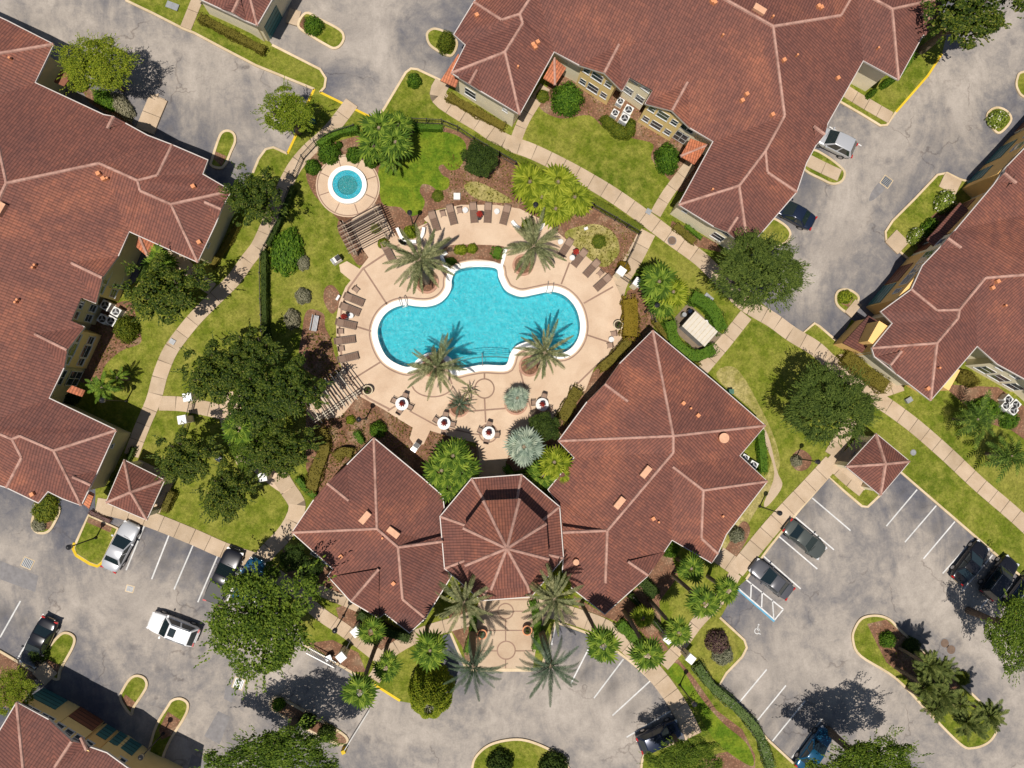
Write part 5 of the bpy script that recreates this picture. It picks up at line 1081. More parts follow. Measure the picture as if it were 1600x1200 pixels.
# ------------------------------------------------------------ gate pillars, gates, fences
def pillar(px, py, label, deg=30, z=LZ): 
    def b(t):
        V = []; F = []; box(V, F, (0, 0, 0), (.6, .6, 2.0)); link('shaft', mesh('shaft', V, F, 'stucco_cream'), t); V = []; F = []; box(V, F, (0, 0, 2.0), (.82, .82, .16), 0, .92); link('cap', mesh('cap', V, F, 'pillar_cap'), t)
    return place('pil', b, W(px, py, z), math.radians(deg), label, 'gate pillar', 'gate pillars with white caps', 'gate_pillar')
PL = [(964, 430, 'upper'), (989, 447, 'lower')]
for x, y, s in PL: pillar(x, y, f'white-capped gate pillar at the right pool gate, the {s} of the pair', -35)
for x, y, s in ((306, 621, 'upper'), (298, 655, 'lower')): pillar(x, y, f'white-capped gate pillar at the left garden gate, the {s} of the pair', 10)
for x, y, s in ((561, 977, 'upper'), (539, 1015, 'lower')): pillar(x, y, f'white-capped gate pillar at the bottom left car park gate, the {s} of the pair', 40)
for x, y, s in ((1035, 988, 'upper'), (1069, 1018, 'lower')): pillar(x, y, f'white-capped gate pillar at the bottom right gate, the {s} of the pair', -40)
for x, y, s in ((420, 742, 'left'), ): pillar(x, y, 'white-capped gate pillar under the dark trees by the left clubhouse path', 10)
def fence(pts, label, h=1.4, step=1.8, name='iron_fence', z=LZ, cat='fence', mat='dark_iron'):
    L = [W(p[0], p[1], z) for p in pts]; t = thing(name, L[0]*1.0, label, cat)
    for zz in (.25, h-.12): V, F = ribbon(L, .05, z+zz, z+zz+.05); part(t, 'rail', V, F, mat)
    V = []; F = []; VP = []
    for i in range(len(L)-1):
        d = L[i+1]-L[i]; n = max(1, round(d.length/.14))
        for k in range(n): p = L[i]+d*(k/n); box(V, F, (p.x, p.y, z+.1), (.025, .025, h-.1), math.atan2(d.y, d.x))
        n = max(1, round(d.length/step))
        for k in range(n+(i == len(L)-2)): p = L[i]+d*(k/n); v = []; f = []; box(v, f, (p.x, p.y, z), (.09, .09, h+.08)); part(t, 'post', v, f, mat)
    b = part(t, 'pickets', V, F, mat); b['kind'] = 'stuff'; return t
fence([(418, 388), (412, 402), (411, 430), (412, 470), (414, 520), (420, 560)], 'dark iron fence inside the narrow hedge left of the garden lawn'); fence([(455, 300), (440, 345), (418, 388)], 'dark iron fence beside the walk below the magnolia tree')
fence([(555, 203), (520, 214), (495, 228), (475, 250), (462, 280)], 'dark iron fence along the curved walk near the hot tub'); fence([(645, 193), (690, 195), (715, 205), (740, 222), (780, 245)], 'dark iron fence behind the vivid lawn above the pool')
fence([(780, 245), (830, 275), (880, 300), (925, 325)], 'dark iron fence running behind the bright palm clump'); fence([(925, 325), (960, 345), (997, 367), (985, 395), (972, 420)], 'dark iron fence at the corner near the right pool gate')
fence([(1000, 452), (1012, 480), (1020, 505)], 'short iron fence below the right pool gate'); fence([(558, 980), (542, 1012)], 'iron gate between the bottom left white-capped pillars', name='iron_gate', cat='gate', step=3)
fence([(1038, 992), (1066, 1015)], 'iron gate between the bottom right white-capped pillars', name='iron_gate', cat='gate', step=3); fence([(967, 433), (987, 446)], 'iron gate between the right pool gate pillars', name='iron_gate', cat='gate', step=3); fence([(305, 625), (299, 650)], 'iron gate between the left garden gate pillars', name='iron_gate', cat='gate', step=3)
fence([(297, 658), (290, 680), (283, 700)], 'iron fence below the left garden gate'); fence([(985, 928), (1010, 955), (1033, 985)], 'iron fence along the hedge between the clubhouse and the bottom right gate')
# sliding vehicle gate
t = thing('sliding_gate', W(505, 1025, 0), 'long white-railed vehicle gate lying beside the bottom left kerb', 'gate'); A = W(484, 1012, .05); B = W(526, 1034, .05); d = (B-A).normalized(); n = Vector((-d.y, d.x, 0))
for z, m in ((.2, 'white_metal'), (1.5, 'white_metal')): V, F = ribbon([A, B], .08, z, z+.08); part(t, 'rail', V, F, m)
for k in range(20): p = A.lerp(B, k/19); V = []; F = []; box(V, F, (p.x, p.y, .1), (.035, .035, 1.45)); part(t, 'bar', V, F, 'grey_metal')
V = []; F = []; p = W(516, 1023, 0); box(V, F, (p.x, p.y, 0), (.5, .4, .9), .4); tt = thing('gate_motor', p, 'grey gate motor box beside the vehicle gate', 'gate motor'); part(tt, 'cabinet', V, F, 'black_metal'); V = []; F = []; box(V, F, (p.x, p.y, .9), (.56, .46, .06), .4); part(tt, 'lid', V, F, 'grey_metal')
# barrier arm at the island
t = thing('barrier_post', W(540, 1165, 0), 'yellow barrier post at the end of the narrow shaded island', 'barrier'); V = []; F = []; p = W(539, 1168, 0); box(V, F, (p.x, p.y, 0), (.35, .35, 1.0), .4); part(t, 'cabinet', V, F, 'paint_yellow')
V = []; F = []; q = W(577, 1110, .9); tube(V, F, p+Vector((0, 0, .95)), q, .035); part(t, 'arm', V, F, 'white_metal')
# ------------------------------------------------------------ lamps
def build_lamp(t):
    h = 4.2; V = []; F = []; disc(V, F, (0, 0), .16, 0, .35, 14, .09); link('base', mesh('base', V, F, 'black_metal'), t)
    V = []; F = []; tube(V, F, (0, 0, .3), (0, 0, h), .07, .05, 10); link('pole', mesh('pole', V, F, 'black_metal'), t)
    V = []; F = []; tube(V, F, (0, 0, h), (0, 0, h+.1), .1, .2, 12); link('lantern_base', mesh('lantern_base', V, F, 'black_metal'), t); V = []; F = []; tube(V, F, (0, 0, h+.45), (0, 0, h+.6), .24, .05, 12); link('lantern_lid', mesh('lantern_lid', V, F, 'black_metal'), t)
    V = []; F = []; tube(V, F, (0, 0, h+.1), (0, 0, h+.45), .17, .22, 12); link('globe', mesh('globe', V, F, 'pot_cream'), t)
for x, y, l in ((537, 962, 'beside the walk at the left clubhouse corner'), (1187, 791, 'on the lawn right of the clubhouse'), (646, 352, 'in the bed above the top left date palm'), (572, 654, 'in the bed beside the pale pergola'), (255, 1146, 'in the mulched end of the bottom left island'), (150, 840, 'in the yellow-kerbed grass island'), (1062, 1070, 'in the vivid strip left of the lower hedge'),
                (1243, 716, 'in the mulch ring below the round oak'), (1008, 487, 'beside the gold hedge right of the pool'), (198, 626, 'in the lawn beside the left walk'), (830, 340, 'in the bed under the bright palm clump'), (1128, 705, 'never')):
    if l != 'never': place('lamp', build_lamp, W(x, y, LZ), 0, f'black lamp post standing {l}', 'lamp post', 'black lamp posts', 'lamp_post')
# ------------------------------------------------------------ air conditioners and boxes
def build_ac(t):
    V = []; F = []; box(V, F, (0, 0, .0), (.85, .85, .08)); link('pad', mesh('pad', V, F, 'kerb'), t); V = []; F = []; box(V, F, (0, 0, .08), (.78, .78, .8)); link('casing', mesh('casing', V, F, 'white_metal'), t)
    V = []; F = []; disc(V, F, (0, 0), .32, .87, .89, 24); link('fan_well', mesh('fan_well', V, F, 'black_metal'), t)
    V = []; F = []; disc(V, F, (0, 0), .1, .9, .93, 14)
    for k in range(3): a = k*2.094; box(V, F, (.16*math.cos(a), .16*math.sin(a), .9), (.24, .12, .012), a)
    link('fan', mesh('fan', V, F, 'grey_metal'), t)
    V = []; F = []
    for k in range(7): box(V, F, (0, -.396, .16+k*.1), (.7, .02, .04))
    link('louvres', mesh('louvres', V, F, 'grey_metal'), t)
ACG = 'outdoor air conditioning units'
for g, L in (('in the top courtyard', ((967, 163, 'top left'), (979, 177, 'top right'), (959, 181, 'lower left'), (973, 190, 'lower right'))), ('in the shaded left courtyard', ((172, 479, 'top left'), (188, 489, 'top right'), (167, 500, 'lower left'), (181, 503, 'lower right'))), ('beside the right apartment block', ((1566, 624, 'top'), (1577, 632, 'right'), (1562, 634, 'left'), (1573, 641, 'bottom'))),
             ('at the left wing of the clubhouse', ((496, 860, 'upper'), (511, 873, 'lower'))), ('in the right clubhouse notch', ((1160, 715, 'upper'), (1172, 726, 'lower')))):
    for x, y, s in L: place('ac', build_ac, W(x, y, LZ), math.radians(-30 if 'right' not in g or 'club' in g else 45), f'white air conditioning unit {g}, {s} of its cluster', 'air conditioner', ACG, 'air_conditioner', scale=R.choice((.85, 1, 1.05)))
t = thing('equipment_shelter', W(1086, 515, 0), 'white flat-roofed pool equipment shelter ringed by a hedge', 'equipment shelter'); rz = math.radians(-42)
c = W(1084, 517, 0); V = []; F = []; box(V, F, (c.x, c.y, LZ), (2.7, 1.7, 1.7), rz); part(t, 'casing', V, F, 'grey_metal'); V = []; F = []; box(V, F, (c.x, c.y, LZ+1.7), (2.95, 1.95, .1), rz); rpn = part(t, 'roof_panel', V, F, 'soffit')
for k in range(-3, 4): V = []; F = []; box(V, F, (c.x+k*.42*math.cos(rz), c.y+k*.42*math.sin(rz), LZ+1.8), (.04, 1.95, .035), rz); part(rpn, 'seam', V, F, 'pot_cream')
V = []; F = []; box(V, F, (c.x+.1, c.y+.1, 0), (4.6, 3.0, LZ+.05), rz); part(t, 'slab', V, F, 'joint')
for i, (dx, dy, m) in enumerate(((-1.9, .3, 'grey_metal'), (-1.7, .95, 'car_navy'), (.2, 1.2, 'white_metal'), (1.2, 1.15, 'grey_metal'))): V = []; F = []; q = (c.x+dx*math.cos(rz)-dy*math.sin(rz), c.y+dx*math.sin(rz)+dy*math.cos(rz)); disc(V, F, q, .22, LZ+.05, .95, 14); part(t, 'filter_tank', V, F, m)
def utility(px, py, s, label, mat, deg=0, z=LZ):
    t = thing('utility_box', W(px, py, 0), label, 'utility box'); c = W(px, py, z); V = []; F = []; box(V, F, (c.x, c.y, z), s, math.radians(deg)); part(t, 'casing', V, F, mat); V = []; F = []; box(V, F, (c.x, c.y, z+s[2]), (s[0]*1.06, s[1]*1.06, .04), math.radians(deg)); part(t, 'lid', V, F, mat)
utility(487, 190, (.8, .7, .7), 'green transformer box beside the yellow-kerbed tree', 'green_plastic', 20); utility(1106, 466, (.9, .6, .12), 'pale flat utility lid in the grass below the big oak', 'grey_metal', -40); utility(1013, 331, (.5, .5, .1), 'small dark valve box beside the walk corner', 'grey_metal', -30)
utility(270, 534, (.5, .45, .12), 'small grey valve box beside the curving left walk', 'grey_metal', -30); utility(1418, 625, (.6, .45, .3), 'small grey-green box in the grass below the right apartment block', 'grey_metal', 30); utility(714, 308, (.6, .6, .3), 'white square box above the lounger row', 'white_metal', 0); utility(1139, 612, (.45, .45, .7), 'green bin against the right clubhouse wing', 'green_plastic')
utility(270, 10, (1.1, .6, .1), 'flat grey lid in the top left grass strip', 'grey_metal', -20); utility(915, 358, (.35, .25, .25), 'small white speaker rock in the bed right of the pool', 'white_metal', 20); utility(529, 466, (.5, .2, .4), 'small white sign board in the left mulch patch', 'white_metal', 60); utility(345, 717, (.6, .4, .5), 'white bench under the dark garden trees', 'white_metal', -30)
def bench_(px, py, deg, label):
    t = thing('garden_bench', W(px, py, LZ), label, 'bench', rz=math.radians(deg))
    for k in range(4): V = []; F = []; box(V, F, (0, -.18+k*.12, .42), (1.5, .09, .03)); link('slat', mesh('slat', V, F, 'grey_metal'), t)
    V = []; F = []; box(V, F, (0, .3, .45), (1.5, .05, .45)); link('backrest', mesh('backrest', V, F, 'grey_metal'), t)
    for s in (-.6, .6): V = []; F = []; box(V, F, (s, 0, 0), (.08, .5, .42)); link('leg', mesh('leg', V, F, 'black_metal'), t)
bench_(494, 506, 80, 'dark metal bench on the bare patch left of the pool')
# ------------------------------------------------------------ vegetation generators
def leafquad(V, F, p, nrm, ax, l, wd):
    ax = (ax-nrm*ax.dot(nrm)); ax = ax.normalized() if ax.length > 1e-4 else nrm.orthogonal().normalized(); s = nrm.cross(ax)
    k = len(V); V += [p-ax*l*.5, p+s*wd*.5+nrm*l*.06, p+ax*l*.5, p-s*wd*.5+nrm*l*.06]; F.append([k, k+1, k+2, k+3])
def rv(r): return Vector((r.gauss(0, 1), r.gauss(0, 1), r.gauss(0, 1))).normalized()
def crown(name, seed, mat, nclump=85, per=110, leaf=.05, wide=.6, cr=(.15, .27), out=.0, rag=.16, zs=.72, holes=.0, sprig=0):
    r = random.Random(seed); V = []; F = []
    lob = [(r.uniform(0, 6.28), r.uniform(.6, 1.4)*rag) for _ in range(7)]
    for c in range(nclump):
        a = r.uniform(0, 6.28); el = math.asin(r.uniform(-.25, 1)); q = Vector((math.cos(a)*math.cos(el), math.sin(a)*math.cos(el), math.sin(el)*zs))
        m = 1+sum(am*math.sin((i+2)*a+ph) for i, (ph, am) in enumerate(lob))*.45
        rad = r.uniform(*cr); ctr = q*(1-rad)*m*r.uniform(.82, 1.02)
        for k in range(per):
            d = rv(r)
            if d.dot(q) < -.2: d = -d
            d.z = abs(d.z)*.9 if r.random() < .7 else d.z
            p = ctr+Vector((d.x, d.y, d.z*.75))*rad*r.uniform(.72, 1.08)
            nn = (d*.8+Vector((0, 0, .55))+rv(r)*.55).normalized()
            ax = rv(r) if out == 0 else (Vector((q.x, q.y, -.15))*out+rv(r)*(1-out))
            leafquad(V, F, p, nn, ax, leaf*r.uniform(.7, 1.35), leaf*wide*r.uniform(.8, 1.2))
    for k in range(sprig):                                              # twigs that stick out of the outline
        a = r.uniform(0, 6.28); m = 1+sum(am*math.sin((i+2)*a+ph) for i, (ph, am) in enumerate(lob))*.45; d = Vector((math.cos(a), math.sin(a), r.uniform(-.1, .35)))
        for j in range(9): p = d*m*(.86+.03*j)+rv(r)*.025; leafquad(V, F, p, (Vector((0, 0, 1))+rv(r)*.4).normalized(), d+rv(r)*.3, leaf*1.15, leaf*wide)
    for k in range(1400):                                               # leaves inside the crown
        p = rv(r)*r.uniform(.2, .8); p.z = p.z*zs*.8
        leafquad(V, F, p, (Vector((0, 0, 1))+rv(r)).normalized(), rv(r), leaf*1.7, leaf*1.3)
    return mesh(name, V, F, mat)
CR = {'oak': [crown('crown', 1, 'leaf_oak', 95, 120, .05, .6, rag=.2, sprig=50), crown('crown', 2, 'leaf_oak', 80, 130, .052, .6, rag=.24, sprig=60)],
      'bright': [crown('crown', 3, 'leaf_bright', 85, 130, .055, .45, out=.5, rag=.14, sprig=70), crown('crown', 4, 'leaf_bright', 75, 110, .06, .5, rag=.15, sprig=40)],
      'spray': [crown('crown', 5, 'leaf_spray', 130, 130, .062, .3, cr=(.10, .2), out=.65, rag=.06, sprig=150), crown('crown', 6, 'leaf_spray', 130, 130, .062, .3, cr=(.10, .2), out=.65, rag=.07, sprig=150)],
      'magnolia': [crown('crown', 7, 'leaf_magnolia', 72, 95, .06, .62, cr=(.10, .19), rag=.2, sprig=40), crown('crown', 8, 'leaf_magnolia', 64, 100, .066, .6, cr=(.11, .2), rag=.24, sprig=40)],
      'dark': [crown('crown', 9, 'leaf_dark', 70, 100, .08, .55, cr=(.16, .3), rag=.12)]}
def trunk_mesh(seed, h, r0):
    r = random.Random(seed); V = []; F = []; tube(V, F, (0, 0, 0), (0, 0, h*.55), r0, r0*.7, 10)
    for k in range(6):
        a = k*1.05+r.random(); e = Vector((math.cos(a)*h*.2, math.sin(a)*h*.2, h*r.uniform(.8, .98))); tube(V, F, (0, 0, h*r.uniform(.4, .53)), e, r0*.45, r0*.15, 7)
        tube(V, F, e*.7+Vector((0, 0, h*.14)), e*1.1+Vector((0, 0, h*.05)), r0*.2, r0*.08, 5)
    return mesh('trunk', V, F, 'bark')
TR = trunk_mesh(1, 1, .055)
def tree(px, py, rpx, kind, label, zc, ry=None, cat='tree', group=None, zr=.7, rot=None):
    c = W(px, py, zc); k = PX*(H-zc)/H; rx = rpx*k; ry = (ry or rpx)*k
    t = thing(kind_name.get(kind, 'tree'), (c.x, c.y, 0), label, cat, group)
    link('trunk', TR, t, (0, 0, 0), (0, 0, R.random()*6), (zc+.6,)*3)
    a = R.random()*6.28 if ry == rx and rot is None else (rot or 0)
    link('crown', R.choice(CR[kind]), t, (0, 0, zc), (0, 0, a), (rx, ry, (rx+ry)/2*zr))
    return t
kind_name = {'oak': 'oak_tree', 'bright': 'broadleaf_tree', 'spray': 'live_oak_tree', 'magnolia': 'magnolia_tree', 'dark': 'round_tree'}
TREES = [(150, 101, 52, 'bright', 'bright green spreading tree beside the top left apartment block', 5.0, 46), (448, 174, 42, 'bright', 'yellow-green round tree at the corner of the upper left parking area', 5.0, 38),
         (1187, 425, 74, 'spray', 'large feathery oak overhanging the walk below the top apartment block', 6.0, 58), (1298, 634, 74, 'spray', 'large round feathery oak between the clubhouse lawn and the right pavilion', 6.0, 60),
         (404, 975, 82, 'oak', 'big bright-leaved oak overhanging the road at the bottom left', 7.0, 86), (398, 308, 44, 'magnolia', 'dark magnolia beside the curving walk near the hot tub', 5.5, 44), (258, 455, 60, 'magnolia', 'dark magnolia in front of the left apartment courtyard', 6.0, 50),
         (338, 584, 50, 'magnolia', 'dark magnolia at the left of the garden grove', 6.5, 46), (392, 552, 46, 'magnolia', 'dark magnolia at the top of the garden grove', 6.5, 38), (446, 610, 52, 'magnolia', 'dark magnolia at the right of the garden grove beside the pergola', 6.5, 52), (400, 620, 52, 'magnolia', 'dark magnolia in the middle of the garden grove', 6.8, 50),
         (440, 704, 50, 'magnolia', 'dark magnolia left of the clubhouse wing', 6.0, 42), (290, 716, 45, 'magnolia', 'dark magnolia beside the left pavilion', 6.0, 40), (354, 770, 40, 'magnolia', 'dark magnolia on the lawn above the left parking row', 5.5, 46), (390, 700, 34, 'oak', 'green-leaved tree low in the middle of the garden grove', 4.5, 40),
         (1512, 22, 78, 'magnolia', 'dark glossy tree at the top right behind the apartment block', 7.0, 56), (1590, 985, 46, 'oak', 'oak at the right edge hanging over the parked cars', 6.5, 72), (1355, 1196, 84, 'oak', 'big oak at the bottom edge beside the blue car', 7.0, 50), (432, 1182, 90, 'oak', 'dark big oak at the bottom edge left of centre', 7.0, 50),
         (1072, 1182, 56, 'oak', 'tree at the bottom edge right of the parked black car', 5.0, 34), (750, 250, 29, 'dark', 'dark rounded small tree beside the vivid lawn', 2.5, 29), (849, 668, 26, 'dark', 'dark rounded small tree between the silvery palm and the clubhouse', 2.6, 26), (20, 1080, 30, 'bright', 'leafy small tree at the left edge above the bottom left block', 3.0, 36),
         (460, 872, 22, 'dark', 'dark small tree against the left clubhouse wing, upper one', 2.6, 22), (486, 888, 20, 'dark', 'dark small tree against the left clubhouse wing, lower one', 2.4, 18), (425, 893, 15, 'oak', 'small leafy tree beside the walk at the end of the left parking row', 3.0, 17)]
for a in TREES:
    x, y, r_, k, lb, zc = a[:6]; tree(x, y, r_, k, lb, zc, a[6] if len(a) > 6 else None, zr={'dark': .85, 'magnolia': .8}.get(k, .62))
# cypress-like cone tree, leaning away from the lens only by perspective
V = []; F = []; r = random.Random(3)
for k in range(9000):
    a = r.uniform(0, 6.28); u = r.random()**.8; rad = math.sin(min(1, (1-u)*1.25+.12)*math.pi*.5)**.8*(1+.06*math.sin(9*a)); p = Vector((math.cos(a)*rad*r.uniform(.85, 1.04), math.sin(a)*rad*r.uniform(.85, 1.04), .08+u*.92)); leafquad(V, F, Vector((p.x*1.95, p.y*1.95, p.z*6.6)), (Vector((p.x, p.y, .9))+rv(r)*.4).normalized(), Vector((p.x, p.y, .5))+rv(r)*.3, .3, .10)
b = W(676, 1062, 0); t = thing('conical_tree', b, 'dense egg-shaped conifer at the edge of the road below the clubhouse', 'conifer'); link('crown', mesh('crown', V, F, 'leaf_bright'), t, (0, 0, .2)); V = []; F = []; tube(V, F, (0, 0, 0), (0, 0, 5), .16, .05); link('trunk', mesh('trunk', V, F, 'bark'), t)
V = []; F = []; tube(V, F, (0, 0, .3), (0, 0, 4.6), 1.1, .45, 14); link('inner_foliage', mesh('inner_foliage', V, F, 'leaf_dark'), t)
# ---- palms
def frond(seed, L=3.2, nl=26, lw=.075, ll=.55, droop=1.1, mat='palm_date', rise=.55):
    r = random.Random(seed); V = []; F = []
    def c(t): return Vector((L*t*(1-.12*t), 0, L*(rise*t-droop*.62*t*t)))
    for i in range(8):
        a, b = c(i/8), c((i+1)/8); w0 = .05*(1-i/9); k = len(V); V += [a+Vector((0, w0, 0)), a-Vector((0, w0, 0)), b-Vector((0, w0*.8, 0)), b+Vector((0, w0*.8, 0))]; F.append([k, k+1, k+2, k+3])
    for i in range(nl):
        t = .12+.88*i/(nl-1); p = c(t); T = (c(min(1, t+.02))-c(t-.02)).normalized(); l = ll*(math.sin(math.pi*min(1, .25+t*.72))**.6)*r.uniform(.85, 1.1)
        for s in (-1, 1):
            d = (T*.75+Vector((0, s, 0))*.75+Vector((0, 0, .18-.25*r.random()))).normalized(); q = T*lw; k = len(V)
            V += [p-q*.5, p+q*.5, p+d*l*.6+q*.45, p+d*l, p+d*l*.6-q*.55]; F.append([k, k+1, k+2, k+3, k+4])
    return mesh('frond', V, F, mat)
def fan(seed, R_=.8, pet=.8, n=15, mat='palm_green', sag=.35, cut=.5, spread=2.3):
    r = random.Random(seed); V = []; F = []; k = 0
    V += [Vector((0, .02, 0)), Vector((0, -.02, 0)), Vector((pet, -.015, .25*pet)), Vector((pet, .015, .25*pet))]; F.append([0, 1, 2, 3]); o = Vector((pet, 0, .25*pet))
    for i in range(n):
        a = -spread+2*spread*i/(n-1); dl = R_*(1-.22*abs(a)/spread)*r.uniform(.88, 1.08); h = spread/(n-1)*1.02; b = len(V)
        def P(rr, aa, up=0): return o+Vector((rr*math.cos(aa), rr*math.sin(aa), up-sag*(rr/R_)**2*R_))
        V += [o, P(dl*cut, a-h, -.02), P(dl*.75, a-h*.45), P(dl, a, -.04*R_), P(dl*.75, a+h*.45), P(dl*cut, a+h, -.02), P(dl*cut, a, .045)]
        F += [[b, b+1, b+6], [b, b+6, b+5], [b+1, b+2, b+3, b+6], [b+6, b+3, b+4, b+5]]
    return mesh('frond', V, F, mat)
FR = {'date': [frond(i, 3.85, 36, .07, .37, d, 'palm_date', rs) for i, (d, rs) in enumerate(((.9, .5), (1.25, .55), (.6, .7)))], 'teal': [frond(20+i, 3.8, 36, .055, .4, d, 'palm_teal', rs) for i, (d, rs) in enumerate(((1.0, .5), (1.2, .55), (.5, .8)))],
      'spiky': [frond(40+i, 2.5, 9, .15, .6, d, 'palm_spiky', rs) for i, (d, rs) in enumerate(((1.0, .5), (1.2, .5), (.5, .9)))], 'bushy': [frond(60+i, 2.3, 34, .05, .42, d, 'palm_green', rs) for i, (d, rs) in enumerate(((.9, .6), (1.3, .7), (.5, 1.0)))],
      'fluffy': [frond(80+i, 2.0, 30, .055, .5, d, 'palm_olive', rs) for i, (d, rs) in enumerate(((.9, .7), (1.4, .7), (.4, 1.0)))], 'fan': [fan(i, 1.05, .85, 13, 'palm_green', s) for i, s in enumerate((.3, .55, .1))], 'yellow': [fan(10+i, 1.1, .8, 14, 'palm_yellow', s) for i, s in enumerate((.3, .5, .1))], 'silver': [fan(20+i, 1.0, .75, 19, 'palm_silver', s, .6, 2.6) for i, s in enumerate((.2, .4, .05))]}
def ptrunk(h, r0, r1, lean=(0, 0)):
    V = []; F = []; n = 8
    for i in range(n): a, b = i/n, (i+1)/n; tube(V, F, (lean[0]*a*a, lean[1]*a*a, h*a), (lean[0]*b*b, lean[1]*b*b, h*b), r0+(r1-r0)*a+.015, r0+(r1-r0)*b, 10, i == n-1)
    return mesh('trunk', V, F, 'palm_bark')
def palm(px, py, h, kind, n, scale, label, base=None, tr=(.24, .17), group=None, name='palm_tree', el=(-.25, 1.25), cat='palm'):
    top = W(px, py, h); bs = W(*base) if base else Vector((top.x, top.y, 0)); lean = (top.x-bs.x, top.y-bs.y)
    t = thing(name, (bs.x, bs.y, 0), label, cat, group); link('trunk', ptrunk(h, *tr, lean), t)
    V = []; F = []; disc(V, F, (0, 0), tr[1]*1.6, -.5, .15, 10, tr[1]*.8); link('crown_boss', mesh('crown_boss', V, F, 'palm_bark'), t, (*lean, h))
    g = 2.39996
    if kind in ('fan', 'yellow'): n = int(n*(.78 if kind == 'fan' else 1)); scale *= .95
    for i in range(n):
        u = (i+.5)/n; e = el[1]+(el[0]-el[1])*u**.75; s = scale*(.66+.34*min(1, u*2.2))*R.uniform(.8, 1.15)
        link('frond', R.choice(FR[kind]), t, (*lean, h), (R.uniform(-.25, .25), -(e-.35)+R.uniform(-.12, .12), i*g+R.uniform(-.3, .3)), s)
    return t
DG = 'date palms round the pool and the entry'
palm(656, 406, 5.5, 'date', 38, .92, 'date palm with grey-green fronds at the top left of the pool', (667, 441), (.34, .28), DG, 'date_palm'); palm(834, 385, 5.5, 'date', 36, .86, 'date palm with grey-green fronds at the top right of the pool', (817, 415), (.34, .28), DG, 'date_palm')
palm(681, 574, 5.5, 'date', 33, .84, 'date palm hanging over the bottom left bay of the pool', (680, 574), (.34, .28), DG, 'date_palm'); palm(851, 551, 5.0, 'date', 32, .80, 'date palm hanging over the bottom right bay of the pool', (827, 572), (.34, .28), DG, 'date_palm')
palm(725, 941, 7.2, 'date', 36, .80, 'tall date palm at the left eave of the octagon hall entry', (726, 925), (.34, .28), DG, 'date_palm'); palm(866, 935, 7.2, 'date', 36, .82, 'tall date palm at the right eave of the octagon hall entry', (858, 918), (.34, .28), DG, 'date_palm')
palm(740, 1041, 8.0, 'teal', 34, .80, 'tall green date palm at the lower left corner of the entry plaza', (738, 988), (.34, .26), DG, 'date_palm'); palm(860, 1040, 8.0, 'teal', 34, .84, 'tall green date palm at the lower right corner of the entry plaza', (846, 988), (.34, .26), DG, 'date_palm')
FG = 'fan palms with green leaves'
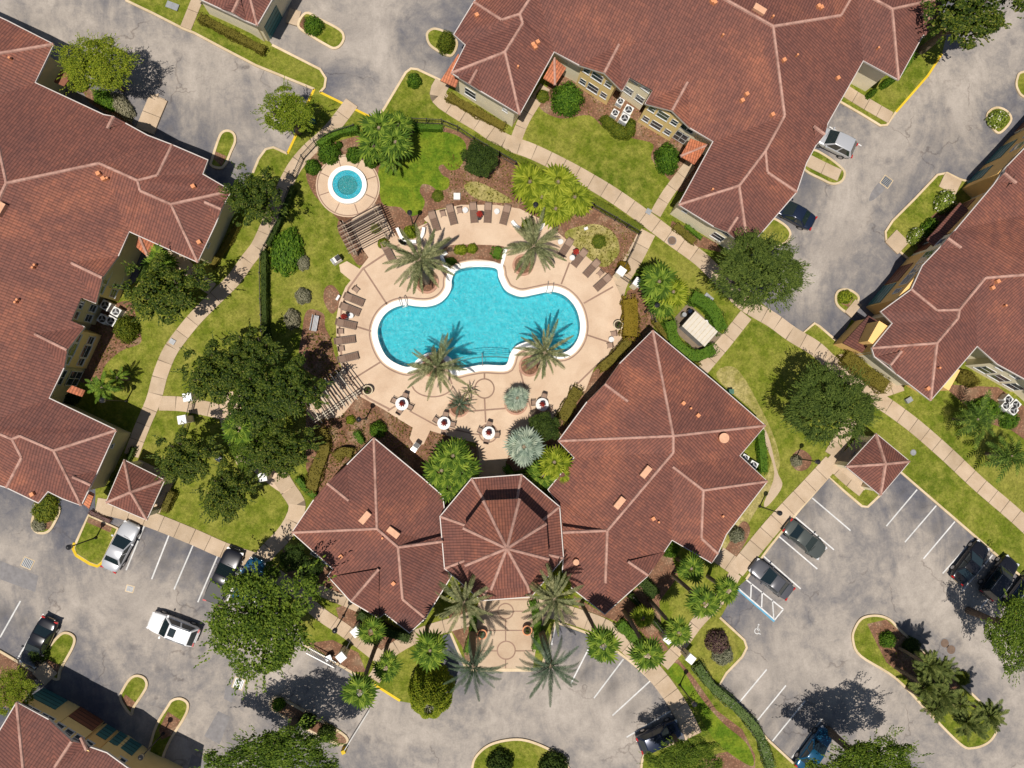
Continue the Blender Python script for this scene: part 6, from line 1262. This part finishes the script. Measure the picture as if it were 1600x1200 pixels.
for x, y, h, k, n, s, lb, b in ((592, 200, 4, 'fan', 34, 1.1, 'fan palm upper left in the clump above the hot tub', None), (618, 222, 4, 'fan', 34, 1.1, 'fan palm lower right in the clump above the hot tub', None), (584, 228, 3.4, 'fan', 30, 1.0, 'fan palm lower left in the clump above the hot tub', None), (622, 196, 3.6, 'fan', 28, 1.0, 'fan palm upper right in the clump above the hot tub', None), (612, 250, 3, 'bushy', 18, .7, 'low feathery palm below the clump above the hot tub', None),
    (828, 284, 4, 'yellow', 32, 1.15, 'yellow-green fan palm at the left of the bright clump', None), (872, 284, 4, 'yellow', 32, 1.15, 'yellow-green fan palm at the top of the bright clump', None), (898, 308, 4, 'yellow', 32, 1.1, 'yellow-green fan palm at the right of the bright clump', None), (868, 326, 3.6, 'yellow', 32, 1.1, 'yellow-green fan palm at the bottom of the bright clump', None), (846, 308, 3.6, 'yellow', 28, 1.05, 'yellow-green fan palm in the middle of the bright clump', None),
    (1030, 440, 4.5, 'fan', 34, 1.1, 'green fan palm, upper of the clump beside the right pool gate', None), (1052, 456, 4, 'yellow', 30, 1.0, 'bright fan palm, right of the clump beside the pool gate', None), (1032, 470, 3.6, 'fan', 32, 1.0, 'green fan palm, lower of the clump beside the right pool gate', None),
    (708, 712, 4, 'fan', 34, 1.1, 'fan palm at the top of the clump above the octagon hall', None), (690, 735, 3.8, 'fan', 34, 1.1, 'fan palm at the left of the clump above the octagon hall', None), (722, 736, 3.6, 'fan', 32, 1.05, 'fan palm at the right of the clump above the octagon hall', None), (702, 760, 3.2, 'fan', 28, 1.0, 'fan palm at the bottom of the clump above the octagon hall', None),
    (866, 722, 3.6, 'yellow', 30, 1.0, 'bright fan palm between the silvery palm and the right clubhouse wing', None), (848, 742, 3.0, 'fan', 28, .95, 'fan palm just above the right shoulder of the octagon', None), (878, 740, 3.2, 'yellow', 26, .8, 'small bright fan palm against the right clubhouse wing', None),
    (563, 1079, 10, 'fan', 34, 1.0, 'tall fan palm with bare trunk leaning over the bottom left road', (587, 1010)), (604, 1042, 8, 'fan', 28, .8, 'fan palm over the walk below the left clubhouse wing', (606, 1005)), (672, 1016, 8, 'fan', 34, 1.0, 'tall fan palm left of the entry plaza', (668, 978)),
    (942, 1008, 9, 'fan', 32, .95, 'tall fan palm over the curved walk, leftmost of the pair', (908, 942)), (1012, 1022, 7.5, 'fan', 32, .95, 'tall fan palm over the curved walk, right of the pair', (975, 955)), (1060, 988, 7.5, 'fan', 30, .8, 'fan palm beside the bottom right gate pillars', (1014, 937)), (1100, 942, 8, 'fan', 32, .95, 'fan palm at the tip of the lawn by the blue-striped bay', (1050, 898)), (1137, 922, 6.5, 'fan', 30, .8, 'small fan palm beside the blue-striped parking bay', (1105, 900)), (1080, 888, 5.5, 'fan', 30, .85, 'fan palm below the notch of the right clubhouse wing', (1058, 872)),
    (580, 985, 5, 'fan', 22, .85, 'fan palm in the hedge below the left clubhouse wing', None), (722, 916, 3.4, 'yellow', 22, .85, 'bright fan palm tucked at the lower left of the octagon', None), (875, 915, 3.4, 'yellow', 22, .85, 'bright fan palm tucked at the lower right of the octagon', None), (1005, 965, 3.2, 'yellow', 20, .7, 'small yellow fan palm in the bed below the right clubhouse wing', None),
    (375, 668, 5, 'fan', 30, 1.1, 'fan palm rising through the dark garden grove', None), (160, 605, 3.4, 'bushy', 24, .72, 'feathery palm in the shaded left courtyard', None), (248, 408, 4, 'fan', 18, .9, 'fan palm half under the magnolia in the left courtyard', None), (183, 590, 2.2, 'bushy', 18, .5, 'small feathery plant beside the shaded left courtyard', None)):
    palm(x, y, h, k, n, s, lb, b, (.2, .15) if h > 5 else (.22, .18), FG if k != 'bushy' else None, 'fan_palm' if k != 'bushy' else 'feather_palm')
palm(819, 698, 3.4, 'silver', 32, 1.15, 'large silvery-blue fan palm above the octagon hall', None, (.3, .24), None, 'silver_palm'); palm(808, 622, 2.0, 'silver', 30, .78, 'silvery-blue fan palm in the round planter by the right patio table', None, (.2, .18), None, 'silver_palm')
palm(718, 632, 1.2, 'teal', 26, .42, 'silvery-green cycad in the round planter left of the paved circle', None, (.2, .18), None, 'cycad'); palm(732, 612, 1.4, 'date', 14, .3, 'grey spiky cactus-like rosette behind the round planter', None, (.1, .1), None, 'cycad')
for x, y, s, lb in ((1527, 655, 1.0, 'dark spiky palm in the lawn beside the right air conditioners'), (1580, 712, 1.05, 'dark spiky palm near the right edge, below the first spiky palm')): palm(x, y, 3.5, 'spiky', 26, s, lb, None, (.16, .12), 'spiky palms in the right lawn', 'spiky_palm', (-.35, 1.0))
for x, y, s, lb in ((1450, 1040, .85, 'feathery palm in the long island, upper of the cluster'), (1470, 1045, .75, 'feathery palm in the long island, upper right'), (1445, 1072, .85, 'feathery palm in the long island, second row'), (1470, 1085, .8, 'feathery palm in the long island, middle'), (1462, 1105, .7, 'feathery palm in the long island, lower middle'), (1510, 1128, .85, 'feathery palm at the lower end of the long island, left'), (1545, 1118, .8, 'feathery palm at the lower end of the long island, right'), (1500, 1100, .6, 'small feathery palm between the island clusters')):
    palm(x, y, 4.6, 'fluffy', 54, s*.95, lb, (x-(x-730)*.045-14, y-(y-635)*.045-10), (.16, .12), 'feathery palms in the long planted island', 'feather_palm')
# ---- shrubs and hedges
def dome(seed, mat, n=1500, leaf=.16, wide=.6, flat=0):
    r = random.Random(seed); V = []; F = []
    for k in range(n):
        d = rv(r); d.z = abs(d.z); ph = math.atan2(d.y, d.x); rr = r.uniform(.84, 1.08)*(1+.06*math.sin(5*ph+seed)+.05*math.sin(9*ph+2*seed)*(1-d.z)+.05*math.sin(7*d.z*3+ph*3)); p = Vector((d.x, d.y, d.z))*rr; leafquad(V, F, p, (d+rv(r)*.5+Vector((0, 0, .3))).normalized(), rv(r), leaf*r.uniform(.7, 1.3), leaf*wide)
    k0 = len(V)
    for i in range(3):
        for j in range(12): a = j/12*6.283; e = i/3*1.5; V.append(Vector((math.cos(a)*math.cos(e), math.sin(a)*math.cos(e), math.sin(e)))*.86)
    for i in range(2):
        for j in range(12): q = (j+1) % 12; F.append([k0+i*12+j, k0+i*12+q, k0+(i+1)*12+q, k0+(i+1)*12+j])
    F.append([k0+24+j for j in range(12)]); return mesh('foliage', V, F, mat)
DM = {}
def shrub(px, py, rpx, mat, label, h=1.3, ry=None, rot=0, leaf=.16, cat='shrub', z=LZ, name='shrub', group=None):
    k = (mat, leaf)
    if k not in DM: DM[k] = dome(len(DM)+1, mat, 1500 if leaf < .2 else 1000, leaf)
    c = W(px, py, h*.5); o = link(name, DM[k], None, (c.x, c.y, z), (0, 0, math.radians(rot)), (rpx*PX, (ry or rpx)*PX, h)); return tag(o, label, cat, group)
for a in ((513, 237, 17, 'leaf_hedge_green', 'round clipped shrub left of the hot tub, upper', 1.6), (488, 260, 11.5, 'leaf_hedge_green', 'round clipped shrub left of the hot tub, lower', 1.2), (553, 241, 12, 'leaf_hedge_green', 'round clipped shrub directly above the hot tub', 1.3), (580, 250, 11, 'leaf_hedge_green', 'round clipped shrub at the upper right of the hot tub', 1.2), (530, 226, 5, 'leaf_hedge_green', 'tiny clipped shrub beside the fence near the hot tub', .8),
          (887, 152, 25, 'leaf_hedge_green', 'large round shrub in the top courtyard left of the yellow bay', 2.2), (1044, 246, 19, 'leaf_hedge_green', 'round shrub in the top courtyard right corner', 2.0, 24, 10), (951, 191, 15, 'leaf_hedge', 'shrub wrapped left of the top courtyard air conditioners', 1.1, 9, -35), (967, 204, 19, 'leaf_hedge', 'shrub below the top courtyard air conditioners', 1.1, 11, -30), (985, 200, 9, 'leaf_hedge', 'shrub right of the top courtyard air conditioners', 1.1, 16, -10), (848, 150, 10, 'leaf_hedge', 'yellowish low shrub in the left corner of the top courtyard', .6),
          (447, 392, 24, 'leaf_hedge_green', 'large oval clipped shrub in the garden lawn', 1.4, 36, -10), (473, 462, 12, 'leaf_grey', 'grey round shrub in the garden lawn, upper', 1.0), (456, 498, 12, 'leaf_grey', 'grey-green ragged shrub in the garden lawn, lower', 1.1, 15), (474, 410, 9, 'leaf_grey', 'grey ragged bush right of the oval shrub', .7, 12), (196, 514, 17, 'leaf_hedge', 'round olive shrub below the left courtyard air conditioners', 1.6, 20), (647, 125, 11, 'leaf_hedge_green', 'small round shrub on the grass tip at the upper middle', 1.2),
          (697, 64, 13, 'leaf_hedge', 'bright shrub on the small top island', 1.6, 17, -20), (489, 38, 15, 'leaf_hedge_green', 'dark green shrub on the top left island', 1.4, 14, 0), (936, 377, 11, 'leaf_hedge', 'low round clipped shrub in the lawn circle right of the pool', .6), (1005, 428, 11, 'leaf_hedge_green', 'round clipped shrub beside the fan palms at the pool gate', 1.2, 10), (975, 417, 11, 'leaf_hedge_gold', 'golden square clipped bush at the right pool gate', 1.2, 9, -35), (1560, 185, 17, 'leaf_flower', 'variegated flowering bush in the small right island', 1.0, 14, 20, .2), (1478, 314, 16, 'leaf_flower', 'variegated flowering bush at the top of the right island', 1.2, 20, -30, .2),
          (1432, 368, 12, 'leaf_flower', 'variegated flowering bush at the lower end of the right island', 1.1, 15, -30, .2), (1452, 355, 11, 'leaf_hedge_green', 'dark green clipped bush between the flowering bushes', 1.1, 18, -40), (1321, 464, 11, 'leaf_bright_low', 'spiky green plants in the small kerbed island', .6), (1122, 1004, 18, 'leaf_purple', 'purple-brown leafless bush in the rounded lawn corner', 1.5), (1130, 1024, 16, 'leaf_grey', 'grey-green sparse bush in the rounded lawn corner', 1.1), (590, 671, 13, 'leaf_hedge_green', 'bright green bush at the tip of the left clubhouse wing', 1.5), (548, 656, 7, 'leaf_bright_low', 'small green tuft in the mulch right of the grove', .5),
          (720, 390, 11, 'leaf_bright_low', 'green ornamental grass in the bed behind the pool', .9, 8), (738, 388, 8, 'leaf_bright_low', 'small ornamental grass in the bed behind the pool', .8), (704, 408, 9, 'leaf_hedge_green', 'clipped bush at the left end of the pool ledge', .8, 6), (684, 306, 9, 'leaf_hedge', 'low green tuft above the lounger row', .4), (642, 362, 12, 'leaf_bright_low', 'green leafy bush inside the curved white walls', 1.0, 10), (824, 350, 9, 'leaf_bright_low', 'green leafy bush inside the white walls below the palm clump', 1.0, 8), (599, 380, 9, 'leaf_bright_low', 'leafy plant at the foot of the grey pergola', .9, 8),
          (587, 357, 8, 'leaf_bright_low', 'leafy plant under the right side of the grey pergola', .9), (1152, 836, 12, 'leaf_grey', 'spiky grey bush at the right lower side of the clubhouse', 1.1), (1245, 720, 9, 'leaf_grey', 'ragged bush in the mulch ring below the round oak', .8), (1388, 1000, 13, 'leaf_hedge_green', 'dark green bush in the long island bed', 1.0), (70, 795, 18, 'leaf_hedge', 'shrub filling the small island left of the pavilion', .8, 22, -20), (60, 820, 10, 'leaf_grey', 'greyish plant at the tip of the small left island', .6), (435, 1102, 9, 'leaf_hedge_green', 'round bush at the tip of the narrow shaded island', 1.2),
          (480, 1128, 12, 'leaf_dark', 'dark bush in the middle of the narrow shaded island', 1.0), (510, 1146, 13, 'leaf_dark', 'dark bush at the right end of the narrow shaded island', 1.0), (165, 155, 13, 'leaf_hedge_green', 'vivid low bush beside the top left block', 1.0, 22, 60), (190, 165, 12, 'leaf_grey', 'row of grey-green bush at the grass corner below the bright tree', .9, 24, 35), (125, 132, 10, 'leaf_hedge', 'olive bush under the bright tree', .8), (1510, 590, 24, 'leaf_hedge_olive', 'olive bush against the right apartment block', 1.2, 12, -25), (1540, 640, 26, 'leaf_hedge_green', 'green bush left of the right air conditioners', 1.2, 20), (1578, 655, 16, 'leaf_hedge_green', 'green bush below the right air conditioners', 1.0),
          (1347, 143, 0, '', '', 0), (1385, 130, 11, 'leaf_hedge_green', 'dark hedge clump by the top right corner of the block', 1.0, 6, 35), (1362, 146, 10, 'leaf_hedge_green', 'second hedge clump by the top right corner of the block', 1.0, 5, 40), (1010, 520, 0, '', '', 0), (1140, 640, 10, 'leaf_hedge', 'low bush against the upper right clubhouse wall', .7), (1048, 858, 14, 'leaf_hedge_green', 'green bush in the notch of the right clubhouse wing', 1.4, 14), (60, 1020, 14, 'leaf_dark', 'dark bush by the kerb at the left edge', 1.0), (1130, 310, 0, '', '', 0), (655, 965, 10, 'leaf_dark', 'dark bush at the lower tip of the left clubhouse wing', 1.4), (782, 1195, 20, 'leaf_dark', 'dark round bush in the grass circle at the bottom edge', 1.6), (866, 1200, 22, 'leaf_dark', 'dark round bush at the right of the bottom grass circle', 1.6),
          (1505, 1060, 11, 'leaf_hedge', 'low bush between the palms of the long island', .6), (1425, 1010, 14, 'leaf_dark', 'dark low bush in the shade of the island palms', .8), (815, 745, 14, 'leaf_hedge_green', 'bright green bush at the top of the octagon roof', 1.2, 8), (240, 420, 12, 'leaf_dark', 'dark bush under the magnolia in the left courtyard', 1.0), (110, 620, 12, 'leaf_dark', 'dark bush in the lower shaded left courtyard', 1.0)):
    if a[2] == 0: continue
    m = a[3] if a[3] != 'leaf_bright_low' else 'leaf_bright'; shrub(a[0], a[1], a[2], m, a[4], a[5], a[6] if len(a) > 6 else None, a[7] if len(a) > 7 else 0, a[8] if len(a) > 8 else (.16 if a[2] > 12 else .22))
def hedge(pts, wpx, h, mat, label, smooth=True, z=LZ, leaf=.13, dens=95):
    L = [W(p[0], p[1], h*.8) for p in (spline(pts, False, 5) if smooth else pts)]; wd = wpx*PX; o = Vector((L[0].x, L[0].y, 0)); V, F = ribbon(L, wd*.84, z, h*.88); V = [v-o for v in V]; seg = []; tot = 0
    for i in range(len(L)-1): l = (L[i+1]-L[i]).length; seg.append(l); tot += l
    r = random.Random(len(label)+int(pts[0][0]))
    for k in range(int((tot+wd)*(wd+2*h*.7)*dens)):
        s = r.uniform(-wd*.3, tot+wd*.3); i = 0; ss = s
        while i < len(seg)-1 and ss > seg[i]: ss -= seg[i]; i += 1
        d = (L[i+1]-L[i]).normalized(); p = L[i]+d*ss; n = Vector((-d.y, d.x, 0)); ends = 1 if 0 <= s <= tot else .75
        u = r.uniform(-1, 1)*(wd+1.2*h); bw = 1+.16*math.sin(s*1.7+len(label))+.10*math.sin(s*4.3)+.05*math.sin(s*9.7); v = max(-wd/2, min(wd/2, u))
        if abs(u) <= wd/2: zz = h*(1-.12*(2*v/wd)**4)+r.uniform(-.07, .07)+.05*math.sin(s*2.1)+.04*math.sin(s*5+1); nn = Vector((0, 0, 1))+n*(v/wd)*.5
        else: zz = r.uniform(z, h*.95); nn = n*(1 if u > 0 else -1)+Vector((0, 0, .4)); v += .05*(1 if u > 0 else -1)*r.random()
        q = p+n*v*ends*bw; q.z = zz; leafquad(V, F, q-o, (nn.normalized()+rv(r)*.45).normalized(), rv(r), leaf*r.uniform(.7, 1.4), leaf*.65)
    t = link('hedge', mesh('hedge', V, F, mat), None, o); return tag(t, label, 'hedge')
G_, O_, D_ = 'leaf_hedge_green', 'leaf_hedge_olive', 'leaf_dark'
for a in (([(497, 226), (515, 212), (535, 204), (558, 200)], 11, 1.2, G_, 'green hedge along the fence at the curve near the hot tub'), ([(646, 197), (690, 199)], 9, 1.0, G_, 'narrow hedge above the vivid lawn'), ([(700, 150), (740, 172), (788, 198)], 13, .7, O_, 'long low olive hedge at the foot of the top block, left end'),
          ([(743, 214), (790, 238), (836, 263)], 9, .6, 'leaf_hedge', 'thin bright hedge between the walk and the fence, upper part'), ([(925, 312), (965, 335), (1002, 358)], 12, .9, 'leaf_hedge', 'bright hedge between the walk and the fence, lower part'), ([(312, 26), (350, 46), (412, 78)], 12, 1.0, O_, 'olive hedge beside the small top left building'),
          ([(984, 468), (986, 495), (984, 525)], 26, 1.2, 'leaf_hedge_gold', 'broad golden hedge right of the pool deck'), ([(982, 532), (962, 556), (938, 576)], 15, 1.1, O_, 'olive hedge tapering below the golden hedge'), ([(1047, 502), (1056, 535), (1085, 556), (1116, 545)], 19, 1.3, G_, 'curved green hedge below the equipment shelter'), ([(1082, 462), (1112, 482), (1128, 516)], 22, 1.3, G_, 'curved green hedge above the equipment shelter'),
          ([(1022, 500), (1050, 535), (1092, 572)], 9, .8, O_, 'thin olive hedge between the shelter and the clubhouse'), ([(903, 608), (890, 632), (878, 656)], 20, 1.0, O_, 'olive hedge at the lower right edge of the deck'), ([(1322, 555), (1350, 580), (1385, 604)], 25, 1.0, O_, 'wide olive hedge below the right garage roof'), ([(372, 348), (352, 385), (330, 415)], 9, .7, O_, 'low hedge at the end wall of the left block'),
          ([(500, 672), (506, 700), (494, 735), (486, 765)], 20, 1.0, O_, 'olive hedge between the grove and the left clubhouse wing'), ([(524, 716), (536, 706), (550, 708)], 16, 1.1, O_, 'short olive hedge blob beside the left clubhouse wing'), ([(464, 748), (478, 764), (492, 776)], 9, 1.0, G_, 'green hedge beside the path at the left clubhouse corner'), ([(556, 676), (566, 692)], 9, .9, G_, 'small slanted hedge in the mulch above the left wing'),
          ([(1090, 1040), (1112, 1072), (1150, 1105), (1185, 1145), (1205, 1200)], 15, 1.0, 'leaf_mixed', 'long grey-green flowering hedge at the bottom right'), ([(1188, 672), (1192, 705), (1194, 738)], 13, 1.0, G_, 'dark hedge along the right side of the clubhouse'), ([(268, 770), (256, 798)], 10, 1.1, O_, 'short hedge right of the left pavilion'), ([(412, 392), (412, 440), (413, 500), (418, 545)], 9, 1.3, D_, 'narrow dark hedge bordering the garden lawn'), ([(458, 292), (440, 335), (418, 382)], 8, 1.2, D_, 'narrow dark hedge beside the curving walk'),
          ([(772, 392), (782, 396)], 18, .9, G_, 'square clipped hedge at the right end of the pool ledge'), ([(968, 975), (1000, 1005)], 18, 1.0, G_, 'green hedge behind the curved walk right of the entry'), ([(560, 960), (600, 985), (640, 998)], 14, 1.2, D_, 'dark hedge at the foot of the left clubhouse wing'), ([(985, 930), (1012, 960), (1035, 985)], 8, 1.1, D_, 'narrow dark hedge along the iron fence below the right wing'), ([(1000, 905), (1025, 930)], 18, 1.3, D_, 'dark hedge in the shaded notch below the right wing'),
          ([(832, 940), (840, 975), (838, 1015)], 13, .7, G_, 'low green hedge at the right edge of the entry plaza'), ([(742, 950), (738, 985), (730, 1020)], 10, .7, G_, 'low green hedge at the left edge of the entry plaza'), ([(1385, 130), (1410, 112), (1430, 80)], 8, .8, G_, 'dark green hedge at the right side of the top block'), ([(1055, 352), (1085, 378)], 12, .6, O_, 'low olive hedge at the lower corner of the top block'), ([(1072, 352), (1096, 372)], 6, .5, G_, 'thin green hedge at the lower wall of the top block'),
          ([(790, 730), (800, 742)], 10, 1.0, G_, 'small green hedge at the top left of the octagon path'), ([(1100, 1055), (1120, 1090)], 3, .3, G_, 'skip'), ([(228, 412), (220, 440)], 10, .6, D_, 'dark hedge in the upper left courtyard'), ([(208, 700), (190, 735), (170, 760)], 7, .8, D_, 'dark hedge at the end wall beside the left pavilion'), ([(140, 800), (172, 815)], 6, .4, 'leaf_purple', 'reddish low plants at the top of the yellow-kerbed island')):
    if a[4] != 'skip': hedge(*a)
# ---- rocks in the beds and leaf tufts on the mulch (uncountable ground cover)
V = []; F = []; r = random.Random(5); DECKW = wpoly(DECK)
for (x0, y0, x1, y1, n) in ((700, 235, 900, 320, 900), (500, 640, 560, 760, 500), (560, 640, 740, 720, 900), (480, 520, 540, 600, 450), (1000, 480, 1020, 580, 150), (860, 130, 1100, 230, 500), (900, 350, 990, 420, 420), (1190, 660, 1220, 780, 250), (1370, 980, 1500, 1100, 350), (150, 480, 215, 590, 350)):
    for k in range(n):
        p = W(r.uniform(x0, x1), r.uniform(y0, y1), LZ+.03)
        if not any(inside(p.x, p.y, b) for b in BEDS) or inside(p.x, p.y, DECKW): continue
        leafquad(V, F, p+Vector((0, 0, r.uniform(0, .15))), (Vector((0, 0, 1))+rv(r)*.7).normalized(), rv(r), r.uniform(.12, .3), r.uniform(.06, .14))
o = link('ground_cover', mesh('ground_cover', V, F, 'leaf_hedge_olive')); tag(o, 'sparse low ground cover scattered over the mulch beds', 'ground cover', kind='stuff')
# ------------------------------------------------------------ cars
def car(px, py, deg, col, kind, label, name='parked_car', group='cars parked in the lots', cat='car'):
    """deg: heading of the bonnet, counter-clockwise from the right of the photo"""
    c = W(px, py, .7); t = thing(name, (c.x, c.y, .005), label, cat, group, math.radians(deg))
    key = (col, kind)
    if key in CARS:
        for ch in CARS[key].children: copy_tree(ch, t)
        return t
    CARS[key] = t; suv = kind != 'sedan'; L = {'sedan': 4.75, 'suv': 4.7, 'pickup': 5.4, 'hatch': 4.4}[kind]; Wd = 1.84 if not suv else 1.92; hl = L/2; belt = .92 if not suv else 1.05; top = 1.44 if not suv else 1.72; bon = .80 if not suv else .98
    st = [(-hl, .62, .42, .66), (-hl+.08, .82, .3, belt-.06), (-hl+.5, .95, .22, belt), (-hl*.45, 1.0, .2, belt), (0, 1.0, .2, belt-.01), (hl*.35, 1.0, .2, belt-.05), (hl*.62, .985, .2, bon), (hl-.35, .92, .22, bon-.08), (hl-.08, .78, .28, bon-.2), (hl, .56, .38, bon-.36)]
    V = []; F = []; n = 12
    for x, w_, zb, zt in st:
        w_ *= Wd/2
        for y, z in ((-.55, zb), (-.93, zb+.05), (-1, zb+(zt-zb)*.45), (-.985, zt-.12), (-.9, zt-.02), (-.5, zt+.02), (.5, zt+.02), (.9, zt-.02), (.985, zt-.12), (1, zb+(zt-zb)*.45), (.93, zb+.05), (.55, zb)): V.append(Vector((x, y*w_, z)))
    for i in range(len(st)-1):
        for k in range(n): F.append([i*n+k, i*n+(k+1) % n, (i+1)*n+(k+1) % n, (i+1)*n+k])
    F.append(list(range(n))); F.append([(len(st)-1)*n+k for k in range(n)][::-1])
    def sub(o, lv=2):
        m = o.modifiers.new('s', 'SUBSURF'); m.levels = lv; m.render_levels = lv; return o
    body = sub(link('body', mesh('body', V, F, 'car_'+col, smooth=True), t))
    cab = {'sedan': (-hl+.75, -hl+1.45, hl*.02, hl*.42), 'suv': (-hl+.12, -hl+.5, hl*.08, hl*.44), 'hatch': (-hl+.15, -hl+.65, hl*.08, hl*.46), 'pickup': (-.75, -.6, hl*.1, hl*.42)}[kind]
    wb, wt = Wd*.455, Wd*.36
    def rect(x, w_, z): return [Vector((x, -w_, z)), Vector((x, w_, z))]
    b0, b1 = cab[0], cab[3]; t0, t1 = cab[1], cab[2]; zb = belt-.06
    V = rect(b0, wb, zb)+rect(b1, wb, zb-.03)+rect(t0, wt, top-.05)+rect(t1, wt, top-.04)+rect((t0+t1)/2, wt*1.02, top)
    F = [[0, 1, 5, 4], [3, 2, 6, 7], [2, 0, 4, 8, 6], [1, 3, 7, 9, 5], [4, 5, 9, 8], [8, 9, 7, 6]]
    me = mesh('cabin', V, F, 'car_'+col); o = link('cabin', me, t); bv = o.modifiers.new('b', 'BEVEL'); bv.width = .07; bv.segments = 3; me.polygons.foreach_set('use_smooth', [True]*len(me.polygons))
    def pane(nm, q, inset=.12):
        c_ = sum(q, Vector())/4; nn = (q[1]-q[0]).cross(q[3]-q[0]).normalized()
        if nn.dot(c_-Vector((0, 0, 1))) < 0: nn = -nn
        V = [c_+(v-c_)*(1-inset)+nn*.022 for v in q]; V += [v-nn*.02 for v in V]; link(nm, mesh(nm, V, [[0, 1, 2, 3], [0, 4, 5, 1], [1, 5, 6, 2], [2, 6, 7, 3], [3, 7, 4, 0]], 'car_glass'), t)
    B0, B1, C0, C1 = rect(b0, wb, zb), rect(b1, wb, zb-.03), rect(t0, wt, top-.05), rect(t1, wt, top-.04)
    pane('windscreen', [B1[0], B1[1], C1[1], C1[0]], .1); pane('rear_window', [B0[0], B0[1], C0[1], C0[0]], .14)
    for s in (0, 1):
        m0 = B0[s].lerp(B1[s], .52); m1 = C0[s].lerp(C1[s], .5); pane('side_window', [B0[s].lerp(m0, .1), m0, m1, C0[s].lerp(m1, .05)], .13); pane('side_window', [m0, B1[s].lerp(m0, .12), C1[s].lerp(m1, .06), m1], .13)
    if kind == 'suv' and col == 'white': V = []; F = []; box(V, F, (-.25, 0, top-.02), (.62, .74, .035)); link('sunroof', mesh('sunroof', V, F, 'car_glass'), t)
    if kind == 'suv':
        for s in (-1, 1): V = []; F = []; tube(V, F, (t0+.1, s*wt*.93, top+.02), (t1-.1, s*wt*.93, top+.02), .025); link('roof_rail', mesh('roof_rail', V, F, 'grey_metal'), t)
    if kind == 'pickup':
        V = []; F = []; box(V, F, (-hl*.56, 0, belt-.02), (hl*.74, Wd*.84, .06)); link('bed_cover', mesh('bed_cover', V, F, 'car_trim'), t)
    for sx in (-hl+.92, hl-.9):
        for s in (-1, 1):
            V = []; F = []; tube(V, F, (sx, s*(Wd/2-.23), .33), (sx, s*(Wd/2+.005), .33), .335, n=24); wh = link('wheel', mesh('wheel', V, F, 'tyre'), t); V = []; F = []; tube(V, F, (sx, s*(Wd/2-.02), .33), (sx, s*(Wd/2+.02), .33), .21, n=20); link('rim', mesh('rim', V, F, 'rim'), wh)
    for s in (-1, 1):
        V = []; F = []; box(V, F, (b1-.28, s*(Wd/2+.07), belt-.02), (.14, .2, .13)); link('wing_mirror', mesh('wing_mirror', V, F, 'car_'+col), t)
        V = []; F = []; box(V, F, (hl-.2, s*Wd*.33, bon-.3), (.22, .36, .12), -s*.35); link('headlight', mesh('headlight', V, F, 'car_lamp'), t)
        V = []; F = []; box(V, F, (-hl+.09, s*Wd*.34, belt-.25), (.14, .34, .15), s*.2); link('tail_light', mesh('tail_light', V, F, 'car_tail'), t)
    V = []; F = []; box(V, F, (hl-.05, 0, .35), (.1, .9, .16)); link('grille', mesh('grille', V, F, 'car_trim'), t); V = []; F = []; box(V, F, (-hl+.02, 0, .5), (.05, .5, .12)); link('number_plate', mesh('number_plate', V, F, 'kerb'), t)
    V = []; F = []; tube(V, F, (b1+.02, -.55, belt+.0), (b1+.1, .1, belt+.005), .012); link('wiper', mesh('wiper', V, F, 'car_trim'), t)
    return t
CARS = {}
car(188, 854, 64, 'silver', 'sedan', 'silver sedan parked beside the yellow-kerbed grass island'); car(271, 982, 158, 'white', 'suv', 'white SUV with a dark sunroof driving along the left road', 'car'); car(60, 1004, 244, 'black', 'sedan', 'black sedan parked by the left edge kerb island'); car(350, 900, 66, 'black', 'pickup', 'black pickup with a covered bed in the left parking row', cat='pickup')
car(389, 908, 66, 'blue', 'hatch', 'blue hatchback mostly hidden under the big oak'); car(1304, 222, 155, 'silver', 'hatch', 'silver wagon nosed under the eave of the top apartment block'); car(1239, 332, 152, 'navy', 'sedan', 'dark navy sedan half under the lower corner of the top block'); car(1258, 843, -39, 'grey_green', 'sedan', 'dark grey sedan in the upper stall beside the clubhouse walk')
car(1206, 905, 141, 'grey', 'sedan', 'grey sedan in the lower stall beside the blue-striped bay'); car(1517, 879, 50, 'black', 'sedan', 'black sedan, leftmost of the cars along the far right kerb'); car(1561, 902, 50, 'black', 'suv', 'black SUV, middle of the cars along the far right kerb'); car(1600, 925, 50, 'navy', 'suv', 'dark navy SUV partly under the right edge oak')
car(1030, 1150, 22, 'navy', 'hatch', 'dark hatchback in the curved row below the clubhouse'); car(1273, 1172, 52, 'blue', 'sedan', 'deep blue sedan beside the bottom edge oak')
